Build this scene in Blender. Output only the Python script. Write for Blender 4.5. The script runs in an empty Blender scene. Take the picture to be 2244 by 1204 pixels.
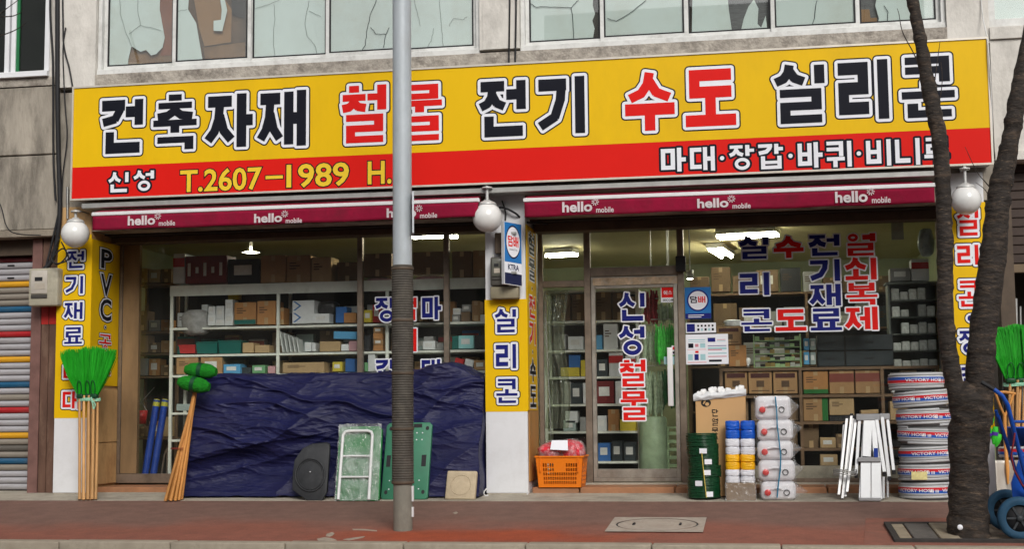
import bpy, bmesh, math, random
from mathutils import Vector, Matrix, noise
R = math.radians
random.seed(7)
scn = bpy.context.scene
COL = scn.collection
# ------------------------------------------------------------------ camera
IW, IH = 2244.0, 1204.0
FPX, YAW, PIT, ROLL, DCAM, ZCAM = 3030.0, R(10.1), R(5.7), R(.57), 14.2, .915
CF = Vector((-math.sin(YAW)*math.cos(PIT), math.cos(YAW)*math.cos(PIT), math.sin(PIT)))
_r = Vector((math.cos(YAW), math.sin(YAW), 0)); _u = _r.cross(CF)
CR = math.cos(ROLL)*_r - math.sin(ROLL)*_u
CU = math.sin(ROLL)*_r + math.cos(ROLL)*_u
CPOS = Vector((0, -DCAM, ZCAM))
cam = bpy.data.cameras.new('camera'); camo = bpy.data.objects.new('camera', cam); COL.objects.link(camo)
cam.sensor_width = 36; cam.lens = FPX/IW*36; cam.clip_start = .1; cam.clip_end = 2000
camo.matrix_world = Matrix(((CR.x, CU.x, -CF.x, CPOS.x), (CR.y, CU.y, -CF.y, CPOS.y), (CR.z, CU.z, -CF.z, CPOS.z), (0, 0, 0, 1)))
scn.camera = camo
# ------------------------------------------------------------------ sky, sun, exposure
SUN_EL, SUN_AZ = R(34), R(158)
world = bpy.data.worlds.new('World'); scn.world = world; world.use_nodes = True
wn = world.node_tree; wn.nodes.clear()
sky = wn.nodes.new('ShaderNodeTexSky'); sky.sky_type = 'NISHITA'; sky.sun_disc = False
sky.sun_elevation = SUN_EL; sky.sun_rotation = SUN_AZ; sky.air_density = 1.0; sky.dust_density = 3.0
hsv = wn.nodes.new('ShaderNodeHueSaturation'); hsv.inputs['Saturation'].default_value = .22
bg = wn.nodes.new('ShaderNodeBackground'); bg.inputs[1].default_value = .115
wo = wn.nodes.new('ShaderNodeOutputWorld')
wn.links.new(sky.outputs[0], hsv.inputs['Color']); wn.links.new(hsv.outputs[0], bg.inputs[0]); wn.links.new(bg.outputs[0], wo.inputs[0])
sl = bpy.data.lights.new('sun', 'SUN'); so = bpy.data.objects.new('sun', sl); COL.objects.link(so)
sl.energy = 1.5; sl.angle = R(24); sl.color = (1, .96, .9)
sd = Vector((math.sin(SUN_AZ)*math.cos(SUN_EL), math.cos(SUN_AZ)*math.cos(SUN_EL), math.sin(SUN_EL)))
so.rotation_euler = sd.to_track_quat('Z', 'Y').to_euler(); so.location = sd*30
scn.view_settings.view_transform = 'Standard'; scn.view_settings.look = 'None'
scn.view_settings.exposure = 0.2; scn.view_settings.gamma = 1.0
try: scn.cycles.max_bounces = 8; scn.cycles.transparent_max_bounces = 24; scn.cycles.caustics_reflective = False; scn.cycles.caustics_refractive = False
except Exception: pass
# ------------------------------------------------------------------ helpers
def P(px, py, Y=0.0):
    d = CF + CR*((px-IW/2)/FPX) - CU*((py-IH/2)/FPX)
    return CPOS + d*((Y+DCAM)/d.y)
GA, GB = .065, .066                       # the pavement falls gently towards the road
def gz(Y): return GA + GB*Y
def G(px, py):
    d = CF + CR*((px-IW/2)/FPX) - CU*((py-IH/2)/FPX)
    t = (GA + GB*CPOS.y - CPOS.z)/(d.z - GB*d.y)
    return CPOS + d*t
def rect(x0, y0, x1, y1, Y=0.0):
    ym, xm = (y0+y1)/2, (x0+x1)/2
    return P(x0, ym, Y).x, P(x1, ym, Y).x, P(xm, y1, Y).z, P(xm, y0, Y).z
def srgb(r, g, b):
    f = lambda c: (c/255/12.92 if c/255 <= .04045 else ((c/255+.055)/1.055)**2.4)
    return (f(r), f(g), f(b), 1)
MATS = {}
def M(name, col, rough=.6, metal=0, var=.12, scale=6, bump=0, bscale=60, spec=.3, coat=0, stretch=(1, 1, 1), dirt=None, dscale=1.5, damt=.5, emit=0, rnd=0):
    """principled material with grain, mottling and optional shaped dirt"""
    if name in MATS: return MATS[name]
    m = bpy.data.materials.new(name); m.use_nodes = True
    nt = m.node_tree; n = nt.nodes; l = nt.links; b = n['Principled BSDF']
    if len(col) == 3: col = (*col, 1)
    tc = n.new('ShaderNodeTexCoord'); mp = n.new('ShaderNodeMapping'); mp.inputs['Scale'].default_value = stretch
    l.new(tc.outputs['Object'], mp.inputs[0])
    nz = n.new('ShaderNodeTexNoise'); nz.inputs['Scale'].default_value = scale; nz.inputs['Detail'].default_value = 6; nz.inputs['Roughness'].default_value = .65
    l.new(mp.outputs[0], nz.inputs['Vector'])
    rp = n.new('ShaderNodeMapRange'); rp.inputs[1].default_value = .25; rp.inputs[2].default_value = .75
    rp.inputs[3].default_value = 1-var; rp.inputs[4].default_value = 1+var; l.new(nz.outputs[0], rp.inputs[0])
    mul = n.new('ShaderNodeMix'); mul.data_type = 'RGBA'; mul.blend_type = 'MULTIPLY'; mul.inputs[0].default_value = 1
    mul.inputs[6].default_value = col; l.new(rp.outputs[0], mul.inputs[7])
    out = mul.outputs[2]
    if rnd:
        oi = n.new('ShaderNodeObjectInfo'); hs = n.new('ShaderNodeHueSaturation'); rr = n.new('ShaderNodeMapRange')
        rr.inputs[3].default_value = 1-rnd; rr.inputs[4].default_value = 1+rnd; l.new(oi.outputs['Random'], rr.inputs[0]); l.new(rr.outputs[0], hs.inputs['Value'])
        l.new(out, hs.inputs['Color']); out = hs.outputs[0]
    if dirt:
        dn = n.new('ShaderNodeTexNoise'); dn.inputs['Scale'].default_value = dscale; dn.inputs['Detail'].default_value = 9; dn.inputs['Roughness'].default_value = .72
        l.new(mp.outputs[0], dn.inputs['Vector'])
        dr = n.new('ShaderNodeMapRange'); dr.inputs[1].default_value = .48; dr.inputs[2].default_value = .72; dr.inputs[3].default_value = 0; dr.inputs[4].default_value = damt
        l.new(dn.outputs[0], dr.inputs[0])
        mx = n.new('ShaderNodeMix'); mx.data_type = 'RGBA'; l.new(dr.outputs[0], mx.inputs[0]); l.new(out, mx.inputs[6]); mx.inputs[7].default_value = (*dirt, 1)
        out = mx.outputs[2]
    l.new(out, b.inputs['Base Color'])
    b.inputs['Metallic'].default_value = metal; b.inputs['Specular IOR Level'].default_value = spec; b.inputs['Coat Weight'].default_value = coat
    r2 = n.new('ShaderNodeMapRange'); r2.inputs[3].default_value = max(0, rough-.08); r2.inputs[4].default_value = min(1, rough+.08)
    l.new(nz.outputs[0], r2.inputs[0]); l.new(r2.outputs[0], b.inputs['Roughness'])
    if bump:
        bz = n.new('ShaderNodeTexNoise'); bz.inputs['Scale'].default_value = bscale; bz.inputs['Detail'].default_value = 5; l.new(mp.outputs[0], bz.inputs['Vector'])
        bp = n.new('ShaderNodeBump'); bp.inputs['Strength'].default_value = min(1, bump); bp.inputs['Distance'].default_value = .02; l.new(bz.outputs[0], bp.inputs['Height']); l.new(bp.outputs[0], b.inputs['Normal'])
    if emit:
        b.inputs['Emission Color'].default_value = col; b.inputs['Emission Strength'].default_value = emit
    MATS[name] = m; return m
def glassy(name, tint=(1, 1, 1), base=.02, ior=1.45, rough=.02, dust=.04, dustcol=(.5, .5, .45), wav=0):
    """thin clear sheet: passes light straight through, mirrors by its Fresnel term, carries a little dust"""
    if name in MATS: return MATS[name]
    m = bpy.data.materials.new(name); m.use_nodes = True; nt = m.node_tree; n = nt.nodes; l = nt.links; n.clear()
    o = n.new('ShaderNodeOutputMaterial'); t = n.new('ShaderNodeBsdfTransparent'); t.inputs[0].default_value = (*tint, 1)
    g = n.new('ShaderNodeBsdfGlossy'); g.inputs['Roughness'].default_value = rough
    f = n.new('ShaderNodeLayerWeight'); f.inputs[0].default_value = .5
    pw = n.new('ShaderNodeMath'); pw.operation = 'POWER'; pw.inputs[1].default_value = 5; l.new(f.outputs['Facing'], pw.inputs[0])
    f0 = ((ior-1)/(ior+1))**2+base
    a = n.new('ShaderNodeMath'); a.operation = 'MULTIPLY_ADD'; a.inputs[1].default_value = 1-f0; a.inputs[2].default_value = f0; l.new(pw.outputs[0], a.inputs[0])
    x = n.new('ShaderNodeMixShader'); l.new(a.outputs[0], x.inputs[0]); l.new(t.outputs[0], x.inputs[1]); l.new(g.outputs[0], x.inputs[2])
    d = n.new('ShaderNodeBsdfDiffuse'); d.inputs[0].default_value = (*dustcol, 1)
    tc = n.new('ShaderNodeTexCoord'); nz = n.new('ShaderNodeTexNoise'); nz.inputs['Scale'].default_value = 2.5; nz.inputs['Detail'].default_value = 8; l.new(tc.outputs['Object'], nz.inputs['Vector'])
    r = n.new('ShaderNodeMapRange'); r.inputs[1].default_value = .35; r.inputs[2].default_value = .8; r.inputs[3].default_value = dust*.3; r.inputs[4].default_value = dust*2; l.new(nz.outputs[0], r.inputs[0])
    y = n.new('ShaderNodeMixShader'); l.new(r.outputs[0], y.inputs[0]); l.new(x.outputs[0], y.inputs[1]); l.new(d.outputs[0], y.inputs[2])
    if wav:
        bz = n.new('ShaderNodeTexNoise'); bz.inputs['Scale'].default_value = 14; bp = n.new('ShaderNodeBump'); bp.inputs['Strength'].default_value = wav; bp.inputs['Distance'].default_value = .05
        l.new(tc.outputs['Object'], bz.inputs['Vector']); l.new(bz.outputs[0], bp.inputs['Height']); l.new(bp.outputs[0], g.inputs['Normal'])
    l.new(y.outputs[0], o.inputs[0]); MATS[name] = m; return m
ORG = {}
class MB:
    def __init__(s): s.v = []; s.f = []; s.m = []; s.sm = []
    def add(s, vs, fs, m=0, smooth=False):
        k = len(s.v); s.v += [tuple(p) for p in vs]
        for f in fs: s.f.append([i+k for i in f]); s.m.append(m); s.sm.append(smooth)
        return s
    def box(s, x0, x1, y0, y1, z0, z1, m=0):
        if x0 > x1: x0, x1 = x1, x0
        if y0 > y1: y0, y1 = y1, y0
        if z0 > z1: z0, z1 = z1, z0
        return s.add([(x0,y0,z0),(x1,y0,z0),(x1,y1,z0),(x0,y1,z0),(x0,y0,z1),(x1,y0,z1),(x1,y1,z1),(x0,y1,z1)],
                     [(3,2,1,0),(4,5,6,7),(0,1,5,4),(1,2,6,5),(2,3,7,6),(3,0,4,7)], m)
    def obox(s, c, a, b, d, m=0):
        """box with centre c and half axes a, b, d"""
        c, a, b, d = map(Vector, (c, a, b, d))
        vs = [c+a*i+b*j+d*k for k in (-1, 1) for i, j in ((-1,-1),(1,-1),(1,1),(-1,1))]
        return s.add(vs, [(3,2,1,0),(4,5,6,7),(0,1,5,4),(1,2,6,5),(2,3,7,6),(3,0,4,7)], m)
    def tube(s, pts, r, n=8, m=0, cap=True, closed=False):
        pts = [Vector(p) for p in pts]; N = len(pts)
        rs = r if isinstance(r, (list, tuple)) else [r]*N
        vs = []; up = None
        for i, p in enumerate(pts):
            if closed: t = (pts[(i+1) % N]-pts[i-1])
            else: t = pts[min(i+1, N-1)]-pts[max(i-1, 0)]
            t = t.normalized() if t.length > 1e-9 else Vector((0, 0, 1))
            if up is None: up = Vector((0, 0, 1)) if abs(t.z) < .9 else Vector((1, 0, 0))
            a = t.cross(up)
            if a.length < 1e-6: a = t.cross(Vector((0, 1, 0)))
            a.normalize(); b = a.cross(t).normalized(); up = b
            for k in range(n):
                q = 2*math.pi*k/n; vs.append(p + (a*math.cos(q)+b*math.sin(q))*rs[i])
        fs = []
        for i in range(N if closed else N-1):
            j = (i+1) % N
            for k in range(n): fs.append((i*n+k, i*n+(k+1) % n, j*n+(k+1) % n, j*n+k))
        s.add(vs, fs, m, True)
        if cap and not closed:
            s.capn = len(vs); s.add(vs[:n], [list(range(n))[::-1]], m); s.add(vs[-n:], [list(range(n))], m)
        return s
    def lathe(s, prof, c=(0, 0, 0), n=24, m=0, axis='z', smooth=True):
        vs = []; c = Vector(c)
        for r, h in prof:
            for k in range(n):
                q = 2*math.pi*k/n; x, y = r*math.cos(q), r*math.sin(q)
                vs.append(c + (Vector((x, y, h)) if axis == 'z' else Vector((x, h, y)) if axis == 'y' else Vector((h, x, y))))
        fs = [(i*n+k, i*n+(k+1) % n, (i+1)*n+(k+1) % n, (i+1)*n+k) for i in range(len(prof)-1) for k in range(n)]
        return s.add(vs, fs, m, smooth)
    def poly(s, pts, t, m=0):
        """extrude a polygon by vector t"""
        pts = [Vector(p) for p in pts]; t = Vector(t); n = len(pts)
        s.add(pts+[p+t for p in pts], [list(range(n))[::-1], list(range(n, 2*n))]+[(i, (i+1) % n, n+(i+1) % n, n+i) for i in range(n)], m)
        return s
    def grid(s, fn, nu, nv, m=0, smooth=True):
        vs = [fn(i/nu, j/nv) for j in range(nv+1) for i in range(nu+1)]; w = nu+1
        return s.add(vs, [(j*w+i, j*w+i+1, (j+1)*w+i+1, (j+1)*w+i) for j in range(nv) for i in range(nu)], m, smooth)
    def build(s, name, mats, parent=None, bevel=0, seg=1, origin=None, smooth=None):
        if not isinstance(mats, (list, tuple)): mats = [mats]
        me = bpy.data.meshes.new(name); xs = [v[0] for v in s.v]; ys = [v[1] for v in s.v]; zs = [v[2] for v in s.v]
        if parent is not None: o3 = ORG[parent.name]
        else: o3 = Vector(origin) if origin is not None else Vector(((min(xs)+max(xs))/2, (min(ys)+max(ys))/2, min(zs)))
        me.from_pydata([(v[0]-o3.x, v[1]-o3.y, v[2]-o3.z) for v in s.v], [], s.f)
        for p, mi, sm in zip(me.polygons, s.m, s.sm): p.material_index = mi; p.use_smooth = sm if smooth is None else smooth
        for mt in mats: me.materials.append(mt)
        bm = bmesh.new(); bm.from_mesh(me); bmesh.ops.recalc_face_normals(bm, faces=bm.faces)
        if bevel:
            es = [e for e in bm.edges if len(e.link_faces) == 2 and e.calc_face_angle(0) > .6]
            bmesh.ops.bevel(bm, geom=es, offset=bevel, segments=seg, affect='EDGES', profile=.5, clamp_overlap=True)
            if seg > 1:
                for f in bm.faces: f.smooth = True
        bm.to_mesh(me); bm.free()
        o = bpy.data.objects.new(name, me); COL.objects.link(o)
        if parent is not None: o.parent = parent
        else: o.location = o3
        ORG[o.name] = o3
        return o
def tag(o, label=None, cat=None, group=None, kind=None):
    if label: o['label'] = label
    if cat: o['category'] = cat
    if group: o['group'] = group
    if kind: o['kind'] = kind
    return o
def thing(name, label, cat, loc, group=None):
    o = bpy.data.objects.new(name, None); COL.objects.link(o); o.location = loc; o.empty_display_size = .1
    ORG[o.name] = Vector(loc); return tag(o, label, cat, group)
def B(x0, x1, y0, y1, z0, z1): return MB().box(x0, x1, y0, y1, z0, z1)
# ------------------------------------------------------------------ Hangul drawn from strokes
CHO = 'ㄱㄲㄴㄷㄸㄹㅁㅂㅃㅅㅆㅇㅈㅉㅊㅋㅌㅍㅎ'
JUNG = 'ㅏㅐㅑㅒㅓㅔㅕㅖㅗㅘㅙㅚㅛㅜㅝㅞㅟㅠㅡㅢㅣ'
JONG = ' ㄱㄲㄳㄴㄵㄶㄷㄹㄺㄻㄼㄽㄾㄿㅀㅁㅂㅄㅅㅆㅇㅈㅊㅋㅌㅍㅎ'
LEV = dict(zip('ㄱㄴㄷㄹㅁㅂㅅㅇㅈㅊㅋㅌㅍ', (1.5, 1.4, 2, 3, 2, 2.2, 1.9, 2.2, 2.3, 3, 2.7, 3, 2)))
def hangul(ch, W, H, tk=1.0):
    """stroke quads and rings for one syllable in a W x H box (origin lower left)"""
    q = []
    def bar(x0, x1, y0, y1): q.append(('q', [(x0, y0), (x1, y0), (x1, y1), (x0, y1)]))
    def line(pts, t):
        for (ax, ay), (bx, by) in zip(pts, pts[1:]):
            dx, dy = bx-ax, by-ay; L = math.hypot(dx, dy); nx, ny = -dy/L*t/2, dx/L*t/2; ex, ey = dx/L*t*.12, dy/L*t*.12
            q.append(('q', [(ax-ex-nx, ay-ey-ny), (bx+ex-nx, by+ey-ny), (bx+ex+nx, by+ey+ny), (ax-ex+nx, ay-ey+ny)]))
    def cons(j, x0, y0, x1, y1, tv, th, side):
        w, h = x1-x0, y1-y0; cx = (x0+x1)/2
        if j in 'ㄱㅋ':
            bar(x0, x1, y1-th, y1)
            if side and j == 'ㄱ': line([(x1-tv/2, y1-th*.6), (x1-tv*.62, y1-h*.42), (x1-w*.42, y0+h*.24), (x0+tv*.25, y0+th*.3)], tv*.95)
            else: bar(x1-tv, x1, y0, y1-th)
            if j == 'ㅋ': m = (y0+y1)/2-th*.1; bar(x0, x1-tv, m-th/2, m+th/2)
        elif j == 'ㄴ': bar(x0, x0+tv, y0+th, y1); bar(x0, x1, y0, y0+th)
        elif j == 'ㄷ': bar(x0, x1, y1-th, y1); bar(x0, x0+tv, y0+th, y1-th); bar(x0, x1, y0, y0+th)
        elif j == 'ㄹ':
            m = (y0+y1)/2; bar(x0, x1, y1-th, y1); bar(x1-tv, x1, m+th/2, y1-th); bar(x0, x1, m-th/2, m+th/2); bar(x0, x0+tv, y0+th, m-th/2); bar(x0, x1, y0, y0+th)
        elif j == 'ㅌ':
            m = (y0+y1)/2; bar(x0, x1, y1-th, y1); bar(x0, x0+tv, y0+th, y1-th); bar(x0+tv, x1, m-th/2, m+th/2); bar(x0, x1, y0, y0+th)
        elif j == 'ㅁ': bar(x0, x1, y1-th, y1); bar(x0, x1, y0, y0+th); bar(x0, x0+tv, y0+th, y1-th); bar(x1-tv, x1, y0+th, y1-th)
        elif j == 'ㅂ':
            m = y0+h*.5; bar(x0, x0+tv, y0+th, y1); bar(x1-tv, x1, y0+th, y1); bar(x0+tv, x1-tv, m-th*.4, m+th*.5); bar(x0, x1, y0, y0+th)
        elif j == 'ㅍ': bar(x0, x1, y1-th, y1); bar(x0, x1, y0, y0+th); bar(x0+w*.2, x0+w*.2+tv*.8, y0+th, y1-th); bar(x1-w*.2-tv*.8, x1-w*.2, y0+th, y1-th)
        elif j in 'ㅅㅈㅊ':
            top = y1
            if j == 'ㅊ': bar(cx-w*.13-tv*.2, cx+w*.13+tv*.2, y1-th, y1); top = y1-th*1.25
            if j in 'ㅈㅊ': bar(x0+w*.04, x1-w*.04, top-th, top); top -= th*.8
            hh = top-y0; t = tv*.9
            line([(cx, top), (cx-w*.05, top-hh*.38), (cx-w*.2, y0+hh*.3), (x0+t*.22, y0+th*.32)], t)
            line([(cx+w*.01, top-hh*.3), (cx+w*.16, y0+hh*.32), (x1-t*.22, y0+th*.32)], t)
        elif j == 'ㅇ': q.append(('r', cx, (y0+y1)/2, min(w/2, h*.62), h/2, min(tv, th)*1.02))
    c = ord(ch)-0xAC00; co, ju, jo = CHO[c//588], JUNG[(c % 588)//28], JONG[c % 28].strip()
    side = ju in 'ㅏㅐㅑㅓㅔㅕㅖㅣ'; comp = ju in 'ㅟㅚㅘㅝ'
    lt = LEV[co] if side else LEV[co]+1.75; lt = max(lt, 2.0); lj = LEV[jo] if jo else 0
    tot = lt+lj+(.35 if jo else 0)
    th = min(.155*H, .56*H/tot)*tk; tv = min(.165*W, .155*W if not jo else .15*W)*tk*(.95 if ju in 'ㅐㅔ' else 1)
    g = th*.38; yb = H*lj/(lt+lj) + (g*.5 if jo else 0)
    if jo: cons(jo, W*.1, 0, W*.93 if not comp else W*.95, yb-g*.6, tv, th, False)
    def vert(v, x0, x1, y0, y1):
        m = (y0+y1)/2
        if v == 'ㅣ': bar(x1-tv, x1, y0, y1)
        elif v in 'ㅏㅑ':
            xv = x0+tv*.1; bar(xv, xv+tv, y0, y1)
            for o in ((.0,) if v == 'ㅏ' else (-.14, .14)): bar(xv+tv, x1, m+o*(y1-y0)-th*.5, m+o*(y1-y0)+th*.5)
        elif v in 'ㅓㅕ':
            bar(x1-tv, x1, y0, y1)
            for o in ((.02,) if v == 'ㅓ' else (-.12, .16)): bar(x0-tv*.25, x1-tv, m+o*(y1-y0)-th*.5, m+o*(y1-y0)+th*.5)
        elif v == 'ㅐ': bar(x0, x0+tv, y0+H*.03, y1-H*.02); bar(x1-tv, x1, y0, y1); bar(x0+tv, x1-tv, m-th*.5, m+th*.5)
        elif v in 'ㅔㅖ':
            bar(x0+tv*.35, x0+tv*1.35, y0+H*.03, y1-H*.02); bar(x1-tv, x1, y0, y1); bar(x0-tv*.5, x0+tv*.35, m-th*.5, m+th*.5)
    if side:
        xs = .5 if ju in 'ㅐㅔㅖ' else .6 if ju in 'ㅓㅕ' else .64
        if ju == 'ㅏ': xs = .6
        cons(co, 0, (yb+g if jo else H*.09), W*(xs-.035 if ju not in 'ㅓㅕ' else xs-.04), H*(.97 if not jo else 1), tv, th, True)
        vert(ju, W*(xs+.03 if ju != 'ㅣ' else .8), W, (yb+g*.9 if jo else 0), H)
    else:
        xe = W*.72 if comp else W; vb = 'ㅜ' if ju in 'ㅟㅝㅜ' else 'ㅗ' if ju in 'ㅚㅘㅗ' else ju
        y0 = yb+(g if jo else 0); vh = (H-y0)*1.75/lt*(.92 if jo else 1); hb = th
        cons(co, W*.08 if not comp else 0, y0+vh+g*.4, (W*.92 if not comp else xe-W*.05), H, tv, th, False)
        mx = xe/2 if not comp else xe*.47
        if vb == 'ㅜ': bar(0, xe, y0+vh-hb, y0+vh); bar(mx-tv/2, mx+tv/2, y0, y0+vh-hb)
        elif vb == 'ㅗ': bar(0, xe, y0, y0+hb); bar(mx-tv/2, mx+tv/2, y0+hb, y0+vh+g*.5)
        elif vb == 'ㅛ': bar(0, xe, y0, y0+hb); bar(W*.3-tv/2, W*.3+tv/2, y0+hb, y0+vh+g*.5); bar(W*.7-tv/2, W*.7+tv/2, y0+hb, y0+vh+g*.5)
        elif vb == 'ㅡ': bar(0, xe, y0+vh*.35, y0+vh*.35+hb)
        if comp: vert('ㅓ' if ju == 'ㅝ' else 'ㅣ', W*.8, W, (yb+g if jo else 0), H)
    return q
def rounded(pts, b, n=4):
    """convex quad grown by b with rounded corners"""
    out = []; k = len(pts)
    for i in range(k):
        p0, p1, p2 = pts[i-1], pts[i], pts[(i+1) % k]
        def nrm(a, c): L = math.hypot(c[0]-a[0], c[1]-a[1]) or 1; return ((c[1]-a[1])/L, -(c[0]-a[0])/L)
        n0, n1 = nrm(p0, p1), nrm(p1, p2); a0 = math.atan2(n0[1], n0[0]); a1 = math.atan2(n1[1], n1[0])
        while a1 < a0: a1 += 2*math.pi
        for s in range(n+1): a = a0+(a1-a0)*s/n; out.append((p1[0]+b*math.cos(a), p1[1]+b*math.sin(a)))
    return out
def glyph_mesh(mb, prims, fr, layers, z0=.0008):
    """layers: list of (grow, material index) from the back to the front; fr maps (u, v, d) to the world"""
    for k, (grow, mi) in enumerate(layers):
        d = z0 + k*.0022
        for i, p in enumerate(prims):
            dd = d + i*.00009
            if p[0] == 'q':
                pts = rounded(p[1], grow) if grow > 0 else p[1]
                mb.add([fr(u, v, dd) for u, v in pts], [list(range(len(pts)))], mi)
            else:
                _, cx, cy, rx, ry, t = p; N = 28; ro, so_ = rx+grow, ry+grow; ri, si = max(.0005, rx-t-grow), max(.0005, ry-t-grow)
                vs = []
                for s in range(N):
                    a = 2*math.pi*s/N; vs.append(fr(cx+ro*math.cos(a), cy+so_*math.sin(a), dd)); vs.append(fr(cx+ri*math.cos(a), cy+si*math.sin(a), dd))
                mb.add(vs, [(2*s, 2*((s+1) % N), 2*((s+1) % N)+1, 2*s+1) for s in range(N)], mi)
def frame(O, Rv, Uv, Nv):
    O, Rv, Uv, Nv = Vector(O), Vector(Rv).normalized(), Vector(Uv).normalized(), Vector(Nv).normalized()
    return lambda u, v, d: O+Rv*u+Uv*v+Nv*d
def letter(ch, fr, W, H, layers, mats, parent, tk=1.0, inset=0, name='letter'):
    mb = MB(); pr = hangul(ch, W-2*inset, H-2*inset, tk)
    glyph_mesh(mb, pr, (lambda u, v, d: fr(u+inset, v+inset, d)), layers)
    return flat_build(mb, name, mats, parent)
def flat_build(mb, name, mats, parent):
    """as MB.build but keeps the drawn winding"""
    if not isinstance(mats, (list, tuple)): mats = [mats]
    me = bpy.data.meshes.new(name); o3 = ORG[parent.name]
    me.from_pydata([(v[0]-o3.x, v[1]-o3.y, v[2]-o3.z) for v in mb.v], [], mb.f)
    for p, mi in zip(me.polygons, mb.m): p.material_index = mi
    for mt in mats: me.materials.append(mt)
    o = bpy.data.objects.new(name, me); COL.objects.link(o); o.parent = parent; ORG[o.name] = o3
    return o
_tc = {}
def latin(text, bold=0.0, sx=1.0):
    """2-D mesh of plain lettering: verts (cap height 1, width as set) and faces"""
    key = (text, bold, sx)
    if key in _tc: return _tc[key]
    c = bpy.data.curves.new('tmp', 'FONT'); c.body = text; c.size = 1; c.offset = bold; c.resolution_u = 3
    o = bpy.data.objects.new('tmp', c); COL.objects.link(o); bpy.context.view_layer.update()
    me = bpy.data.meshes.new_from_object(o.evaluated_get(bpy.context.evaluated_depsgraph_get()))
    vs = [(v.co.x*sx, v.co.y) for v in me.vertices]; fs = [list(p.vertices) for p in me.polygons]
    bpy.data.objects.remove(o); bpy.data.curves.remove(c); bpy.data.meshes.remove(me)
    _tc[key] = (vs, fs); return vs, fs
def write(text, fr, W, H, layers, mats, parent, fit=True, name='lettering', cap=None):
    """latin text fitted into W x H at fr; layers: (bold offset, material index)"""
    mb = MB(); v0, _ = latin(text, layers[-1][0]); x0, x1 = min(v[0] for v in v0), max(v[0] for v in v0); y0, y1 = min(v[1] for v in v0), max(v[1] for v in v0)
    sx, sy = W/(x1-x0), H/(y1-y0)
    for k, (off, mi) in enumerate(layers):
        vs, fs = latin(text, off); mb.add([fr((x-x0)*sx, (y-y0)*sy, .0008+k*.0022) for x, y in vs], fs, mi)
    return flat_build(mb, name, mats, parent)
# ------------------------------------------------------------------ materials
m_white = M('white paint', (.74, .75, .77), .45, var=.05, scale=3, dirt=(.35, .33, .3), dscale=2.2, damt=.25)
m_wall = M('weathered cream render', (.66, .63, .58), .85, var=.12, scale=4, bump=.3, bscale=35, dirt=(.17, .155, .135), dscale=2.6, damt=.45, stretch=(1, 1, .6))
m_conc = M('stained concrete', (.33, .295, .245), .9, var=.4, scale=3, bump=.5, bscale=30, dirt=(.05, .042, .034), dscale=2.4, damt=.95, stretch=(1, 1, .3))
m_sill = M('spalled concrete band', (.4, .36, .31), .92, var=.35, scale=9, bump=.9, bscale=22, dirt=(.07, .055, .045), dscale=5, damt=.9)
m_apron = M('worn concrete', (.4, .36, .29), .9, var=.22, scale=5, bump=.3, bscale=50, dirt=(.14, .12, .1), dscale=3, damt=.6)
m_alu = M('brushed aluminium', (.5, .5, .48), .38, .85, var=.12, scale=8, dirt=(.16, .14, .12), dscale=6, damt=.5)
m_alubr = M('aged bronze aluminium', (.25, .2, .155), .45, .55, var=.2, scale=7, dirt=(.09, .07, .05), dscale=5, damt=.6)
m_frame = M('white window frame', (.68, .68, .66), .45, var=.1, scale=7, dirt=(.25, .24, .21), dscale=5, damt=.5)
m_yel = M('yellow vinyl face', (.8, .49, .004), .5, spec=.15, var=.04, scale=2, dirt=(.56, .34, .01), dscale=.9, damt=.4, stretch=(1, 1, .4))
m_red = M('red vinyl face', (.7, .012, .007), .5, spec=.12, var=.03, scale=3)
m_ink = M('black vinyl', (.008, .009, .016), .55, spec=.12, var=.1)
m_navy = M('navy vinyl', (.012, .016, .17), .55, spec=.15, var=.08)
m_redl = M('red vinyl letter', (.7, .012, .01), .55, spec=.12, var=.05)
m_wvin = M('white vinyl', (.8, .81, .86), .4, var=.03)
m_maroon = M('maroon awning cloth', (.245, .008, .034), .85, spec=.1, var=.18, scale=4, bump=.25, bscale=25, dirt=(.12, .02, .03), dscale=2.5, damt=.5)
m_black = M('black rubber', (.018, .018, .02), .6, var=.25, scale=9)
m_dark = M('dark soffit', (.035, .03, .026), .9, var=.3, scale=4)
m_brown = M('brown painted steel', (.1, .072, .05), .6, var=.25, scale=5, dirt=(.05, .035, .025), dscale=4, damt=.5)
m_tile = M('tan stone tile', (.62, .39, .18), .4, var=.2, scale=5, stretch=(1, 1, .5), dirt=(.3, .14, .05), dscale=3.2, damt=.85, bump=.08)
m_step = M('terracotta step tile', (.36, .17, .085), .6, var=.2, scale=6, dirt=(.2, .13, .08), dscale=5, damt=.6, bump=.1)
m_cream = M('cream ceiling', (.6, .53, .28), .8, var=.1, scale=2)
m_iwall = M('dull interior wall', (.3, .33, .2), .85, var=.2, scale=2)
m_lamp = M('opal glass', (.8, .8, .78), .14, var=.03, scale=4, coat=.6, dirt=(.45, .43, .38), dscale=3, damt=.3)
m_tube = M('lit tube', (1, .97, .78), .5, var=0, emit=62)
m_glass = glassy('window glass', (.965, .975, .965), .0, 1.42, .01, .01)
m_glass2 = glassy('upper window glass', (.985, .995, .99), .03, 1.5, .015, .04)
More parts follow.
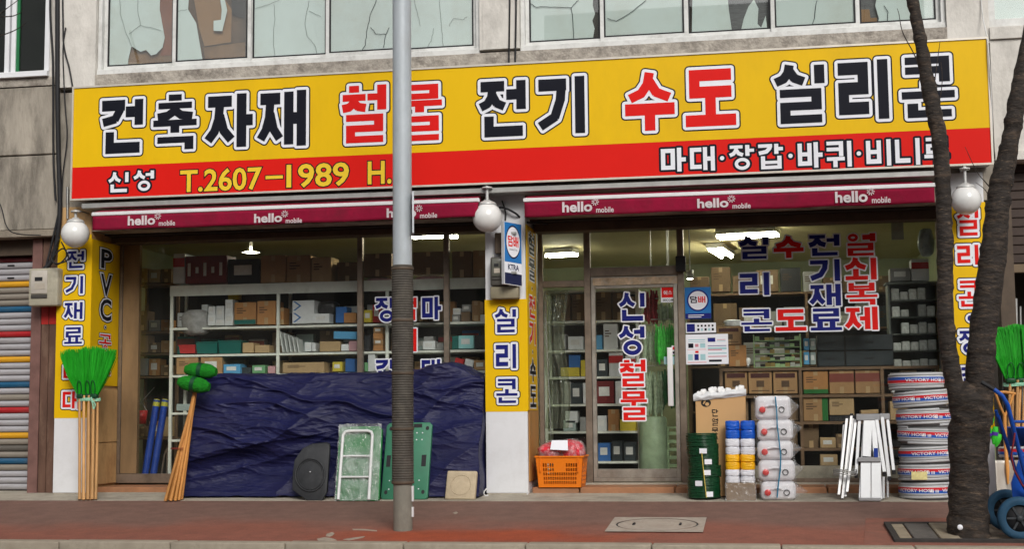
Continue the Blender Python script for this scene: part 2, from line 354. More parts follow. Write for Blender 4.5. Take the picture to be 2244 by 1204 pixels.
# ------------------------------------------------------------------ ground
def slope_sheet(name, x0, x1, y0, y1, mat, lift=0.0, th=.12, nx=1):
    mb = MB(); a, b = gz(y0)+lift, gz(y1)+lift
    mb.add([(x0, y0, a), (x1, y0, a), (x1, y1, b), (x0, y1, b), (x0, y0, a-th), (x1, y0, a-th), (x1, y1, b-th), (x0, y1, b-th)],
           [(0, 1, 2, 3), (7, 6, 5, 4), (0, 4, 5, 1), (1, 5, 6, 2), (2, 6, 7, 3), (3, 7, 4, 0)])
    o = mb.build(name, mat); tag(o, kind='structure'); return o
KY0, KY1 = -3.21, -3.02          # the kerb
def paving_material():
    m = bpy.data.materials.new('red-brown coated asphalt'); m.use_nodes = True; nt = m.node_tree; n = nt.nodes; l = nt.links; b = n['Principled BSDF']
    g = n.new('ShaderNodeNewGeometry'); sp = n.new('ShaderNodeSeparateXYZ'); l.new(g.outputs['Position'], sp.inputs[0])
    n1 = n.new('ShaderNodeTexNoise'); n1.inputs['Scale'].default_value = .55; n1.inputs['Detail'].default_value = 7; l.new(g.outputs['Position'], n1.inputs['Vector'])
    ad = n.new('ShaderNodeMath'); ad.operation = 'MULTIPLY_ADD'; ad.inputs[1].default_value = 2.6; l.new(n1.outputs[0], ad.inputs[0]); l.new(sp.outputs['Y'], ad.inputs[2])
    mr = n.new('ShaderNodeMapRange'); mr.interpolation_type = 'SMOOTHSTEP'; mr.inputs[1].default_value = -.35; mr.inputs[2].default_value = -1.3; l.new(ad.outputs[0], mr.inputs[0])
    pd = n.new('ShaderNodeVectorMath'); pd.operation = 'SUBTRACT'; pd.inputs[1].default_value = (-2.4, -2.75, -.1); l.new(g.outputs['Position'], pd.inputs[0])
    ps_ = n.new('ShaderNodeVectorMath'); ps_.operation = 'MULTIPLY'; ps_.inputs[1].default_value = (.62, 2.0, 0); l.new(pd.outputs[0], ps_.inputs[0])
    pl_ = n.new('ShaderNodeVectorMath'); pl_.operation = 'LENGTH'; l.new(ps_.outputs[0], pl_.inputs[0])
    pn = n.new('ShaderNodeTexNoise'); pn.inputs['Scale'].default_value = 2.2; pn.inputs['Detail'].default_value = 7; l.new(g.outputs['Position'], pn.inputs['Vector'])
    pa_ = n.new('ShaderNodeMath'); pa_.operation = 'MULTIPLY_ADD'; pa_.inputs[1].default_value = .9; l.new(pn.outputs[0], pa_.inputs[0]); l.new(pl_.outputs['Value'], pa_.inputs[2])
    pr_ = n.new('ShaderNodeMapRange'); pr_.interpolation_type = 'SMOOTHSTEP'; pr_.inputs[1].default_value = 1.5; pr_.inputs[2].default_value = .75; l.new(pa_.outputs[0], pr_.inputs[0])
    c1 = n.new('ShaderNodeMix'); c1.data_type = 'RGBA'; c1.inputs[6].default_value = (.185, .1, .076, 1); c1.inputs[7].default_value = (.25, .085, .055, 1); l.new(mr.outputs[0], c1.inputs[0])
    n2 = n.new('ShaderNodeTexNoise'); n2.inputs['Scale'].default_value = 90; n2.inputs['Detail'].default_value = 4; l.new(g.outputs['Position'], n2.inputs['Vector'])
    n3 = n.new('ShaderNodeTexNoise'); n3.inputs['Scale'].default_value = 5; n3.inputs['Detail'].default_value = 8; n3.inputs['Roughness'].default_value = .7; l.new(g.outputs['Position'], n3.inputs['Vector'])
    mm = n.new('ShaderNodeMath'); mm.operation = 'ADD'; l.new(n2.outputs[0], mm.inputs[0]); l.new(n3.outputs[0], mm.inputs[1])
    r2 = n.new('ShaderNodeMapRange'); r2.inputs[1].default_value = .7; r2.inputs[2].default_value = 1.3; r2.inputs[3].default_value = .68; r2.inputs[4].default_value = 1.3; l.new(mm.outputs[0], r2.inputs[0])
    mu = n.new('ShaderNodeMix'); mu.data_type = 'RGBA'; mu.blend_type = 'MULTIPLY'; mu.inputs[0].default_value = 1; c5 = n.new('ShaderNodeMix'); c5.data_type = 'RGBA'; l.new(pr_.outputs[0], c5.inputs[0]); l.new(c1.outputs[2], c5.inputs[6]); c5.inputs[7].default_value = (.34, .062, .02, 1); l.new(c5.outputs[2], mu.inputs[6]); l.new(r2.outputs[0], mu.inputs[7])
    # worn pale scuffs
    n4 = n.new('ShaderNodeTexNoise'); n4.inputs['Scale'].default_value = 2.6; n4.inputs['Detail'].default_value = 10; n4.inputs['Roughness'].default_value = .8; l.new(g.outputs['Position'], n4.inputs['Vector'])
    r4 = n.new('ShaderNodeMapRange'); r4.inputs[1].default_value = .69; r4.inputs[2].default_value = .74; r4.inputs[4].default_value = .55; l.new(n4.outputs[0], r4.inputs[0])
    c4 = n.new('ShaderNodeMix'); c4.data_type = 'RGBA'; l.new(r4.outputs[0], c4.inputs[0]); l.new(mu.outputs[2], c4.inputs[6]); c4.inputs[7].default_value = (.42, .36, .29, 1)
    l.new(c4.outputs[2], b.inputs['Base Color']); b.inputs['Roughness'].default_value = .85
    bp = n.new('ShaderNodeBump'); bp.inputs['Strength'].default_value = .35; bp.inputs['Distance'].default_value = .004; l.new(n2.outputs[0], bp.inputs['Height']); l.new(bp.outputs[0], b.inputs['Normal'])
    return m
m_pave = paving_material()
m_asph = M('grey asphalt', (.055, .055, .055), .9, var=.25, scale=30, bump=.3, bscale=150, dirt=(.11, .1, .09), dscale=1, damt=.4)
m_kerb = M('granite kerb', (.36, .31, .24), .85, var=.2, scale=20, bump=.25, bscale=80, dirt=(.2, .16, .12), dscale=5, damt=.6)
slope_sheet('sidewalk', -30, 30, KY1+.004, -.5, m_pave)
slope_sheet('concrete_apron', -30, 30, -.497, .62, m_apron, lift=.004)
road = B(-600, 600, -900, KY0-.3, gz(KY0)-.5, gz(KY0)-.17).build('road', m_asph); tag(road, kind='structure')
gut = B(-30, 30, KY0-.297, KY0-.003, gz(KY0)-.5, gz(KY0)-.155).build('gutter', m_asph); tag(gut, kind='structure')
gnd = B(-600, 600, .63, 900, -.9, -.08).build('ground', m_asph); tag(gnd, kind='structure')
kr = thing('kerb', None, None, (0, KY0, gz(KY0)-.3)); tag(kr, kind='structure')
for i in range(-12, 12):
    w = .98; dz = random.uniform(-.004, .004)
    MB().box(i*1.0+.13, i*1.0+.13+w+.012, KY0+random.uniform(-.003, .003), KY1, gz(KY0)-.3, gz(KY0)+.014+dz).build('kerb_stone', m_kerb, kr, bevel=.012, seg=2)
# pale scraped patches in the red coat by the pole
m_scr = M('scraped pale paving', (.36, .3, .24), .9, var=.3, scale=20)
def ground_poly(pxs, lift, th=.03):
    mb = MB(); mb.poly([G(*p)+Vector((0, 0, lift)) for p in pxs], (0, 0, -th)); return mb
for k_, pl in enumerate(([(716, 1172), (728, 1168), (733, 1171), (728, 1176), (722, 1178), (714, 1177)], [(694, 1183), (712, 1179), (730, 1182), (738, 1186), (716, 1187), (698, 1187)], [(772, 1161), (796, 1161), (826, 1164), (826, 1166), (800, 1164), (774, 1163)], [(752, 1184), (776, 1180), (800, 1177), (796, 1180), (764, 1186)], [(992, 1126), (1000, 1123), (1004, 1126), (997, 1128)])):
    o = ground_poly(pl, .003).build('pavement_scrape', m_scr); tag(o, kind='structure')
# tree pit with its frame and slabs, repair patch, manhole
def ground_poly(pxs, lift, th=.03):
    mb = MB(); pts = [G(*p)+Vector((0, 0, lift)) for p in pxs]
    mb.poly(pts, (0, 0, -th)); return mb
m_patch = M('fresh red patch', (.26, .105, .075), .85, var=.25, scale=7, bump=.3, bscale=80, dirt=(.17, .09, .065), dscale=3, damt=.7)
pp = ground_poly([(1893, 1196), (1897, 1138), (2300, 1136), (2330, 1196)], .004).build('pavement_patch', m_patch); tag(pp, kind='structure')
def sloped(x0, x1, y0, y1, lo, hi):
    mb = MB(); a, b = gz(y0), gz(y1)
    return mb.add([(x0, y0, a+lo), (x1, y0, a+lo), (x1, y1, b+lo), (x0, y1, b+lo), (x0, y0, a+hi), (x1, y0, a+hi), (x1, y1, b+hi), (x0, y1, b+hi)], [(3, 2, 1, 0), (4, 5, 6, 7), (0, 1, 5, 4), (1, 2, 6, 5), (2, 3, 7, 6), (3, 0, 4, 7)])
def pit(x0, x1, y0, y1):
    t = thing('tree_pit', 'dark framed tree pit with worn slabs round the forked trunk', 'tree pit', ((x0+x1)/2, (y0+y1)/2, gz(y0)))
    m_ir = M('rusty iron frame', (.05, .045, .042), .8, .3, var=.3, scale=20)
    for a, b, c, d in ((x0, x1, y0, y0+.05), (x0, x1, y1-.05, y1), (x0, x0+.05, y0+.05, y1-.05), (x1-.05, x1, y0+.05, y1-.05)): sloped(a, b, c, d, -.06, .03).build('pit_frame', m_ir, t, bevel=.004)
    ms = [M('pit slab grey', (.12, .11, .1), .9, var=.3, scale=14, bump=.4), M('pit slab brown', (.3, .25, .18), .9, var=.3, scale=9, bump=.4), M('pit soil', (.2, .16, .12), .95, var=.4, scale=12, bump=.8)]
    xs = [x0+.052, x0+.16, x0+.36, x0+.52]
    for k in range(3): sloped(xs[k], xs[k+1]-.01, y0+.055, y1-.055, -.04, .018+.006*k).build('slab', ms[(k+1) % 2], t, bevel=.006)
    mb = MB(); mb.grid(lambda u, v: (x0+.52+(x1-.05-x0-.52)*u, y0+.05+(y1-y0-.1)*v, gz(y0+(y1-y0)*v)+.012+.02*noise.noise((u*9, v*9, 2))), 30, 18)
    mb.build('soil', ms[2], t)
    return t
pa, pb = G(1960, 1191), G(1965, 1152)
pit(pa.x, pa.x+1.55, pa.y, pb.y)
mc = thing('manhole_cover', 'round concrete manhole cover in pale square frame on red pavement', 'manhole cover', G(1440, 1152))
m_mh = M('pale manhole concrete', (.42, .36, .3), .85, var=.18, scale=9, bump=.3, bscale=70, dirt=(.24, .17, .13), dscale=5, damt=.6)
ca, cb = G(1440, 1169), G(1440, 1137); hw = .41; cxm, cym, rm_ = (ca.x+cb.x)/2, (ca.y+cb.y)/2, .345
N = 40; mb = MB(); vs = []; 
hy = (cb.y-ca.y)/2
for k in range(N):
    a = 2*math.pi*k/N; c_, s_ = math.cos(a), math.sin(a); sc = 1/max(abs(c_), abs(s_))
    for (x, y) in ((cxm+hw*c_*sc, cym+hy*s_*sc), (cxm+rm_*1.03*c_, cym+rm_*1.03*s_)): vs.append((x, y, gz(y)+.009))
mb.add(vs, [(2*k, 2*((k+1) % N), 2*((k+1) % N)+1, 2*k+1) for k in range(N)])
mb.build('frame', m_mh, mc)
mb = MB(); vs = [(cxm, cym, gz(cym)+.008)]+[(cxm+rm_*.985*math.cos(2*math.pi*k/N), cym+rm_*.985*math.sin(2*math.pi*k/N), gz(cym+rm_*.985*math.sin(2*math.pi*k/N))+.008) for k in range(N)]
mb.add(vs, [(0, 1+k, 1+(k+1) % N) for k in range(N)]); mb.build('cover', m_mh, mc)
for kx in (-.2, .2):
    MB().tube([(cxm+kx, cym-.05, gz(cym)+.0095), (cxm+kx, cym+.05, gz(cym)+.0105)], .012, 6).build('lifting_slot', m_black, mc)
mb = MB(); vs = []
for k in range(N):
    a = 2*math.pi*k/N
    for r_ in (rm_*1.035, rm_*.98): y = cym+r_*math.sin(a); vs.append((cxm+r_*math.cos(a), y, gz(y)+.0055))
mb.add(vs, [(2*k, 2*((k+1) % N), 2*((k+1) % N)+1, 2*k+1) for k in range(N)]); mb.build('joint', m_black, mc)
# ------------------------------------------------------------------ the shop building
bd = thing('shop_building', 'two storey building with hardware shop below and cracked papered windows above', 'building', (-2.6, 0, 0))
GY = .7                                    # glass line of the shop front
ZS, ZT = 4.78, 6.6                         # upper window sill and head
ZO = 2.95                                  # head of the shop openings
wl = [(-7.27, [-7.27, -6.37, -5.48, -4.58, -3.72, -2.86]), (-2.42, [-2.42, -1.55, -.66, .23, 1.09, 1.95])]
mb = MB()
mb.box(-7.72, -7.273, .0, .3, 4.62, 7.6); mb.box(-2.857, -2.423, .0, .3, ZS, 7.6); mb.box(1.953, 2.36, .0, .3, ZS, 7.6)
mb.box(2.36, 8, .0, .3, 3.45, ZS-.06); mb.box(-7.273, 2.36, .0, .3, ZT, 7.6); mb.box(2.36, 8, .0, .3, ZT, 7.6); mb.box(3.9, 8, 0, .3, ZS-.06, ZT)
mb.build('upper_wall', m_wall, bd)
mb = MB(); mb.box(-7.273, 1.953, -.004, .3, 4.56, ZS-.035); mb.build('sill_band', m_sill, bd)
mb = MB(); mb.box(1.953, 2.36, .0, .3, 4.56, ZS); mb.box(2.36, 8, -.03, 0, ZS-.19, ZS-.07); mb.build('ledge', m_wall, bd)
mb = MB(); mb.box(-7.72, 2.36, .02, .3, ZO+.02, 4.56); mb.build('wall_behind_sign', m_conc, bd)
mb = MB(); mb.box(-2.62-.2, -2.62+.1, -.01, 0, ZS+.001, 7.6); mb.build('pier_strip', m_wall, bd)
# beam over the openings, cross lintel
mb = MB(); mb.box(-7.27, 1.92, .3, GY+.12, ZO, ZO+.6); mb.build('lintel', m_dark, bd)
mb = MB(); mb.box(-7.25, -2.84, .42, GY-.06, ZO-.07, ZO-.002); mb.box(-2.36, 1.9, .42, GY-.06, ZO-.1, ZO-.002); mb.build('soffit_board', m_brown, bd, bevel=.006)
# pillars
for x0, x1 in ((-7.67, -7.275), (-2.82, -2.38), (1.91, 2.24)):
    B(x0+.006, x1-.006, .006, GY+.1, gz(0)-.1, ZO+.3).build('pillar', m_tile if x0 < -7 else m_white, bd)
B(-7.67, -7.275, -.004, .004, .085, .93).build('pillar_panel', m_white, bd, bevel=.002)
B(-2.82, -2.38, -.004, .004, .085, .985).build('pillar_panel', m_white, bd, bevel=.002)
B(-7.66, -7.40, -.02, .02, .03, .083).build('plinth_block', m_apron, bd, bevel=.006)
B(-7.395, -7.285, -.015, .02, .03, .08).build('plinth_block', m_apron, bd, bevel=.006)
B(-2.81, -2.4, -.012, .02, .03, .083).build('plinth_block', m_apron, bd, bevel=.006)
# stone cladding on the inner face of the left pillar and the middle pillar
for k, (z0, z1) in enumerate(((.16, .62), (.625, 1.22))):
    B(-7.277, -7.262, .02, GY-.02, z0, z1-.004).build('cladding_tile', m_tile, bd, bevel=.003)
B(-2.382, -2.372, .06, GY-.02, .2, .98).build('cladding_tile', M('varnished board', (.48, .24, .07), .45, var=.2, scale=4, stretch=(1, 1, .3)), bd, bevel=.003)
# steps in front of the glass
B(-7.26, -2.85, .18, GY+.1, .02, .135).build('step', m_step, bd, bevel=.008)
xx = -2.36
for w in (.5, .98, .62, .9, .86, .36):
    B(xx, xx+w-.012, .12+random.uniform(-.004, .004), GY-.04, .02, .135).build('step_tile', m_step, bd, bevel=.008); xx += w
B(-2.36, 1.9, GY-.038, GY+.1, .02, .155).build('threshold', m_apron, bd, bevel=.005)
# room
B(-7.3, 2.3, GY+.1, 6.2, -.02, .15).build('floor', M('worn lino', (.2, .19, .15), .6, var=.2), bd)
B(-7.9, 2.4, GY+.12, 6.3, 3.06, 3.2).build('ceiling', m_cream, bd)
B(-7.9, 2.4, 6.2, 6.3, -.02, 3.06).build('back_wall', m_iwall, bd)
B(-7.9, -7.78, GY+.1, 6.2, -.02, 3.06).build('side_wall', m_iwall, bd); B(2.25, 2.37, GY+.1, 6.2, -.02, 3.06).build('side_wall', m_iwall, bd)
B(-7.78, -7.28, GY+.1, GY+.16, -.02, 3.06).build('return_wall', m_iwall, bd); B(1.93, 2.25, GY+.1, GY+.16, -.02, 3.06).build('return_wall', m_iwall, bd)
# upper storey dark room behind the papered windows
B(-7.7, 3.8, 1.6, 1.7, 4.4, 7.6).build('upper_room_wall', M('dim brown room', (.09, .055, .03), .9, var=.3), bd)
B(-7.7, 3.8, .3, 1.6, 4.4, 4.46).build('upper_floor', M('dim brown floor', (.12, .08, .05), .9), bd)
B(-14, 8, .3, 14, 7.6, 7.75).build('roof_slab', m_conc, bd)
B(7.9, 8, .3, 13, 0, 7.6).build('flank_wall', m_conc, bd); B(-7.72, 8, 12.9, 13, 0, 7.6).build('rear_wall', m_conc, bd); B(-7.98, -7.9, .5, 13, 0, 7.6).build('flank_wall', m_conc, bd)
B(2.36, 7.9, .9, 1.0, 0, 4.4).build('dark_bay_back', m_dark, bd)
# upper windows: frames, sashes, panes, paper
m_paper = M('pale mint window film', (.6, .7, .665), .65, var=.06, scale=2.5, dirt=(.47, .48, .4), dscale=1.2, damt=.5)
m_crack = M('dark crack line', (.02, .03, .03), .5)
m_card = M('torn brown card', (.27, .155, .07), .85, var=.2, scale=3)
m_shut = M('grey blind', (.1, .105, .11), .7, var=.4, scale=14, stretch=(1, 1, 6))
def pxz(px, py, Y): p = P(px, py, Y); return p
def film(win, pts, Y=.2, mat=None, name='film'):
    mb = MB(); mb.poly([P(x, y, Y) for x, y in pts], (0, .0015, 0)); return mb.build(name, mat or m_paper, win)
tears = {
 0: [[(226, -60), (352, -60), (350, 20), (357, 60), (361, 82), (356, 104), (342, 118), (331, 121), (320, 109), (308, 113), (288, 101), (281, 130), (279, 156), (220, 158)]],
 1: [[(386, -60), (418, -60), (412, 20), (430, 50), (437, 92), (446, 143), (384, 150)], [(478, -30), (492, -4), (498, 22), (487, 68), (468, 67), (468, 45), (484, 43), (486, 20)]],
 5: [[(1152, -60), (1302, -60), (1299, 12), (1304, 30), (1298, 45), (1303, 62), (1300, 80), (1297, 92), (1150, 104)]],
 7: [[(1518, -60), (1590, -60), (1597, 20), (1604, 68), (1612, 72), (1516, 84)], [(1624, 66), (1630, 40), (1640, 14), (1652, -2), (1662, 18), (1660, 52), (1668, 60), (1678, 34), (1682, 70), (1684, 74), (1612, 76)]],
 9: [[(1921, 66), (1926, 40), (1918, 12), (1930, -60), (2062, -60), (2062, 58), (1921, 66)]],
}
cracks = {
 0: [[(262, -20), (263, 30), (276, 70), (288, 100)], [(304, -20), (302, 22), (308, 55), (352, 66)], [(308, 55), (283, 74)]],
 1: [[(386, 25), (410, 20)]],
 2: [[(558, 18), (590, 10), (612, 0)], [(601, 8), (602, 40), (599, 88), (603, 128)], [(677, 0), (668, 50), (672, 78), (690, 98), (694, 122)], [(678, 24), (704, 36)]],
 3: [[(832, -20), (812, 30), (805, 60), (800, 98), (790, 119)], [(812, 59), (824, 74), (846, 74), (853, 60)], [(846, 76), (840, 104)]],
 4: [[(906, -10), (914, 26), (921, 57)], [(962, -20), (966, 50), (972, 104)], [(951, 62), (946, 84), (937, 104)], [(984, 56), (994, 40), (1014, 42), (1024, 36)]],
 5: [[(1156, 4), (1176, 15), (1216, 14), (1252, 16), (1268, 0)], [(1252, 16), (1256, 50), (1258, 90)]],
 6: [[(1330, 40), (1350, 45), (1380, 30), (1416, 0)]],
 8: [[(1790, 0), (1786, 30), (1778, 66)]],
 9: [[(1938, 12), (1947, 26), (1944, 54)]],
}
si = 0
for gi, (x00, xs) in enumerate(wl):
    win = MB(); a, b = xs[0], xs[-1]; fw = .045
    win.box(a, b, .03, .16, ZS-.03, ZS+.03); win.box(a, b, .05, .16, ZT-.06, ZT); win.box(a, a+fw, .05, .16, ZS+.03, ZT-.06); win.box(b-fw, b, .05, .16, ZS+.03, ZT-.06)
    wo_ = win.build('window', m_frame, bd, bevel=.004)
    for k in range(5):
        s0, s1 = xs[k]+(fw if k == 0 else .0), xs[k+1]-(fw if k == 4 else 0); yy = .075 if k % 2 else .11; ov = .018
        f = MB(); s0 -= (ov if k else 0); s1 += (ov if k < 4 else 0); zb = ZS+.032; zt = ZT-.062; t_ = .04
        f.box(s0, s1, yy, yy+.03, zb, zb+.05); f.box(s0, s1, yy, yy+.03, zt-.04, zt); f.box(s0, s0+t_, yy, yy+.03, zb+.05, zt-.04); f.box(s1-t_, s1, yy, yy+.03, zb+.05, zt-.04)
        f.build('sash', m_frame, wo_, bevel=.003)
        g = MB(); e = .017; zz0, zz1 = zb+.05, zt-.04
        for aa, bb, cc, dd in ((s0+t_, s0+t_+e, zz0, zz1), (s1-t_-e, s1-t_, zz0, zz1), (s0+t_+e, s1-t_-e, zz0, zz0+e)): g.box(aa, bb, yy+.006, yy+.02, cc, dd)
        g.build('gasket', m_black, wo_)
        B(s0+t_+e, s1-t_-e, yy+.011, yy+.015, zz0+e, zz1).build('pane', m_glass2, wo_)
        yf = yy+.022
        if si in tears:
            for pl in tears[si]:
                # close the sheet upwards beyond the picture
                film(wo_, pl, yf, name='paper_sheet')
            B(s0+t_, s1-t_, yf, yf+.0015, P((1000), -62, yf).z+.32, zz1).build('paper_sheet', m_paper, wo_)
        else:
            B(s0+t_, s1-t_, yf, yf+.0015, zz0, zz1).build('paper_sheet', m_paper, wo_)
        for pl in cracks.get(si, []):
            pts = []
            for (ax, ay), (bx, by) in zip(pl, pl[1:]):
                for q in range(4):
                    u = q/4; pts.append(P(ax+(bx-ax)*u+random.uniform(-1, 1), ay+(by-ay)*u+random.uniform(-1, 1), yy+.0105))
            pts.append(P(*pl[-1], yy+.0105)); big = si in (3, 5, 6, 8, 9)
            MB().tube(pts, (.0032 if big else .0016), 5).build('crack', m_crack, wo_)
        si += 1
# things seen through the tears: boards, card, blind
m_dbr = M('dusty brown board', (.2, .115, .055), .9, var=.45, scale=4)
m_rbr = M('red brown board', (.2, .07, .035), .9, var=.3, scale=3)
for pl, mt, Yc in (([(226, -80), (378, -80), (378, 158), (222, 160)], m_dbr, .17), ([(348, -80), (378, -80), (376, 120), (352, 122)], m_rbr, .163), ([(280, 136), (374, 140), (374, 158), (280, 160)], M('pale dusty board', (.34, .25, .15), .9, var=.4), .16),
                   ([(386, -80), (545, -80), (545, 150), (386, 154)], M('umber board', (.1, .06, .032), .9, var=.5, scale=4), .15), ([(415, -60), (452, -60), (508, 20), (506, 92), (448, 101), (436, 60)], m_card, .135), ([(446, 104), (537, 92), (537, 146), (452, 148)], m_dbr, .14), ([(506, -60), (540, -60), (538, 40), (508, 30)], m_dark, .13),
                   ([(1290, -80), (1316, -80), (1316, 100), (1292, 102)], m_dark, .17), ([(1588, -80), (1690, -80), (1690, 80), (1588, 86)], m_shut, .17), ([(1884, -80), (1934, -80), (1934, 70), (1884, 74)], m_shut, .17), ([(1887, 40), (1922, 38), (1922, 66), (1887, 70)], m_card, .155), ([(1886, 20), (1905, 20), (1912, 66), (1888, 68)], m_card, .145)):
    mb = MB(); mb.poly([P(x, y, Yc) for x, y in pl], (0, .004, 0)); mb.build('card_sheet', mt, bd)
# far right upper window
w2 = MB(); w2.box(2.36, 3.9, .04, .16, ZS-.06, ZS+.03); w2.box(2.36, 2.43, .05, .16, ZS+.03, ZT); w2.box(3.12, 3.17, .05, .16, ZS+.03, ZT); w2.box(3.83, 3.9, .05, .16, ZS+.03, ZT)
w2o = w2.build('window', m_frame, bd, bevel=.004); B(2.43, 3.83, .11, .114, ZS+.03, ZT).build('pane', m_glass2, w2o); B(2.43, 3.83, .14, .1415, ZS+.03, ZT).build('paper_sheet', m_paper, w2o)
# right bay: roller shutter half down over a dark opening
m_bsh = M('dark brown shutter slat', (.06, .043, .036), .6, .3, var=.25, scale=9)
rs = thing('roller_shutter', 'dark brown roller shutter half lowered beyond the tree on the right', 'shutter', (4.0, .25, 2.25))
z = 3.36
while z > 2.34:
    mb = MB(); mb.box(2.5, 5.4, .25, .27, z-.088, z); mb.build('slat', m_bsh, rs, bevel=.008); z -= .092
B(2.5, 5.4, .24, .28, z-.0, z+.085).build('bottom_rail', M('shutter rail', (.18, .13, .08), .6, var=.2), rs, bevel=.006)
B(2.36, 2.5, .05, .4, 0, 3.42).build('side_post', m_brown, bd); B(5.4, 5.6, .05, .4, 0, 3.42).build('side_post', m_brown, bd); B(5.6, 8, .0, .3, 0, 3.45).build('side_wall_bay', m_conc, bd)
B(2.36, 5.6, -.02, .3, 3.36, 3.449).build('bay_lintel', m_wall, bd)
# ------------------------------------------------------------------ neighbour on the left
nb = thing('neighbour_building', 'grey concrete building with striped roller shutter at the left edge', 'building', (-10, .1, 0))
NX1 = -7.72
mb = MB(); mb.box(-13, NX1, .06, .4, 3.88, 4.66); mb.build('wall_panel', m_conc, nb, bevel=.008)
mb = MB(); mb.box(-13, NX1, .06, .4, 3.02, 3.865); mb.build('wall_panel', m_conc, nb, bevel=.008)
mb = MB(); mb.box(-13, NX1, .05, .4, 4.672, 4.765); mb.build('sill_band', m_sill, nb)
mb = MB(); mb.box(-13, NX1, .0, .4, 2.93, 3.008); mb.build('lintel', M('lintel concrete', (.27, .23, .18), .9, var=.25, scale=6, bump=.4), nb, bevel=.006)
mb = MB(); mb.box(-13, -9.5, .06, .4, 4.77, 7.6); mb.box(-7.86, NX1, .06, .4, 4.77, 7.6); mb.box(-9.5, -7.86, .06, .4, 6.5, 7.6); mb.build('upper_wall', m_wall, nb)
B(-13, NX1-.2, .9, 1.0, 0, 7.6).build('inner_wall', m_dark, nb); B(-13.05, -13, .06, 13, 0, 7.6).build('flank_wall', m_conc, nb)
f = MB(); zb = 4.8; f.box(-9.5, -7.86, .0, .13, zb-.03, zb+.035); f.box(-7.92, -7.86, .04, .13, zb+.035, 6.5); f.box(-9.5, -7.92, .04, .13, 6.44, 6.5)
for x in (-8.42, -8.34, -9.0): f.box(x, x+.055, .05, .13, zb+.035, 6.44)
fo = f.build('window', M('new white window frame', (.76, .77, .79), .35, var=.05), nb, bevel=.004)
B(-8.285, -8.25, .07, .1, zb+.035, 6.44).build('green_edge', M('green sash edge', (.02, .16, .06), .4), fo)
B(-8.25, -7.92, .09, .094, zb+.035, 6.44).build('pane', glassy('dark clear glass', (.5, .55, .5), .0, 1.4, .01, .01), fo); B(-9.5, -8.42, .09, .094, zb+.035, 6.44).build('pane', MATS['dark clear glass'], fo)
B(-9.5, -7.9, .42, .45, 4.77, 6.5).build('window_reveal_back', m_dark, nb)
# striped shutter
st = thing('roller_shutter', 'white shutter with yellow, blue and red slats left of the shop', 'shutter', (-9.2, .3, .1))
cols = {'w': (.42, .41, .43), 'g': (.27, .24, .2), 'y': (.72, .36, .02), 'b': (.015, .1, .2), 'r': (.42, .015, .02), 'm': (.12, .015, .02), 'd': (.12, .11, .095)}
ms = {k: M('shutter slat '+k, c, .5, .1, var=.12, scale=5, dirt=(.16, .14, .12), dscale=5, damt=.45, stretch=(.4, 1, 1.5)) for k, c in cols.items()}
seq = 'dmwwwyggbwwwrwwwywwwbwwgrwwwyggdggww'
seq = 'm'+'wwwygggbwwwrwwwywwwbwgwrwwwygdgbgwww'
zt, zb_ = P(40, 562, .3).z, .1; pt = (zt-zb_)/len(seq)
for i, c in enumerate(seq):
    z1 = zt-i*pt; sh = MB(); prof = [(.3, z1-pt+.004), (.288, z1-pt*.8), (.282, z1-pt*.5), (.288, z1-pt*.2), (.3, z1-.004)]
    vs = [(x, y, zz) for y, zz in prof for x in (-11.5, -8.05)]
    sh.add(vs, [(2*k, 2*k+1, 2*k+3, 2*k+2) for k in range(4)], 0, True)
    so_ = sh.build('slat', ms[c], st)
    if i in (1, 3): B(P(17, 568, .28).x, P(32, 568, .28).x, .278, .285, z1-pt*.62, z1-pt*.38).build('vent_slot', m_black, so_)
B(-11.5, -8.05, .305, .31, .08, 2.93).build('backing', m_dark, st)
B(-11.5, -8.05, .2, .4, P(40, 562, .3).z, 2.925).build('shutter_box', m_brown, nb)
m_rust = M('peeling brown post', (.12, .065, .045), .6, var=.35, scale=6, dirt=(.3, .2, .14), dscale=7, damt=.5, stretch=(1, 1, .3))
for a, b, mt in ((-8.05, -7.93, M('post reddish', (.19, .1, .085), .6, var=.3, scale=6)), (-7.92, -7.83, m_rust), (-7.825, -7.735, m_rust)):
    B(a, b, .12, .4, .03, 2.925).build('door_post', mt, nb, bevel=.006)
for a, b in ((-7.92, -7.83), (-7.825, -7.735)):
    B(a+.002, b-.002, .114, .119, 1.95, 2.2).build('red_cover', M('red plastic strip', (.5, .03, .025), .5, var=.2), nb)
B(-13, -7.72, .1, .42, .0, .075).build('footing', m_apron, nb)

# ------------------------------------------------------------------ the other side of the street (unseen; faces the shop to be mirrored in its glass)
opp = [(-34, -19, 11, (.3, .27, .23)), (-18.6, -6.5, 8.5, (.34, .3, .27)), (-6.2, 5, 13, (.27, .26, .25)), (5.4, 17, 9.5, (.36, .33, .28)), (17.3, 34, 12, (.3, .28, .26))]
m_ow = M('far window glass', (.05, .06, .07), .15, var=.2)
for k, (a, b, h, c) in enumerate(opp):
    t = thing('opposite_building', 'plain block across the road facing the shop, %s' % ['far left one', 'left of centre', 'tall one in the middle', 'right of centre', 'far right one'][k], 'building', ((a+b)/2, -27, -.3), 'blocks across the road')
    B(a, b, -33, -26.4, -.35, h).build('wall', M('opposite wall %d' % k, c, .85, var=.2, scale=1.5), t)
    z = 3.6
    while z < h-1.5:
        x = a+.8
        while x < b-1.6: B(x, x+1.4, -26.42, -26.38, z, z+1.3).build('window', m_ow, t); x += 2.3
        z += 2.9
    B(a+.5, b-.5, -26.42, -26.38, -.2, 2.7).build('shop_front', m_ow, t)
op = B(-40, 40, -26.38, -23.5, -.6, -.3).build('far_pavement', m_apron); tag(op, kind='structure')
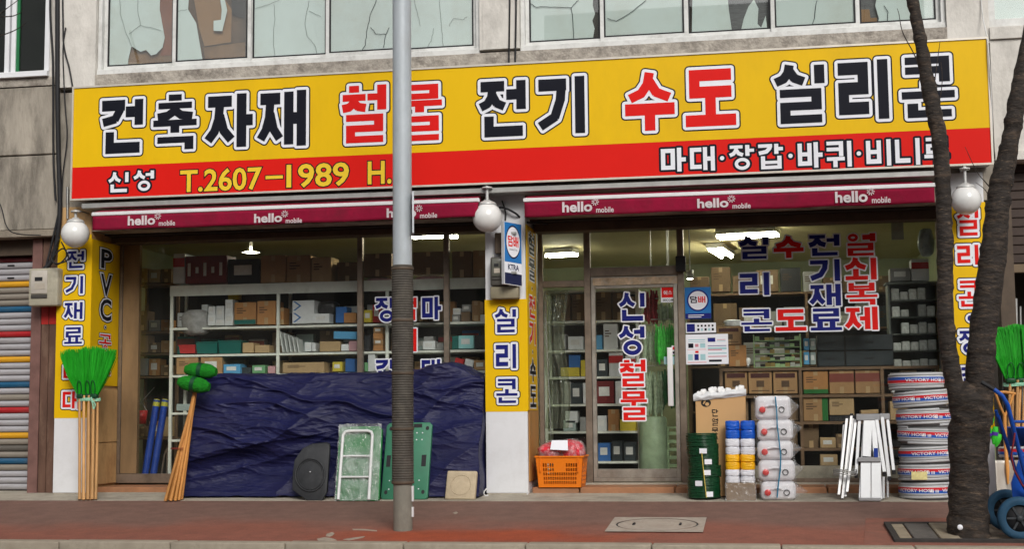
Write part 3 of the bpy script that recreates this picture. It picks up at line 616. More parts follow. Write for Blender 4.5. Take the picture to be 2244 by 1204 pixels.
# ------------------------------------------------------------------ shop front glazing
def framed(name, x0, x1, z0, z1, y, w, mat, d=.06):
    f = MB(); f.box(x0, x1, y-d/2, y+d/2, z0, z0+w); f.box(x0, x1, y-d/2, y+d/2, z1-w, z1); f.box(x0, x0+w, y-d/2, y+d/2, z0+w, z1-w); f.box(x1-w, x1, y-d/2, y+d/2, z0+w, z1-w); return f
def pane(par, x0, x1, z0, z1, y=GY): return B(x0, x1, y-.003, y+.003, z0, z1).build('pane', m_glass, par)
zt0 = ZO-.002
# left bay
f = MB(); xa, xb, xc, xd = -7.26, -4.38, -3.39, -2.84
m_jamb = M('tan jamb board', (.22, .14, .07), .6, var=.3, scale=5, stretch=(1, 1, .25))
f.box(xa, xd, GY-.03, GY+.03, .155, .26); f.box(xa, xd, GY-.03, GY+.03, zt0-.06, zt0)
for x in (xb, xc): f.box(x-.03, x+.03, GY-.035, GY+.035, .26, zt0-.06)
f.box(xd-.05, xd, GY-.03, GY+.03, .26, zt0-.06); f.box(xa, xa+.04, GY-.03, GY+.03, .26, zt0-.06)
lw = f.build('shop_window', m_alubr, bd, bevel=.004)
B(xa+.042, xa+.24, GY-.02, GY+.05, .262, zt0-.062).build('jamb_board', m_jamb, lw, bevel=.004)
pane(lw, xa+.245, xb-.032, .262, zt0-.062); pane(lw, xb+.032, xc-.032, .262, zt0-.062); pane(lw, xc+.032, xd-.052, .262, zt0-.062)
# right bay
f = MB(); ra, rb, rc, rd = -2.36, -1.82, -.81, 1.9
f.box(ra, rd, GY-.03, GY+.03, zt0-.08, zt0); f.box(ra, ra+.05, GY-.03, GY+.03, .157, zt0-.08); f.box(rd-.05, rd, GY-.03, GY+.03, .157, zt0-.08)
for x in (rb, rc): f.box(x-.035, x+.035, GY-.04, GY+.04, .157, zt0-.08)
f.box(ra+.05, rb-.035, GY-.03, GY+.03, 2.27, 2.34); f.box(ra+.05, rb-.035, GY-.03, GY+.03, .157, .24)
f.box(rb+.035, rc-.035, GY-.035, GY+.035, 2.375, 2.47)
f.box(rc+.035, rd-.05, GY-.03, GY+.03, .157, .2)
rw = f.build('shop_window', m_alubr, bd, bevel=.004)
pane(rw, ra+.052, rb-.037, .242, 2.268); pane(rw, ra+.052, rb-.037, 2.342, zt0-.082); pane(rw, rb+.037, rc-.037, 2.472, zt0-.082); pane(rw, rc+.037, rd-.052, .202, zt0-.082)
f = framed('door', rb+.038, rc-.038, .165, 2.37, GY, .045, m_alu); f.box(rb+.083, rc-.083, GY-.03, GY+.03, .21, .3); f.box(rb+.083, rc-.083, GY-.02, GY+.02, 2.24, 2.325)
dr = f.build('door', M('worn door aluminium', (.4, .37, .32), .4, .6, var=.25, scale=8, dirt=(.2, .15, .1), dscale=5, damt=.5), bd, bevel=.004)
pane(dr, rb+.085, rc-.085, .302, 2.238)
x0, x1, z0, z1 = rect(1463, 762, 1475, 891, GY-.06)
B(x0, x1, GY-.075, GY-.05, z0, z1).build('pull_handle', M('white pull bar', (.72, .72, .72), .3, var=.05), dr, bevel=.006, seg=2)
for zz in (z0+.08, z1-.08): B((x0+x1)/2-.01, (x0+x1)/2+.01, GY-.05, GY-.03, zz-.012, zz+.012).build('handle_post', m_alu, dr)
x0, x1, z0, z1 = rect(1481, 562, 1503, 596, GY-.07); B(x0, x1, GY-.12, GY-.042, z0, z1).build('closer_box', m_black, rw, bevel=.008)
# paper strips stuck over the top of the door
mb = MB(); x0, x1, z0, z1 = rect(1299, 608, 1486, 624, GY-.03)
mb.grid(lambda u, v: (x0+(x1-x0)*u, GY-.034-.004*noise.noise((u*9, v*2, 0)), z0+(z1-z0)*v+.006*noise.noise((u*5, 0, 1))), 30, 3)
mb.build('taped_paper', M('yellowed packing tape', (.55, .42, .28), .3, var=.45, scale=14, dirt=(.5, .48, .44), dscale=9, damt=.8), dr)
# ------------------------------------------------------------------ main sign
SY = -.25
c00, c11 = P(160, 192, SY), P(2166, 81, SY)
sx0, sx1 = P(158, 310, SY).x, P(2170, 220, SY).x
sz1 = (P(160, 192, SY).z+P(2164, 82, SY).z)/2; sz0 = (P(157, 440, SY).z+P(2174, 358, SY).z)/2; szm = (P(160, 367, SY).z+P(2169, 280, SY).z)/2
sg = thing('shop_sign', 'long yellow and red sign board with big Korean lettering over the shop', 'sign', ((sx0+sx1)/2, SY, sz0))
B(sx0+.01, sx1-.01, SY+.006, -.01, sz0+.01, sz1-.01).build('sign_box', M('sign box grey', (.4, .4, .4), .5, .3), sg)
B(sx0+.012, sx1-.012, SY, SY+.005, szm, sz1-.012).build('yellow_face', m_yel, sg)
B(sx0+.012, sx1-.012, SY, SY+.005, sz0+.012, szm-.001).build('red_face', m_red, sg)
mb = MB(); mb.box(sx0-.006, sx1+.006, SY-.012, SY+.02, sz1-.012, sz1+.008); mb.box(sx0-.006, sx1+.006, SY-.012, SY+.02, sz0-.008, sz0+.012); mb.box(sx0-.006, sx0+.012, SY-.012, SY+.02, sz0+.012, sz1-.012); mb.box(sx1-.012, sx1+.006, SY-.012, SY+.02, sz0+.012, sz1-.012)
mb.build('edge_trim', M('pale sign trim', (.62, .58, .5), .4, .3), sg)
XR, ZU, NF = (1, 0, 0), (0, 0, 1), (0, -1, 0)
def on_sign(chars, rects, layers, mats, par, Y, tk, inset, name='letter'):
    for ch, (a, b, c, d) in zip(chars, rects):
        if ch == ' ': continue
        x0, x1, z0, z1 = rect(a, b, c, d, Y)
        letter(ch, frame((x0, Y, z0), XR, ZU, NF), x1-x0, z1-z0, layers, mats, par, tk, inset, name)
big = [(215, 210, 322, 345), (328, 198, 440, 337), (445, 197, 563, 332), (560, 190, 680, 330), (740, 178, 856, 322), (862, 176, 978, 318), (1042, 168, 1162, 309), (1171, 159, 1291, 303), (1360, 152, 1488, 296), (1492, 142, 1622, 286), (1688, 134, 1818, 280), (1827, 122, 1957, 272), (1965, 114, 2102, 267)]
L3 = [(.045, 0), (.031, 1), (0, 2)]
for ch, rc_ in zip('건축자재철물전기수도실리콘', big):
    on_sign(ch, [rc_], L3, [m_ink, m_wvin, m_redl if ch in '철물수도' else m_ink], sg, SY, 1.36, .045)
def row(s, px0, px1, py0, py1, py0b, py1b, gap=.12):
    """rects for a row of letters whose top/bottom run from (px0: py0..py1) to (px1: py0b..py1b); '·' takes a third"""
    ws = [.36 if c == '·' else 1 for c in s]; tot = sum(ws); x = px0; out = []
    for w in ws:
        a, b = x, x+(px1-px0)*w/tot; x = b; t = ((a+b)/2-px0)/(px1-px0); g = (b-a)*gap/2
        out.append((a+g, py0+(py0b-py0)*t, b-g, py1+(py1b-py1)*t))
    return out
def dot(px, py, r, Y, layers, mats, par):
    p = P(px, py, Y); mb = MB()
    for k, (gr, mi) in enumerate(layers):
        mb.add([(p.x+(r+gr)*math.cos(a*math.pi/8), Y-.0008-k*.0022, p.z+(r+gr)*math.sin(a*math.pi/8)) for a in range(16)], [list(range(16))], mi)
    return flat_build(mb, 'dot', mats, par)
L2 = [(.022, 0), (0, 1)]
on_sign('신성', [(236, 376, 284, 424), (291, 372, 340, 421)], L2, [m_ink, m_wvin], sg, SY, 1.15, .012)
s = '마대·장갑·바퀴·비니루'; rr = row(s, 1444, 2084, 323, 380, 297, 362, .06)
for ch, q in zip(s, rr):
    if ch == '·': dot((q[0]+q[2])/2, (q[1]+q[3])/2, .022, SY, L2, [m_ink, m_wvin], sg)
    else: on_sign(ch, [q], L2, [m_ink, m_wvin], sg, SY, 1.12, .012)
m_yl = M('yellow vinyl letter', (.85, .58, .03), .4, var=.03)
for txt, (a, b, c, d) in (('T.2607', (395, 369, 574, 419)), ('1989', (628, 358, 765, 410)), ('H.', (806, 353, 858, 404))):
    x0, x1, z0, z1 = rect(a, b, c, d, SY); write(txt, frame((x0, SY, z0), XR, ZU, NF), x1-x0, z1-z0, [(.055, 0), (.02, 1)], [m_ink, m_yl], sg)
x0, x1, z0, z1 = rect(582, 385, 620, 392, SY)
mb = MB(); mb.add([(x0-.01, SY-.0008, z0-.01), (x1+.01, SY-.0008, z0-.01), (x1+.01, SY-.0008, z1+.01), (x0-.01, SY-.0008, z1+.01)], [(0, 1, 2, 3)], 0); mb.add([(x0, SY-.003, z0), (x1, SY-.003, z0), (x1, SY-.003, z1), (x0, SY-.003, z1)], [(0, 1, 2, 3)], 1)
flat_build(mb, 'dash', [m_ink, m_yl], sg)
# gutter rail under the sign
B(P(182, 455, -.22).x, P(2050, 380, -.22).x, -.26, -.03, sz0-.1, sz0-.045).build('under_rail', M('rail aluminium', (.42, .42, .4), .4, .5, var=.15), sg, bevel=.006)
# ------------------------------------------------------------------ awnings
def awning(pa, pb, texts, label):
    AY = -.4; x0, x1 = P(pa[0], pa[1], AY).x, P(pb[0], pb[1], AY).x
    zt_ = (P(pa[0], pa[1], AY).z+P(pb[0], pb[1], AY).z)/2
    t = thing('awning', label, 'awning', ((x0+x1)/2, AY, zt_-.2), 'maroon folding awnings over the shop front')
    MB().tube([(x0+.03, -.2, zt_+.005), (x1-.03, -.2, zt_+.005)], .055, 14).build('cloth_roll', m_maroon, t)
    mb = MB(); mb.add([(x0+.02, -.22, zt_+.058), (x1-.02, -.22, zt_+.058), (x1-.02, AY+.006, zt_+.015), (x0+.02, AY+.006, zt_+.015)], [(0, 1, 2, 3)]); mb.add([(x0+.02, -.22, zt_+.056), (x1-.02, -.22, zt_+.056), (x1-.02, AY+.006, zt_+.013), (x0+.02, AY+.006, zt_+.013)], [(3, 2, 1, 0)])
    mb.build('cloth', m_maroon, t)
    mb = MB(); mb.box(x0, x1, AY, AY+.045, zt_-.026, zt_+.014); mb.build('front_bar', M('white awning bar', (.78, .78, .78), .35, .1, var=.06), t, bevel=.006)
    for x in (x0+.2, (x0+x1)/2, x1-.2): MB().box(x-.015, x+.015, -.2, .02, zt_-.03, zt_+.0).build('arm_bracket', m_alu, t)
    h = .155; mb = MB()
    wv = lambda x: .01*math.sin(x*2.1)+.007*math.sin(x*5.3+1)+.003*math.sin(x*17)
    mb.grid(lambda u, v: (x0+.012+(x1-x0-.024)*u, AY+.012+wv(x0+(x1-x0)*u)*(1-v)*1.0, zt_-.027-h*(1-v)-.004*math.sin(u*31)*(1-v)), 90, 5)
    va = mb.build('valance', m_maroon, t); sm = va.modifiers.new('thick', 'SOLIDIFY'); sm.thickness = .003; sm.offset = 0
    m_l = M('pale awning print', (.62, .55, .56), .7, var=.15)
    for (a, b, c, d) in texts:
        # large word, small word and a burst
        xa_, xb_, za, zb2 = rect(a, b, a+(c-a)*.585, d, AY)
        fr = lambda u, v, dd, xa_=xa_, za=za: Vector((xa_+u, AY+.009+wv(xa_+u)*(.62-v*3)-dd, za+v))
        fr = lambda u, v, dd, xa_=xa_, za=za: Vector((xa_+u, AY-.002+min(0, wv(xa_+u))*.75-dd, za+v))
        write('hello', fr, xb_-xa_, zb2-za, [(.03, 0)], [m_l], va)
        xa2, xb2, za2, zc2 = rect(a+(c-a)*.66, b+(d-b)*.5, c, d+1, AY)
        fr2 = lambda u, v, dd, xa2=xa2, za2=za2: Vector((xa2+u, AY-.002+min(0, wv(xa2+u))*.75-dd, za2+v))
        write('mobile', fr2, xb2-xa2, zc2-za2, [(.015, 0)], [m_l], va)
        pc = P(a+(c-a)*.64, b+1, AY); mb = MB()
        for k in range(9):
            an = k*2*math.pi/9; ca_, sa_ = math.cos(an), math.sin(an)
            q = [(pc.x+ca_*r_-sa_*w_, AY-.0035+min(0, wv(pc.x))*.75, pc.z+sa_*r_+ca_*w_) for r_, w_ in ((.012, -.003), (.038, -.005), (.038, .005), (.012, .003))]
            mb.add(q, [(0, 1, 2, 3)])
        flat_build(mb, 'burst_mark', [m_l], va)
    return t
awning((200, 469), (1050, 436), [(281, 473, 384, 494), (557, 468, 662, 488), (848, 456, 958, 477)], 'maroon awning rolled up above the left display window')
awning((1146, 438), (2050, 403), [(1232, 442, 1345, 465), (1528, 435, 1645, 456), (1830, 419, 1952, 444)], 'maroon awning rolled up above the glass door')
# ------------------------------------------------------------------ globe lamps
def globe(px, py, r_px, label, topy, lean=0):
    Y = -.28; c = P(px, py, Y); r = r_px/FPX*(DCAM+Y)*1.0
    t = thing('globe_lamp', label, 'lamp', (c.x, c.y, c.z-r), 'white globe lamps on the pillars')
    prof = [(max(.001, r*math.sin(a)), -r*math.cos(a)) for a in [math.pi*k/18 for k in range(17)]]
    MB().lathe(prof, c, 32).build('globe', m_lamp, t)
    MB().lathe([(.001, r*1.2), (r*.2, r*1.18), (r*.28, r*1.1), (r*.5, r*1.02), (r*.62, r*.9), (r*.62, r*.8), (r*.4, r*.79)], c, 24).build('cap', M('white lamp cap', (.62, .62, .6), .35, .3, dirt=(.3, .28, .25), damt=.5), t)
    zt_ = P(px, topy, Y).z
    MB().tube([(c.x, c.y, c.z+r*1.1), (c.x, c.y, zt_)], r*.1, 10).build('stem', MATS['white lamp cap'], t)
    MB().lathe([(.001, 0), (r*.35, 0), (r*.35, .015), (r*.12, .02)], (c.x, c.y, zt_-.018), 16).build('ceiling_plate', MATS['white lamp cap'], t)
    mb = MB(); mb.box(c.x-.012, c.x+.012, c.y-.01, .02, zt_, zt_+.015); mb.build('bracket', m_alu, t)
globe(165, 513, 33, 'white globe lamp over the left pillar beside the meter', 462)
globe(1068, 477, 34, 'white globe lamp over the middle pillar between two awnings', 410)
globe(2117, 439, 31.5, 'white globe lamp on the right pillar between the tree limbs', 368)
# ------------------------------------------------------------------ pillar signs
LP = [(.03, 0), (.02, 1), (0, 2)]
def pillar_sign(label, x0, x1, z0, z1, Y=0.0):
    t = thing('pillar_sign', label, 'sign', ((x0+x1)/2, Y, z0)); B(x0, x1, Y-.006, Y-.001, z0, z1).build('front_panel', m_yel, t); return t
# left
z0 = P(160, 917, 0).z; z1 = P(165, 515, 0).z
ps = pillar_sign('yellow pillar sign with vertical blue Korean letters on the left corner', -7.672, -7.271, z0, z1)
Y0 = -.006
for ch, (a, b, c, d) in zip('전기재료', ((143, 545, 190, 594), (139, 600, 188, 650), (136, 657, 187, 706), (136, 712, 186, 760))):
    on_sign(ch, [(a, b, c, d)], LP, [m_ink, m_wvin, m_navy], ps, Y0, 1.05, .03)
for ch, q in zip('마대', ((134, 795, 183, 838), (132, 852, 182, 903))): on_sign(ch, [q], LP, [m_ink, m_wvin, m_redl], ps, Y0, 1.05, .03)
z1s, z0s = P(240, 532, .35).z, P(240, 846, .35).z
B(-7.271, -7.262, -.004, GY-.03, z0s, z1s).build('side_panel', m_yel, ps)
def side_frame(X, Yc, z, w): return frame((X, Yc-w/2, z), (0, 1, 0), (0, 0, 1), (1, 0, 0))
for txt, za, zb3 in (('P', 548, 590), ('V', 602, 650), ('C', 656, 704)):
    q1, q0 = P(232, za, .35).z, P(232, zb3, .35).z; write(txt, side_frame(-7.262, .34, q0, .27), .27, q1-q0, [(.095, 0), (.065, 1), (.02, 2)], [m_ink, m_wvin, m_ink], ps)
mb = MB(); zc = P(232, 718, .35).z
for k, r_ in enumerate((.03, .022, .014)): mb.add([(-7.261+k*.002, .34+r_*1.2*math.cos(a*math.pi/8), zc+r_*math.sin(a*math.pi/8)) for a in range(16)], [list(range(16))], (0, 1, 0)[k])
flat_build(mb, 'dot', [m_ink, m_wvin], ps)
for ch, za, zb3 in (('공', 730, 775), ('구', 795, 840)):
    q1, q0 = P(232, za, .35).z, P(232, zb3, .35).z; letter(ch, side_frame(-7.262, .34, q0, .34), .34, q1-q0, [(.02, 0), (.013, 1), (0, 2)], [m_ink, m_wvin, m_redl], ps, 1.0, .02)
# middle
z0 = P(1110, 903, 0).z; z1 = P(1105, 657, 0).z
ps = pillar_sign('yellow pillar sign with three blue Korean letters on the middle pillar', -2.822, -2.378, z0, z1)
for ch, q in zip('실리콘', ((1078, 672, 1138, 736), (1080, 748, 1138, 815), (1081, 824, 1141, 891))): on_sign(ch, [q], [(.032, 0), (.022, 1), (0, 2)], [m_ink, m_wvin, m_navy], ps, Y0, 1.15, .033)
z1s, z0s = P(1165, 500, .3).z, P(1165, 900, .3).z
B(-2.378, -2.369, -.006, .6, z0s, z1s).build('side_panel', m_yel, ps)
ys = 508
for ch, mt in zip('철물·전기·수도', (m_ink, m_ink, m_ink, m_redl, m_redl, m_ink, m_ink, m_ink)):
    h = 22 if ch == '·' else 54
    q1, q0 = P(1166, ys, .3).z, P(1166, ys+h, .3).z; ys += h+3
    if ch == '·':
        mb = MB(); zc = (q0+q1)/2
        for k, r_ in enumerate((.026, .016)): mb.add([(-2.368+k*.002, .3+r_*1.5*math.cos(a*math.pi/8), zc+r_*math.sin(a*math.pi/8)) for a in range(16)], [list(range(16))], (1, 0)[k])
        flat_build(mb, 'dot', [m_ink, m_wvin], ps)
    else: letter(ch, side_frame(-2.369, .3, q0, .42), .42, q1-q0, [(.016, 1), (0, 2)], [m_ink, m_wvin, mt], ps, 1.0, .018)
# right
z0 = P(2110, 960, 0).z; z1 = P(2125, 444, 0).z
ps = pillar_sign('yellow pillar sign with red and blue letters between the tree limbs', 1.905, 2.245, z0, z1)
for ch, q, mt in zip('실리콘장갑', ((2090, 452, 2152, 524), (2090, 530, 2152, 588), (2093, 608, 2155, 680), (2095, 718, 2155, 783), (2100, 798, 2158, 862)), (m_redl, m_redl, m_redl, m_navy, m_navy)): on_sign(ch, [q], [(.032, 0), (.022, 1), (0, 2)], [m_ink, m_wvin, mt], ps, Y0, 1.15, .033)
dot(2127, 698, .03, Y0, [(.03, 0), (.02, 1), (0, 2)], [m_ink, m_wvin, m_navy], ps)
# ------------------------------------------------------------------ tobacco blade sign and meters
bs = thing('blade_sign', 'blue and white tobacco sign standing out from the middle pillar', 'sign', (-2.5, -.2, P(1125, 624, -.1).z))
x0, x1, z0, z1 = rect(1109, 487, 1142, 624, -.15)
zA = z0+(z1-z0)*.36; zB = z0+(z1-z0)*.19
BO = Vector((x0, -.26, z0)); RV = Vector((x1-x0, .16, -.02)); bw = RV.length
fb = frame(BO, RV, ZU, Vector((.16, -(x1-x0), 0)))
def plate(mb, fr, u0, u1, v0, v1, d, m=0): mb.add([fr(u0, v0, d), fr(u1, v0, d), fr(u1, v1, d), fr(u0, v1, d)], [(0, 1, 2, 3)], m)
nv = Vector((.16, -(x1-x0), 0)).normalized()
mb = MB(); mb.poly([fb(0, 0, 0), fb(bw, 0, 0), fb(bw, z1-z0, 0), fb(0, z1-z0, 0)], -nv*.05); mb.build('sign_case', M('white sign case', (.7, .71, .73), .4), bs)
mb = MB(); plate(mb, fb, .006, bw-.006, zA-z0, z1-z0-.006, .001, 0); plate(mb, fb, .006, bw-.006, zB-z0, zA-z0-.003, .001, 1); plate(mb, fb, .006, bw-.006, .006, zB-z0-.003, .001, 2)
cu, cv = bw/2, (zA-z0+z1-z0)/2+.005; ru, rv = bw*.42, (z1-zA)*.42
for k, (s_, mi) in enumerate(((1, 2), (.9, 1))): mb.add([fb(cu+ru*s_*math.cos(a*math.pi/14), cv+rv*s_*math.sin(a*math.pi/14), .002+.001*k) for a in range(28)], [list(range(28))], mi)
m_bl = M('tobacco blue', (.02, .17, .48), .4, var=.05); m_dn = M('deep navy print', (.012, .016, .06), .4)
flat_build(mb, 'sign_face', [m_bl, m_wvin, m_dn], bs)
for k, ch in enumerate('담배'): letter(ch, frame(fb(bw*(.2+.31*k), cv-.05, .004), RV, ZU, nv), bw*.28, .11, [(0, 0)], [m_redl], bs, 1.1, 0)
write('CIGARETTES', frame(fb(bw*.28, cv-.09, .004), RV, ZU, nv), bw*.44, .018, [(.0, 0)], [m_dn], bs)
write('KTRA', frame(fb(bw*.2, zB-z0+.03, .002), RV, ZU, nv), bw*.62, .06, [(.03, 0)], [m_dn], bs)
for zz in (z0+.12, z1-.12): B(-2.52, -2.45, -.2, -.005, zz-.012, zz+.012).build('bracket', m_alu, bs)
def meter(px, Y, label, dark, name='electric_meter'):
    x0, x1, z0, z1 = rect(*px, Y); d = .13; t = thing(name, label, 'electric meter', ((x0+x1)/2, Y, z0), 'electric meters on the shop front')
    mc_ = M('meter case '+('dark' if dark else 'cream'), (.09, .085, .075) if dark else (.42, .39, .3), .45, var=.15, scale=9, dirt=(.1, .09, .07), dscale=8, damt=.5)
    B(x0, x1, Y, Y+d, z0, z1).build('case', mc_, t, bevel=.02, seg=3)
    w, h = x1-x0, z1-z0
    B(x0+w*.1, x0+w*.66, Y-.012, Y+.001, z0+h*.32, z1-h*.06).build('window_cover', M('meter window '+str(dark), (.12, .12, .1) if dark else (.5, .46, .4), .25, coat=.5, var=.15), t, bevel=.008, seg=2)
    B(x0+w*.24, x0+w*.5, Y-.0155, Y-.0125, z0+h*.66, z0+h*.76).build('dial', m_black, t); B(x0+w*.24, x0+w*.58, Y-.0155, Y-.0125, z0+h*.44, z0+h*.6).build('plate', M('meter plate', (.45, .4, .33), .5), t)
    B(x0+w*.1, x0+w*.66, Y-.01, Y+.001, z0+h*.2, z0+h*.3).build('terminal_cover', M('meter terminal', (.06, .055, .05), .5), t, bevel=.004)
    B(x0+w*.03, x1-w*.03, Y+d, .3 if px[0] < 200 else 0, z0+.02, z1-.02).build('backplate', m_brown, t)
    return t
meter((62, 588, 126, 671), -.12, 'cream electric meter box left of the yellow corner pillar', False)
meter((1074, 563, 1112, 627), -.14, 'dark electric meter on the middle pillar beside the blade sign', True)
x0, x1, z0, z1 = rect(1074, 628, 1136, 655, -.12); B(x0, x1, -.12, -.007, z0, z1).build('terminal_box', M('meter case tan', (.25, .22, .15), .5, var=.2), None, bevel=.012, seg=2); tag(bpy.data.objects['terminal_box'], 'low tan junction box under the dark meter on the middle pillar', 'junction box')
x0, x1, z0, z1 = rect(1084, 510, 1108, 556, -.08); B(x0, x1, -.08, -.007, z0, z1).build('switch_box', m_brown, None, bevel=.008); tag(bpy.data.objects['switch_box'], 'small brown switch box above the dark meter, behind the blade sign', 'junction box')
# ------------------------------------------------------------------ cables and pipes on the left joint
def cable(name, pts, r, label, mat=None, cat='cable', sub=6):
    c = [P(*p) if len(p) == 3 else Vector(p) for p in pts]; out = []
    for i in range(len(c)-1):
        p0, p1, p2, p3 = c[max(0, i-1)], c[i], c[i+1], c[min(len(c)-1, i+2)]
        for k in range(sub):
            t_ = k/sub; out.append(.5*((2*p1)+(p2-p0)*t_+(2*p0-5*p1+4*p2-p3)*t_*t_+(3*p1-p0-3*p2+p3)*t_**3))
    out.append(c[-1]); o = MB().tube(out, r, 6).build(name, mat or m_black); tag(o, label, cat); return o
cable('cable_bundle', [(125, -160, -.02), (126, 0, -.02), (126, 200, -.02), (128, 330, -.02), (131, 470, -.05), (118, 560, -.05), (96, 592, -.08)], .026, 'thick black cable bundle running down beside the sign end')
cable('cable', [(135, -160, -.03), (138, 40, -.03), (140, 100, -.03), (152, 150, -.03), (160, 196, -.03)], .009, 'thin black cable bending from the wall joint to the sign corner')
cable('cable', [(144, 60, -.02), (138, 110, -.02), (142, 220, -.02), (147, 300, -.02), (138, 380, -.02), (134, 450, -.04)], .007, 'thin cable hanging straight behind the sign end')
cable('cable', [(112, -160, .02), (110, 20, .02), (116, 140, .02), (117, 340, .02), (122, 440, .0)], .012, 'black cable along the edge of the grey wall')
cable('cable', [(-60, 372, .0), (-4, 440, .0), (14, 495, .0), (36, 512, .0), (90, 516, .0)], .006, 'slack thin cable drooping across the left concrete wall')
cable('cable', [(128, 470, -.05), (112, 540, -.06), (100, 588, -.08)], .012, 'black cable feeding into the top of the cream meter')
cable('cable_coil', [(132, 520, -.2), (112, 560, -.22), (122, 578, -.22), (150, 568, -.22), (138, 545, -.22), (116, 566, -.22), (126, 580, -.2), (146, 560, -.2), (134, 530, -.2)], .008, 'tangled loop of black wire under the left globe lamp')
cable('conduit_pipe', [(148, 410, -.02), (148, 480, -.02)], .014, 'short grey conduit stub beside the left globe lamp', m_alu, 'pipe')
cable('cable', [(1049, 470, .05), (1096, 455, -.05), (1130, 468, -.05), (1150, 486, .1), (1200, 492, .2)], .012, 'black cable sagging between the two awnings over the middle pillar')
cable('cable', [(1100, 440, .0), (1108, 470, -.02), (1102, 520, -.06)], .009, 'short black cable dropping to the brown switch box')
cable('cable', [(1116, -200, -.02), (1117, 0, -.02), (1115, 137, -.02)], .01, 'left of two black cables on the pier between upper windows')
cable('cable', [(1130, -200, -.02), (1131, 0, -.02), (1129, 136, -.02)], .01, 'right of two black cables on the pier between upper windows')
cable('cable', [(2140, -160, -.02), (2152, 20, -.03), (2164, 90, -.27), (2172, 200, -.27), (2176, 330, -.2), (2180, 372, -.05)], .006, 'white thin cable running down the right end of the sign', m_frame)
cable('cable', [(1066, 1072, -.02), (1060, 1082, -.06), (1066, 1093, -.15), (1056, 1094, -.18), (1070, 1086, -.1)], .008, 'loose pale cord lying at the foot of the middle pillar', m_frame)
# ------------------------------------------------------------------ street pole
pb_ = G(883, 1163); r0 = .083
pl = thing('utility_pole', 'galvanised steel street pole with dark ribbed wrap round its middle', 'pole', pb_)
m_galv = M('galvanised steel', (.46, .5, .53), .5, .15, var=.14, scale=6, dirt=(.36, .37, .37), dscale=5, damt=.5, stretch=(1, 1, .4))
m_dull = M('dull painted steel', (.25, .24, .2), .7, .2, var=.2, scale=6, dirt=(.12, .11, .09), dscale=4, damt=.6, stretch=(1, 1, .5))
m_wrap = M('dark ribbed wrap', (.075, .066, .055), .7, var=.35, scale=10, dirt=(.15, .13, .1), dscale=6, damt=.6)
zw0, zw1 = P(883, 1061, pb_.y).z, P(880, 585, pb_.y).z
lean = -.0
mb = MB(); mb.tube([(pb_.x, pb_.y, pb_.z-.1), (pb_.x, pb_.y, zw0+.01)], r0*1.0, 28); mb.build('lower_shaft', m_dull, pl)
mb = MB(); mb.tube([(pb_.x, pb_.y, zw1-.01), (pb_.x, pb_.y, 8)], [r0*1.02, r0*.98], 28); mb.build('upper_shaft', m_galv, pl)
prof = []; z = zw0; k = 0
while z < zw1:
    b_ = r0*1.115; prof += [(b_, z), (b_+.0045, z+.004), (b_+.0045, z+.010), (b_, z+.014)]; z += .022; k += 1
prof = [(r0*1.01, zw0)]+prof+[(r0*1.03, z)]
MB().lathe(prof, (pb_.x, pb_.y, 0), 28).build('ribbed_wrap', m_wrap, pl)
for py in (590, 703, 819, 941, 1058): zz = P(882, py, pb_.y).z; MB().lathe([(r0*1.17, zz-.012), (r0*1.2, zz-.008), (r0*1.2, zz+.008), (r0*1.17, zz+.012)], (pb_.x, pb_.y, 0), 28).build('clamp_band', m_brown, pl)
mb = MB(); q = P(906, 1000, pb_.y); mb.box(pb_.x+r0*.95, pb_.x+r0*.95+.018, pb_.y-.012, pb_.y+.012, P(905, 1100, pb_.y).z, P(905, 1066, pb_.y).z); mb.box(pb_.x+r0*.95, pb_.x+r0*.95+.018, pb_.y-.012, pb_.y+.012, P(905, 1134, pb_.y).z, P(905, 1112, pb_.y).z); mb.build('earth_strip', m_white, pl)
pz0, pz1 = P(905, 514, pb_.y).z, P(905, 424, pb_.y).z; mb = MB(); mb.obox((pb_.x+r0*1.02+.018, pb_.y-.02, (pz0+pz1)/2), (.1*.252, -.1*.968, 0), (.968*.008, .252*.008, 0), (0, 0, (pz1-pz0)/2)); mb.build('edge_on_plate', M('back of sign plate', (.45, .47, .5), .4, .6), pl)
B(pb_.x+r0*.97, pb_.x+r0*1.02, pb_.y-.02, pb_.y+.02, P(905, 480, pb_.y).z, P(905, 470, pb_.y).z).build('plate_bracket', m_alu, pl)
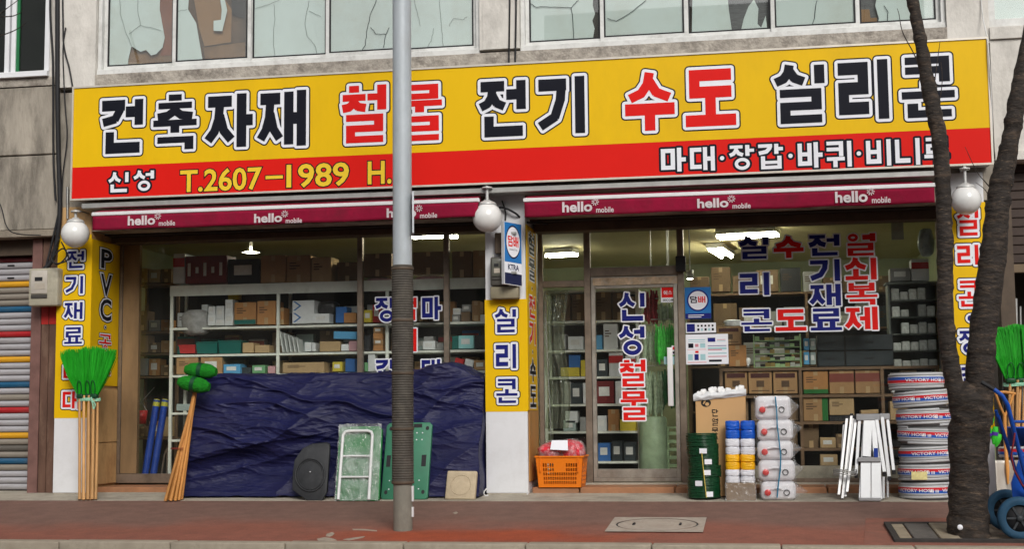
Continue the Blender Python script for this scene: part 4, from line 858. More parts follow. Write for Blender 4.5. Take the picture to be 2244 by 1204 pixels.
# ------------------------------------------------------------------ trees
def bark():
    m = bpy.data.materials.new('cherry bark'); m.use_nodes = True; nt = m.node_tree; n = nt.nodes; l = nt.links; b = n['Principled BSDF']
    tc = n.new('ShaderNodeTexCoord'); mp = n.new('ShaderNodeMapping'); mp.inputs['Scale'].default_value = (1, 1, 2.4); l.new(tc.outputs['Object'], mp.inputs[0])
    n1 = n.new('ShaderNodeTexNoise'); n1.inputs['Scale'].default_value = 9; n1.inputs['Detail'].default_value = 8; n1.inputs['Roughness'].default_value = .7; l.new(mp.outputs[0], n1.inputs['Vector'])
    cr = n.new('ShaderNodeValToRGB'); e = cr.color_ramp.elements; e[0].position = .3; e[0].color = (.012, .009, .007, 1); e[1].position = .78; e[1].color = (.12, .08, .052, 1); k = e.new(.52); k.color = (.028, .02, .015, 1)
    l.new(n1.outputs[0], cr.inputs[0])
    mp2 = n.new('ShaderNodeMapping'); mp2.inputs['Scale'].default_value = (1, 1, 5); l.new(tc.outputs['Object'], mp2.inputs[0])
    n3 = n.new('ShaderNodeTexNoise'); n3.inputs['Scale'].default_value = 11; n3.inputs['Detail'].default_value = 5; n3.inputs['Roughness'].default_value = .8; l.new(mp2.outputs[0], n3.inputs['Vector'])
    r3 = n.new('ShaderNodeMapRange'); r3.inputs[1].default_value = .6; r3.inputs[2].default_value = .68; r3.inputs[4].default_value = .75; l.new(n3.outputs[0], r3.inputs[0])
    x3 = n.new('ShaderNodeMix'); x3.data_type = 'RGBA'; l.new(r3.outputs[0], x3.inputs[0]); l.new(cr.outputs[0], x3.inputs[6]); x3.inputs[7].default_value = (.23, .16, .105, 1); l.new(x3.outputs[2], b.inputs['Base Color']); b.inputs['Roughness'].default_value = .85
    n2 = n.new('ShaderNodeTexNoise'); n2.inputs['Scale'].default_value = 16; n2.inputs['Detail'].default_value = 6; l.new(mp.outputs[0], n2.inputs['Vector'])
    bp = n.new('ShaderNodeBump'); bp.inputs['Strength'].default_value = .9; bp.inputs['Distance'].default_value = .02; l.new(n2.outputs[0], bp.inputs['Height']); l.new(bp.outputs[0], b.inputs['Normal'])
    return m
m_bark = bark()
def limb(mb, pts, rs, seg=10, n=20, rough=.012):
    """lofted limb along a spline with knobbly bark"""
    c = [Vector(p) for p in pts]; out = []; rr = []
    for i in range(len(c)-1):
        p0, p1, p2, p3 = c[max(0, i-1)], c[i], c[i+1], c[min(len(c)-1, i+2)]
        for k in range(seg):
            t_ = k/seg; out.append(.5*((2*p1)+(p2-p0)*t_+(2*p0-5*p1+4*p2-p3)*t_*t_+(3*p1-p0-3*p2+p3)*t_**3)); rr.append(rs[i]+(rs[i+1]-rs[i])*t_)
    out.append(c[-1]); rr.append(rs[-1]); k0 = len(mb.v); mb.tube(out, rr, n)
    for i, p in enumerate(out):
        for k in range(n):
            v = Vector(mb.v[k0+i*n+k]); d = (v-p); L = d.length or 1
            f = 1+(rough*noise.noise((v.x*7, v.y*7, v.z*14))*2.2+rough*.9*noise.noise((v.x*22, v.y*22, v.z*50)))/max(L, .03)
            mb.v[k0+i*n+k] = tuple(p+d*f)
    e0 = k0+len(out)*n
    for k in range(n): mb.v[e0+k] = mb.v[k0+k]; mb.v[e0+n+k] = mb.v[e0-n+k]
tb = G(2124, 1178); TY = tb.y
def tp(px, py, Y=None): return P(px, py, TY if Y is None else Y)
tr = thing('tree', 'dark barked tree forking in two in front of the hose stack', 'tree', tb)
mb = MB(); limb(mb, [tb+Vector((0, 0, -.12)), tp(2123, 1150), tp(2122, 1040), tp(2125, 930), tp(2128, 875), tp(2132, 835)], [.178, .16, .15, .157, .15, .06], 14, 26, .01); mb.build('trunk', m_bark, tr)
mb = MB(); limb(mb, [tp(2112, 940), tp(2099, 870), tp(2084, 800), tp(2072, 700), tp(2071, 560), tp(2068, 440), tp(2059, 310), tp(2037, 200), tp(2019, 100), tp(2001, 10), tp(1972, -120, TY-.1), tp(1940, -330, TY-.25)], [.085, .078, .068, .066, .062, .064, .064, .06, .051, .047, .04, .03], 12, 20, .007); mb.build('limb', m_bark, tr)
mb = MB(); limb(mb, [tp(2140, 930), tp(2149, 800), tp(2158, 700), tp(2175, 570), tp(2187, 450), tp(2198, 390), tp(2215, 300), tp(2234, 200), tp(2275, 0, TY+.1), tp(2320, -200, TY+.3)], [.12, .113, .107, .106, .094, .088, .072, .07, .066, .05], 12, 20, .008); mb.build('limb', m_bark, tr)
for pl_, r_ in (([(2030, 180), (2004, 120), (1978, 70), (1970, 30), (1966, 18)], .006), ([(2040, 240), (2052, 150), (2060, 90)], .006), ([(2046, 285), (2064, 190), (2062, 135)], .005), ([(2186, 430), (2160, 400), (2140, 375), (2115, 322)], .006), ([(2182, 460), (2160, 418), (2138, 400)], .005),
                ([(1996, 0), (2030, -80), (2070, -190)], .018), ([(1985, -60), (1930, -130), (1880, -260)], .02), ([(2275, 0), (2330, -60), (2400, -180)], .03), ([(1960, -180), (1990, -280), (2000, -400)], .016)):
    mb = MB(); limb(mb, [tp(x, y, TY-.03+.02*i) for i, (x, y) in enumerate(pl_)], [r_*(1-.6*i/(len(pl_)-1)) for i in range(len(pl_))], 5, 6, .001); mb.build('twig', m_bark, tr)
MB().lathe([(.001, -.004), (.02, -.004), (.022, .0), (.02, .004)], tuple(P(2104, 1157, TY-.198)), 14, axis='y').build('tree_tag', m_wvin, tr)
# bare twigs of another tree reaching in at the top left
tw = thing('tree', 'bare street tree whose thin twigs cross the top left corner', 'tree', P(-60, 60, -2.5))
for pl_ in ([(-120, 70), (-20, 40), (20, 14), (58, -14)], [(-120, 110), (0, 78), (40, 62), (58, 48)], [(-100, 30), (10, 36), (40, 30), (52, 22)], [(-90, 90), (-10, 20), (8, -20)]):
    mb = MB(); limb(mb, [P(x, y, -2.5-.05*i) for i, (x, y) in enumerate(pl_)], [.009, .006, .004, .002], 5, 6, .0008); mb.build('twig', m_bark, tw)
for pl_ in ([(-330, 250), (-340, 60), (-400, -160)], [(-240, 140), (-180, -40), (-190, -220)], [(-385, 420), (-460, 280), (-560, 160)], [(-300, 210), (-250, 20), (-260, -150)]):
    mb = MB(); limb(mb, [P(x, y, -2.5+.12*i) for i, (x, y) in enumerate(pl_)], [.05, .03, .012], 6, 8, .004); mb.build('limb', m_bark, tw)
mb = MB(); limb(mb, [P(-420, 900, -2.5)*1+Vector((0, 0, -1.5)), P(-400, 500, -2.5), P(-330, 250, -2.5), P(-110, 80, -2.5)], [.14, .11, .08, .012], 8, 12, .01); mb.build('trunk', m_bark, tw)
# ------------------------------------------------------------------ goods on the pavement
m_wood = M('pale broom wood', (.56, .31, .12), .55, var=.3, rnd=.22, scale=5, stretch=(1, 1, .15), dirt=(.38, .17, .05), dscale=3, damt=.6)
m_wood2 = M('orange broom wood', (.54, .24, .06), .5, var=.3, rnd=.2, scale=5, stretch=(1, 1, .2))
m_green = M('bright green bristle', (.012, .33, .012), .5, var=.35, scale=30, stretch=(1, 1, .12), bump=.3, bscale=60)
m_dgreen = M('dark green plastic', (.006, .06, .02), .45, var=.2)
m_twine = M('pale green twine', (.3, .6, .42), .6)
def fan_broom_bundle(label, foot_px, top_px, spread_px, Yf, Yt, n, nb_handles, tops):
    """tied bundle of fan brooms standing head up; px positions of the feet and of the bristle crown"""
    base = P(*foot_px, Yf); zfoot = gz(Yf)+.004
    t = thing('broom_bundle', label, 'broom', (base.x, Yf, zfoot), 'bundles of green brooms for sale')
    neck = P(top_px[0], top_px[1], Yt); zn = neck.z
    for k in range(nb_handles):
        u = (k+.5)/nb_handles-.5; row_ = (k % 2)*.03
        a = Vector((base.x+u*spread_px[0], Yf+row_-.015, zfoot+random.uniform(0, .012))); b = Vector((neck.x+u*spread_px[1], Yt+row_*1.4-.02, zn+.02))
        MB().tube([a, a.lerp(b, .5)+Vector((random.uniform(-.006, .006), 0, 0)), b], [.017, .0155, .014], 8).build('handle', m_wood, t)
    hw0, hw1 = tops[0]/2, tops[1]/2; hh = tops[2]
    # three fans side by side, bristles as fine strands
    for k in range(n):
        cu = (k-(n-1)/2)
        mb = MB(); cx0 = neck.x+cu*hw0*2/n; cx1 = neck.x+cu*hw1*2/n*.92; yo = Yt+(.02 if k % 2 else -.015)
        for q in range(650):
            u = random.uniform(-1, 1); w = random.uniform(-1, 1); fx = cx1+u*hw1/n*1.35; L = hh*(1-.05*abs(cu)-.05*u*u)*random.uniform(.86, 1.05)
            p0 = Vector((cx0+u*hw0/n*.9, yo+w*.018, zn+.03)); p2 = Vector((fx, yo+w*.045, zn+L)); p1 = p0.lerp(p2, .45)+Vector((u*.012, w*.012, 0))
            d = .0026
            mb.add([p0+Vector((-d, 0, 0)), p0+Vector((d, 0, 0)), p1+Vector((d*1.3, -.0, 0)), p1+Vector((-d*1.3, 0, 0)), p2+Vector((d*.8, 0, 0)), p2+Vector((-d*.8, 0, 0))], [(0, 1, 2, 3), (3, 2, 4, 5)])
        mb.build('bristles', m_green, t)
        prof = []
        mb = MB(); mb.grid(lambda u, v, cx0=cx0, cx1=cx1, yo=yo: (cx0+(cx1-cx0)*v+(u*2-1)*(hw0/n*.95+(hw1-hw0)/n*1.15*v), yo+.012, zn+.02+hh*.84*v), 10, 8); mb.build('bristle_core', m_green, t)
        # hooped collar
        pts = [(cx0+hw0/n*.62*math.cos(a), yo-.046-.01*math.sin(a), zn+.1+.085*math.sin(a)) for a in [math.pi*2*i/18 for i in range(18)]]
        MB().tube(pts, .0045, 6, closed=True).build('collar_hoop', m_dgreen, t)
        MB().box(cx0-hw0/n*.9, cx0+hw0/n*.9, yo-.045, yo+.035, zn-.01, zn+.04).build('collar', m_dgreen, t, bevel=.012, seg=2)
    ring = [(neck.x+(hw0+.012)*math.cos(a), Yt+.005+.055*math.sin(a), zn-.035+.004*math.sin(3*a)) for a in [2*math.pi*i/24 for i in range(24)]]
    for dz in (0, .012, .022): MB().tube([(x, y, z+dz) for x, y, z in ring], .007, 6, closed=True).build('tie', m_twine, t)
    for s_ in (0, 1): MB().tube([(neck.x+hw0*.5, Yt-.06, zn), (neck.x+hw0*.75+.03*s_, Yt-.075, zn-.08), (neck.x+hw0*.85-.02*s_, Yt-.07, zn-.17)], [.008, .009, .006], 5).build('tie_end', m_twine, t)
    return t
fan_broom_bundle('bundle of green fan brooms with pale handles by the left corner pillar', (192, 1098), (194, 872), (.19, .22), -.5, -.16, 3, 8, (.24, .6, .54))
fan_broom_bundle('bundle of green fan brooms at the far right behind the blue hand truck', (2240, 1090), (2250, 838), (.3, .34), -.45, -.3, 4, 10, (.4, .66, .55))
# two green yarn mop heads on a spray of handles
t = thing('mop_bundle', 'bundle of mops with fat green yarn heads leaning on the blue tarp', 'mop', (P(385, 1094, -.58).x, -.58, gz(-.58)), 'bundles of green brooms for sale')
apx = P(430, 850, -.3)
for k, (x, y) in enumerate(((362, 1092), (374, 1096), (384, 1093), (372, 1080), (392, 1086), (366, 1083), (380, 1079), (398, 1090), (388, 1096))):
    a = P(x, y+3, -.62+.02*k); a.z = gz(a.y)+.012; b = apx+Vector((random.uniform(-.012, .012), random.uniform(-.02, .02), random.uniform(-.06, .03)))
    MB().tube([a, a.lerp(b, .5), b], [.017, .016, .0135], 8).build('handle', m_wood2, t)
for k in range(2):
    q = P(389, 985, -.46); MB().tube([(q.x+.075*math.cos(a), q.y+.05*math.sin(a), q.z+.01*k) for a in [2*math.pi*i/14 for i in range(14)]], .003, 5, closed=True).build('string', M('red string', (.2, .03, .02), .7), t)
m_yarn = M('green mop yarn', (.01, .22, .012), .9, var=.4, scale=40, bump=1, bscale=120, stretch=(.4, 1, 1))
for k, (x, y, tilt) in enumerate(((440, 813, .1), (425, 843, .2))):
    c = P(x, y, -.3-.09*k); L = .175; mb = MB(); prof = []
    ax = Vector((math.cos(tilt), 0, -math.sin(tilt)))
    pts = [c+ax*(L*(i/12*2-1)) for i in range(13)]; rs = [.082*max(.25, (1-abs(i/12*2-1)**3.2))**.5*(0.82 if i == 6 else 1) for i in range(13)]
    mb.tube(pts, rs, 22)
    for i, v in enumerate(mb.v): vv = Vector(v); mb.v[i] = tuple(vv+Vector((0, -1, .4))*.008*noise.noise(vv*45)+Vector((0, 0, .006*noise.noise(vv*90))))
    o = mb.build('mop_head', m_yarn, t)
    MB().tube([c+ax*(-.022), c+ax*.022], .084, 18).build('band', m_dgreen, t)
# ------------------------------------------------------------------ tarp over the display rack
m_tarp = M('blue violet tarpaulin', (.008, .0095, .056), .5, var=.25, scale=2, spec=.3, dirt=(.03, .026, .06), dscale=1.2, damt=.5, bump=.5, bscale=26, stretch=(.5, 1, 1.6))
topL = [(452, 822), (480, 823), (600, 822), (860, 818), (905, 816), (945, 801), (985, 797), (1015, 806), (1040, 820), (1062, 828)]
def top_at(px):
    for (a, b), (c, d) in zip(topL, topL[1:]):
        if px <= c: return b+(d-b)*max(0, (px-a)/(c-a))
    return topL[-1][1]
def rg(x, y, z):
    n_ = 1-min(1, abs(noise.noise((x, y, z)))*2.6); return n_*n_
def tarp_pt(u, v):
    # u along x, v from the front bottom (0) over the edge to the back (1)
    pt = 456+(1064-456)*u; e = P(pt, top_at(pt), .1); X = e.x; zt_ = e.z
    zb_ = gz(-.15)+.012
    left = max(0, 1-u/.12)
    if v < .84:
        w = v/.84; z = zb_+(zt_-.02-zb_)*w
        wc = .26+.62*min(u, .62)+.03*math.sin(u*9)                     # the loose hem hangs along this line
        amp = 1-max(0, min(1, (u-.42)/.35))
        up = 1/(1+math.exp(-(w-wc)/.035))
        y = -.30+.38*w - amp*up*(.13-.16*(w-wc)) + amp*(1-up)*.07*math.sin(min(1, w/max(.05, wc))*math.pi)
        y -= (1-amp)*.07*math.sin(w*math.pi)*(.6+.4*math.sin(u*14))
        X += -(.20*left*(1-w)**.7)
        X += .02*noise.noise((w*4, u*3, 5))
        wx, wz = X+.10*noise.noise((X*3, z*4, 2)), z+.06*noise.noise((X*2.2, z*3, 6))+.10*X
        s_ = min(1, .45+w*1.3)*(1-.35*u)*(1 if up > .5 else .6)
        mk = max(0, min(1, .5+1.5*noise.noise((X*1.1, z*1.9, 21)))); hi = s_*(.25+.75*mk)
        y -= s_*(.06*rg(wx*.8, wz*4.2, 1.3)+.016*rg(wx*2.6, wz*12, 4.1))+hi*(.009*rg(wx*6, wz*27, 8.2)+.003*rg(wx*15, wz*55, 3))
        y += .075*noise.noise((X*1.3, z*1.6, 11)) - .035*rg(X*.9+z*.8, z*2.2-X*1.1, 31)
        z += .012*noise.noise((X*4, z*5, 3))
        if w < .03: z = zb_+.018*max(0, noise.noise((X*6, 0, 0)))
    else:
        w = (v-.84)/.16; z = zt_+.03*math.sin(w*2.2)-.02+.012*noise.noise((X*5, w*3, 1)); y0 = Vector(tarp_pt(u, .8399)).y; y = y0+(.5-y0)*w**1.15
        z += (.03*noise.noise((X*2.3, w*2, 7))+.012*rg(X*4, w*3, 2))*min(1, w*6)
    return (X, y, z)
mb = MB(); mb.grid(tarp_pt, 330, 240)
tp_ = mb.build('tarp', m_tarp); tag(tp_, 'crumpled dark blue tarp draped over goods below the left window', 'tarp')
# side cheek at the right end so that the tarp closes
mb = MB()
def cheek(u, v):
    a = Vector(tarp_pt(1, 0.84*v*.999)); X = a.x+.002; yb = .5
    return (X+.012*noise.noise((u*4, v*6, 0))*u*(1-u)*4, a.y+(yb-a.y)*u, a.z)
mb.grid(cheek, 14, 50); o = mb.build('tarp_side', m_tarp, tp_)
mb = MB()
def cheek2(u, v):
    a = Vector(tarp_pt(0, 0.84*v*.999)); return (a.x+.25*u*(1-v)+.01*noise.noise((u*4, v*6, 9)), a.y+(.5-a.y)*u, a.z)
mb.grid(cheek2, 14, 50); mb.build('tarp_side', m_tarp, tp_)
# ------------------------------------------------------------------ leaning boards
def lean_frame(bl, br, tl, Yb, Yt):
    """frame of a leaning sheet: bottom left/right and top left pixels"""
    a = P(*bl, Yb); b = P(*br, Yb); c = P(*tl, Yt)
    zmin = gz(Yb)+.006; dz = zmin-min(a.z, b.z)
    a.z += dz; b.z += dz; c.z += dz
    Rv = (b-a); U = (c-a); N_ = Rv.cross(U).normalized(); 
    if N_.y > 0: N_ = -N_
    return a, Rv, U, N_
# black moulded lid
m_blk = M('scuffed black moulding', (.03, .032, .035), .55, var=.3, scale=10, dirt=(.1, .1, .1), dscale=4, damt=.35, bump=.1)
out = [(640, 1075), (672, 1098), (706, 1099), (716, 1080), (722, 990), (722, 976), (714, 972), (682, 975), (662, 985), (645, 1010), (641, 1040)]
t = thing('pond_liner_lid', 'black moulded board with round rim leaning on the tarp', 'lid', (P(685, 1098, -.52).x, -.52, gz(-.52)))
def lp(px, py, d=0): k = (1098-py)/125; p = P(px, py, -.5+.16*k); return p+Vector((0, -d, 0))
mb = MB(); mb.poly([lp(x, y) for x, y in out], (0, .045, .01)); mb.build('board', m_blk, t, bevel=.008, seg=2)
for r_, w in ((32, .009), (28, .005)):
    MB().tube([lp(680+r_*math.cos(a), 1042+(r_+4)*math.sin(a), .004) for a in [2*math.pi*i/36 for i in range(36)]], w, 6, closed=True).build('rim', m_blk, t)
MB().lathe([(.001, -.006), (.006, -.006), (.006, 0)], tuple(lp(680, 1035, .002)), 8, axis='y').build('hole', m_wvin, t)
# green platform trolleys
m_deck = M('green cart deck', (.045, .2, .115), .5, var=.15, scale=4, dirt=(.05, .12, .08), dscale=3, damt=.5)
m_deck2 = M('deep green deck', (.03, .22, .06), .45, var=.2, scale=4)
m_film = glassy('clear crumpled film', (.985, .985, .99), .0, 1.45, .16, .08, (.85, .87, .88), wav=1)
m_wsteel = M('white enamel tube', (.78, .79, .78), .3, var=.04)
def trolley(bl, br, tl, tr_, Yb, Yt, label, wrapped):
    a, Rv, U, N_ = lean_frame(bl, br, tl, Yb, Yt); W_, H_ = Rv.length, U.length
    t = thing('platform_trolley', label, 'trolley', (a+Rv/2), 'green platform trolleys against the tarp'); f = frame(a, Rv, U, N_)
    tl_ = P(*tr_, Yt)-P(*tl, Yt); sh = 0
    mb = MB(); pts = [(0, .02), (.02, 0), (W_-.02, 0), (W_, .02), (W_, H_-.03), (W_-.03, H_), (.03, H_), (0, H_-.03)]
    mb.poly([f(u, v, 0) for u, v in pts], -N_*.05); mb.build('deck', m_deck2 if wrapped else m_deck, t, bevel=.006, seg=2)
    if not wrapped:
        for u, v in ((.1, .09), (.9, .09), (.1, .92), (.9, .92)):
            c = f(W_*u, H_*v, .0015); mb = MB(); mb.add([f(W_*u+.018*math.cos(k*math.pi/6), H_*v+.022*math.sin(k*math.pi/6), .0015) for k in range(12)], [list(range(12))]); flat_build(mb, 'hole', [m_black], t)
        for u0, u1, v0, v1 in ((.06, .15, .42, .57), (.82, .92, .42, .57), (.6, .78, .93, .98)):
            mb = MB(); plate(mb, f, W_*u0, W_*u1, H_*v0, H_*v1, .0015); flat_build(mb, 'slot', [m_black], t)
        for v in (.13, .24, .77, .86):
            for u in (.16, .28, .68, .8):
                mb = MB(); mb.add([f(W_*u+.007*math.cos(k*math.pi/4), H_*v+.007*math.sin(k*math.pi/4), .002) for k in range(8)], [list(range(8))]); flat_build(mb, 'rivet', [m_wvin], t)
    else:
        # folded handle with two cross bars
        hw_ = .045; pts = [(hw_, .0), (hw_+.01, H_*.86), (hw_+.03, H_*.905), (hw_+.07, H_*.92), (W_-hw_-.1, H_*.92), (W_-hw_-.06, H_*.905), (W_-hw_-.045, H_*.86), (W_-hw_-.05, 0)]
        sub = []
        for (u0, v0), (u1, v1) in zip(pts, pts[1:]): sub += [(u0+(u1-u0)*k/4, v0+(v1-v0)*k/4) for k in range(4)]
        MB().tube([f(u, v, .035) for u, v in sub+[pts[-1]]], .0155, 10).build('handle', m_wsteel, t)
        for v in (.3, .58): MB().tube([f(hw_, H_*v, .034), f(W_-hw_-.05, H_*v, .034)], .011, 8).build('cross_bar', m_wsteel, t)
        mb = MB(); mb.grid(lambda u, v: f(W_*u, H_*(v*1.03-.01), .02+.028*noise.noise((u*6, v*9, 1))+.014*noise.noise((u*17+v*9, v*13, 4))+.012*(1 if .05 < u < .95 else 0)), 46, 60); mb.build('plastic_wrap', glassy('milky film with painted glints', (.97, .98, .97), .02, 1.5, .16, .3, (.8, .84, .82), wav=1), t)  # pale streaks in the wrap paint its white glints
    return t
trolley((734, 1096), (830, 1096), (744, 933), (848, 932), -.52, -.24, 'green trolley deck in clear plastic with white folded handle', True)
trolley((834, 1098), (936, 1097), (848, 930), (948, 930), -.42, -.16, 'bare green trolley deck with slots standing behind the pole', False)
# square beige block
a, Rv, U, N_ = lean_frame((974, 1092), (1040, 1093), (980, 1029), -.42, -.34); f = frame(a, Rv, U, N_)
t = thing('square_block', 'beige square moulded block leaning by the middle pillar', 'block', a+Rv/2)
m_bei = M('dirty beige moulding', (.5, .41, .28), .7, var=.2, scale=6, dirt=(.28, .2, .12), dscale=4, damt=.6, bump=.15)
W_, H_ = Rv.length, U.length; mb = MB(); mb.poly([f(0, 0, 0), f(W_, 0, 0), f(W_, H_, 0), f(0, H_, 0)], -N_*.07); mb.build('block', m_bei, t, bevel=.016, seg=2)
MB().tube([f(W_/2+W_*.33*math.cos(k*math.pi/10), H_/2+H_*.35*math.sin(k*math.pi/10), .001) for k in range(20)], .004, 5, closed=True).build('round_ridge', m_bei, t)
# ------------------------------------------------------------------ orange crate with bagged goods
m_or = M('orange crate plastic', (.8, .2, .01), .4, var=.08, scale=4, dirt=(.5, .12, .02), dscale=4, damt=.4)
x0, x1, z0, z1 = rect(1169, 1002, 1278, 1072, 0.0); z0 = .137; cy0, cy1 = .1, .46; tpx = .025
t = thing('plastic_crate', 'orange perforated plastic crate on the doorstep by the middle pillar', 'crate', ((x0+x1)/2, (cy0+cy1)/2, z0))
zt_ = z1
def crate_wall(p0, p1, nrm, name):
    """perforated wall between two bottom corners, flaring outward to the rim"""
    p0, p1, nrm = Vector(p0), Vector(p1), Vector(nrm); L = (p1-p0).length; d = (p1-p0)/L; mb = MB(); H_ = zt_-z0
    def pt(u, v, o): return p0+d*(u*L)+Vector((0, 0, v*H_))+nrm*(tpx*v+o)+d*((u-.5)*2*tpx*v)
    def slab(u0, u1, v0, v1):
        if u1-u0 < 1e-4 or v1-v0 < 1e-4: return
        q = [pt(u0, v0, 0), pt(u1, v0, 0), pt(u1, v1, 0), pt(u0, v1, 0)]; r = [p-nrm*.006 for p in q]
        mb.add(q+r, [(0, 1, 2, 3), (7, 6, 5, 4), (0, 4, 5, 1), (1, 5, 6, 2), (2, 6, 7, 3), (3, 7, 4, 0)])
    slab(0, 1, 0, .1); slab(0, 1, .82, 1); slab(0, .12, .1, .82); slab(.88, 1, .1, .82)
    n_ = max(8, int(L*34)); cw = .76/n_
    rows = [(.1, .2), (.24, .34), (.38, .48), (.52, .62), (.66, .78)]
    solid = lambda c, r: (r >= 3 and .36 < (c+.5)/n_ < .64)
    for r, (v0, v1) in enumerate(rows):
        nxt = rows[r+1][0] if r < 4 else .82
        for c in range(n_):
            u0 = .12+c*cw; slab(u0, u0+cw*.4, v0, v1)
            if solid(c, r): slab(u0+cw*.4, u0+cw, v0, v1)
        slab(.12, .88, v1, nxt)
    return mb.build(name, m_or, t)
bx0, bx1 = x0+tpx+.01, x1-tpx-.01
crate_wall((bx0, cy0, z0), (bx1, cy0, z0), (0, -1, 0), 'side'); crate_wall((bx1, cy1, z0), (bx0, cy1, z0), (0, 1, 0), 'side')
crate_wall((bx1, cy0, z0), (bx1, cy1, z0), (1, 0, 0), 'side'); crate_wall((bx0, cy1, z0), (bx0, cy0, z0), (-1, 0, 0), 'side')
B(bx0, bx1, cy0, cy1, z0, z0+.01).build('base', m_or, t)
mb = MB(); e = .036; mb.box(bx0-e, bx1+e, cy0-e, cy0-tpx, zt_-.012, zt_+.006); mb.box(bx0-e, bx1+e, cy1+tpx, cy1+e, zt_-.012, zt_+.006); mb.box(bx0-e, bx0-tpx, cy0-tpx, cy1+tpx, zt_-.012, zt_+.006); mb.box(bx1+tpx, bx1+e, cy0-tpx, cy1+tpx, zt_-.012, zt_+.006); mb.build('rim', m_or, t, bevel=.004)
for u in (.06, .94):
    MB().box(bx0+(bx1-bx0)*u-.006, bx0+(bx1-bx0)*u+.006, cy0-tpx-.012, cy0-tpx+.002, z0+.16, zt_-.013).build('rib', m_or, t)
# knotted bags of red gloves inside
m_glove = M('red and white gloves', (.6, .02, .04), .7, var=.6, scale=22, dirt=(.8, .72, .72), dscale=14, damt=.8, bump=.6, bscale=30)
for k, (fx, fz, w, h, nm) in enumerate(((.27, .01, .3, .2, 'left'), (.74, .02, .28, .22, 'right'))):
    cx = bx0+(bx1-bx0)*fx; gb = thing('bagged_gloves', ['clear bag of red gloves heaped in the left of the orange crate', 'clear bag of red gloves heaped in the right of the orange crate'][k], 'bag', (cx, .28, zt_-.06))
    for nm_, mt, gr in (('gloves', m_glove, 0), ('plastic_bag', m_film, .012)):
        mb = MB()
        def pf(u, v, gr=gr, cx=cx):
            a = 2*math.pi*u; b = math.pi*(v-.5); r = 1+.18*noise.noise((math.cos(a)*2+k*5, math.sin(a)*2, v*4+gr*99))+.10*noise.noise((math.cos(a)*6, math.sin(a)*6+k, v*11))
            return (cx+(w/2+gr)*r*math.cos(b)*math.cos(a), .28+(.16+gr)*r*math.cos(b)*math.sin(a), zt_+.03+fz+(h/2+gr)*r*math.sin(b)*1.0)
        mb.grid(pf, 36, 20); mb.build(nm_, mt, gb)
p = P(1222, 975, .1); x0_, x1_, z0_, z1_ = rect(1206, 966, 1245, 986, .1)
gl = MB(); gl.add([(x0_, .08, z0_), (x1_, .08, z0_-.01), (x1_-.01, .14, z1_), (x0_+.01, .14, z1_)], [(0, 1, 2, 3)]); gl = gl.build('paper_label', m_wvin); tag(gl, 'white paper label on the bags in the orange crate', 'label')
# chain hanging inside glass is in the shop section
# ------------------------------------------------------------------ coiled green hose
m_gh = M('dark green hose', (.006, .05, .018), .28, var=.2, scale=6, coat=.2)
cx = P(1545, 1090, -.3).x; Rg = .152
def hose_coil(t, cx, cy, zb, Rr, turns, r, mat, sq=1.0, seed=0, wob=.006):
    pts = []; rnd = random.Random(seed)
    for k in range(turns*26+1):
        a = 2*math.pi*k/26; q = k/26
        rr = Rr+wob*noise.noise((q*3.1, seed, math.cos(a)*1.2)); pts.append((cx+rr*math.cos(a), cy+rr*sq*math.sin(a), zb+r+q*r*1.86+wob*.7*noise.noise((math.sin(a)*1.5, q, seed))))
    return MB().tube(pts, r, 6).build('hose', mat, t)
zb = gz(-.42)+.012
for k in range(6):
    h = .105; turns = 8; r = .0072
    t = thing('hose_coil', 'coil of dark green hose, %s of the green pile beside the door' % ('bottom one', 'second from bottom', 'third from bottom', 'third from top', 'second from top', 'topmost')[k], 'hose', (cx, -.3, zb), 'coils of dark green hose piled by the door')
    hose_coil(t, cx+random.uniform(-.012, .012)-(.012 if k > 3 else 0), -.3, zb, Rg*random.uniform(.97, 1.03), turns, r, m_gh, .9, k)
    MB().tube([(cx, -.3, zb+.004), (cx, -.3, zb+h-.004)], Rg*.8, 18).build('inner_wraps', m_gh, t)
    if k in (0, 1, 2, 3, 4):
        a = R((-75, -112, -80, -68, -96)[k]+random.uniform(-8, 8)); o = Vector((cx+(Rg+.016)*math.cos(a), -.3+(Rg*.9+.016)*math.sin(a), zb+.03)); tx = Vector((-math.sin(a), math.cos(a), 0)); mb = MB(); nx_ = Vector((math.cos(a), math.sin(a), 0))
        mb.obox(o+Vector((0, 0, .02)), tx*.036, Vector((0, 0, .025)), nx_*.001); mb.build('paper_label', m_wvin, t)
    zb += h
o = MB().tube([(cx+.02, -.3-Rg*.9-.02, gz(-.4)+.03), (cx+.0, -.3-Rg*.9-.028, .3), (cx-.015, -.3-Rg*.9-.022, .5)], .005, 5).build('yellow_cord', M('yellow cord', (.6, .48, .1), .6)); tag(o, 'yellow cord tied down the front of the green hose pile', 'cord')
# ------------------------------------------------------------------ twine packs on a carton
m_box = M('brown carton', (.4, .235, .105), .8, var=.14, scale=5, dirt=(.28, .16, .07), dscale=3, damt=.5)
m_boxd = M('old brown carton', (.22, .15, .085), .8, var=.25, scale=6, dirt=(.12, .08, .05), dscale=4, damt=.6)
x0, x1, z0, z1 = rect(1591, 1060, 1656, 1098, -.45); z0 = gz(-.46)+.004
t = thing('carton', 'scuffed film-wrapped carton under the coloured twine packs', 'box', ((x0+x1)/2, -.33, z0))
B(x0, x1, -.46, -.16, z0, z1).build('body', m_boxd, t, bevel=.006)
mb = MB(); mb.grid(lambda u, v: (x0-.008+(x1-x0+.016)*u, -.47+.008*noise.noise((u*7, v*5, 3)), z0+(z1-z0+.02)*v), 20, 14); mb.build('film', m_film, t)
tw_cols = {'blue': (.01, .1, .55), 'white': (.72, .73, .78), 'yellow': (.85, .45, .01)}
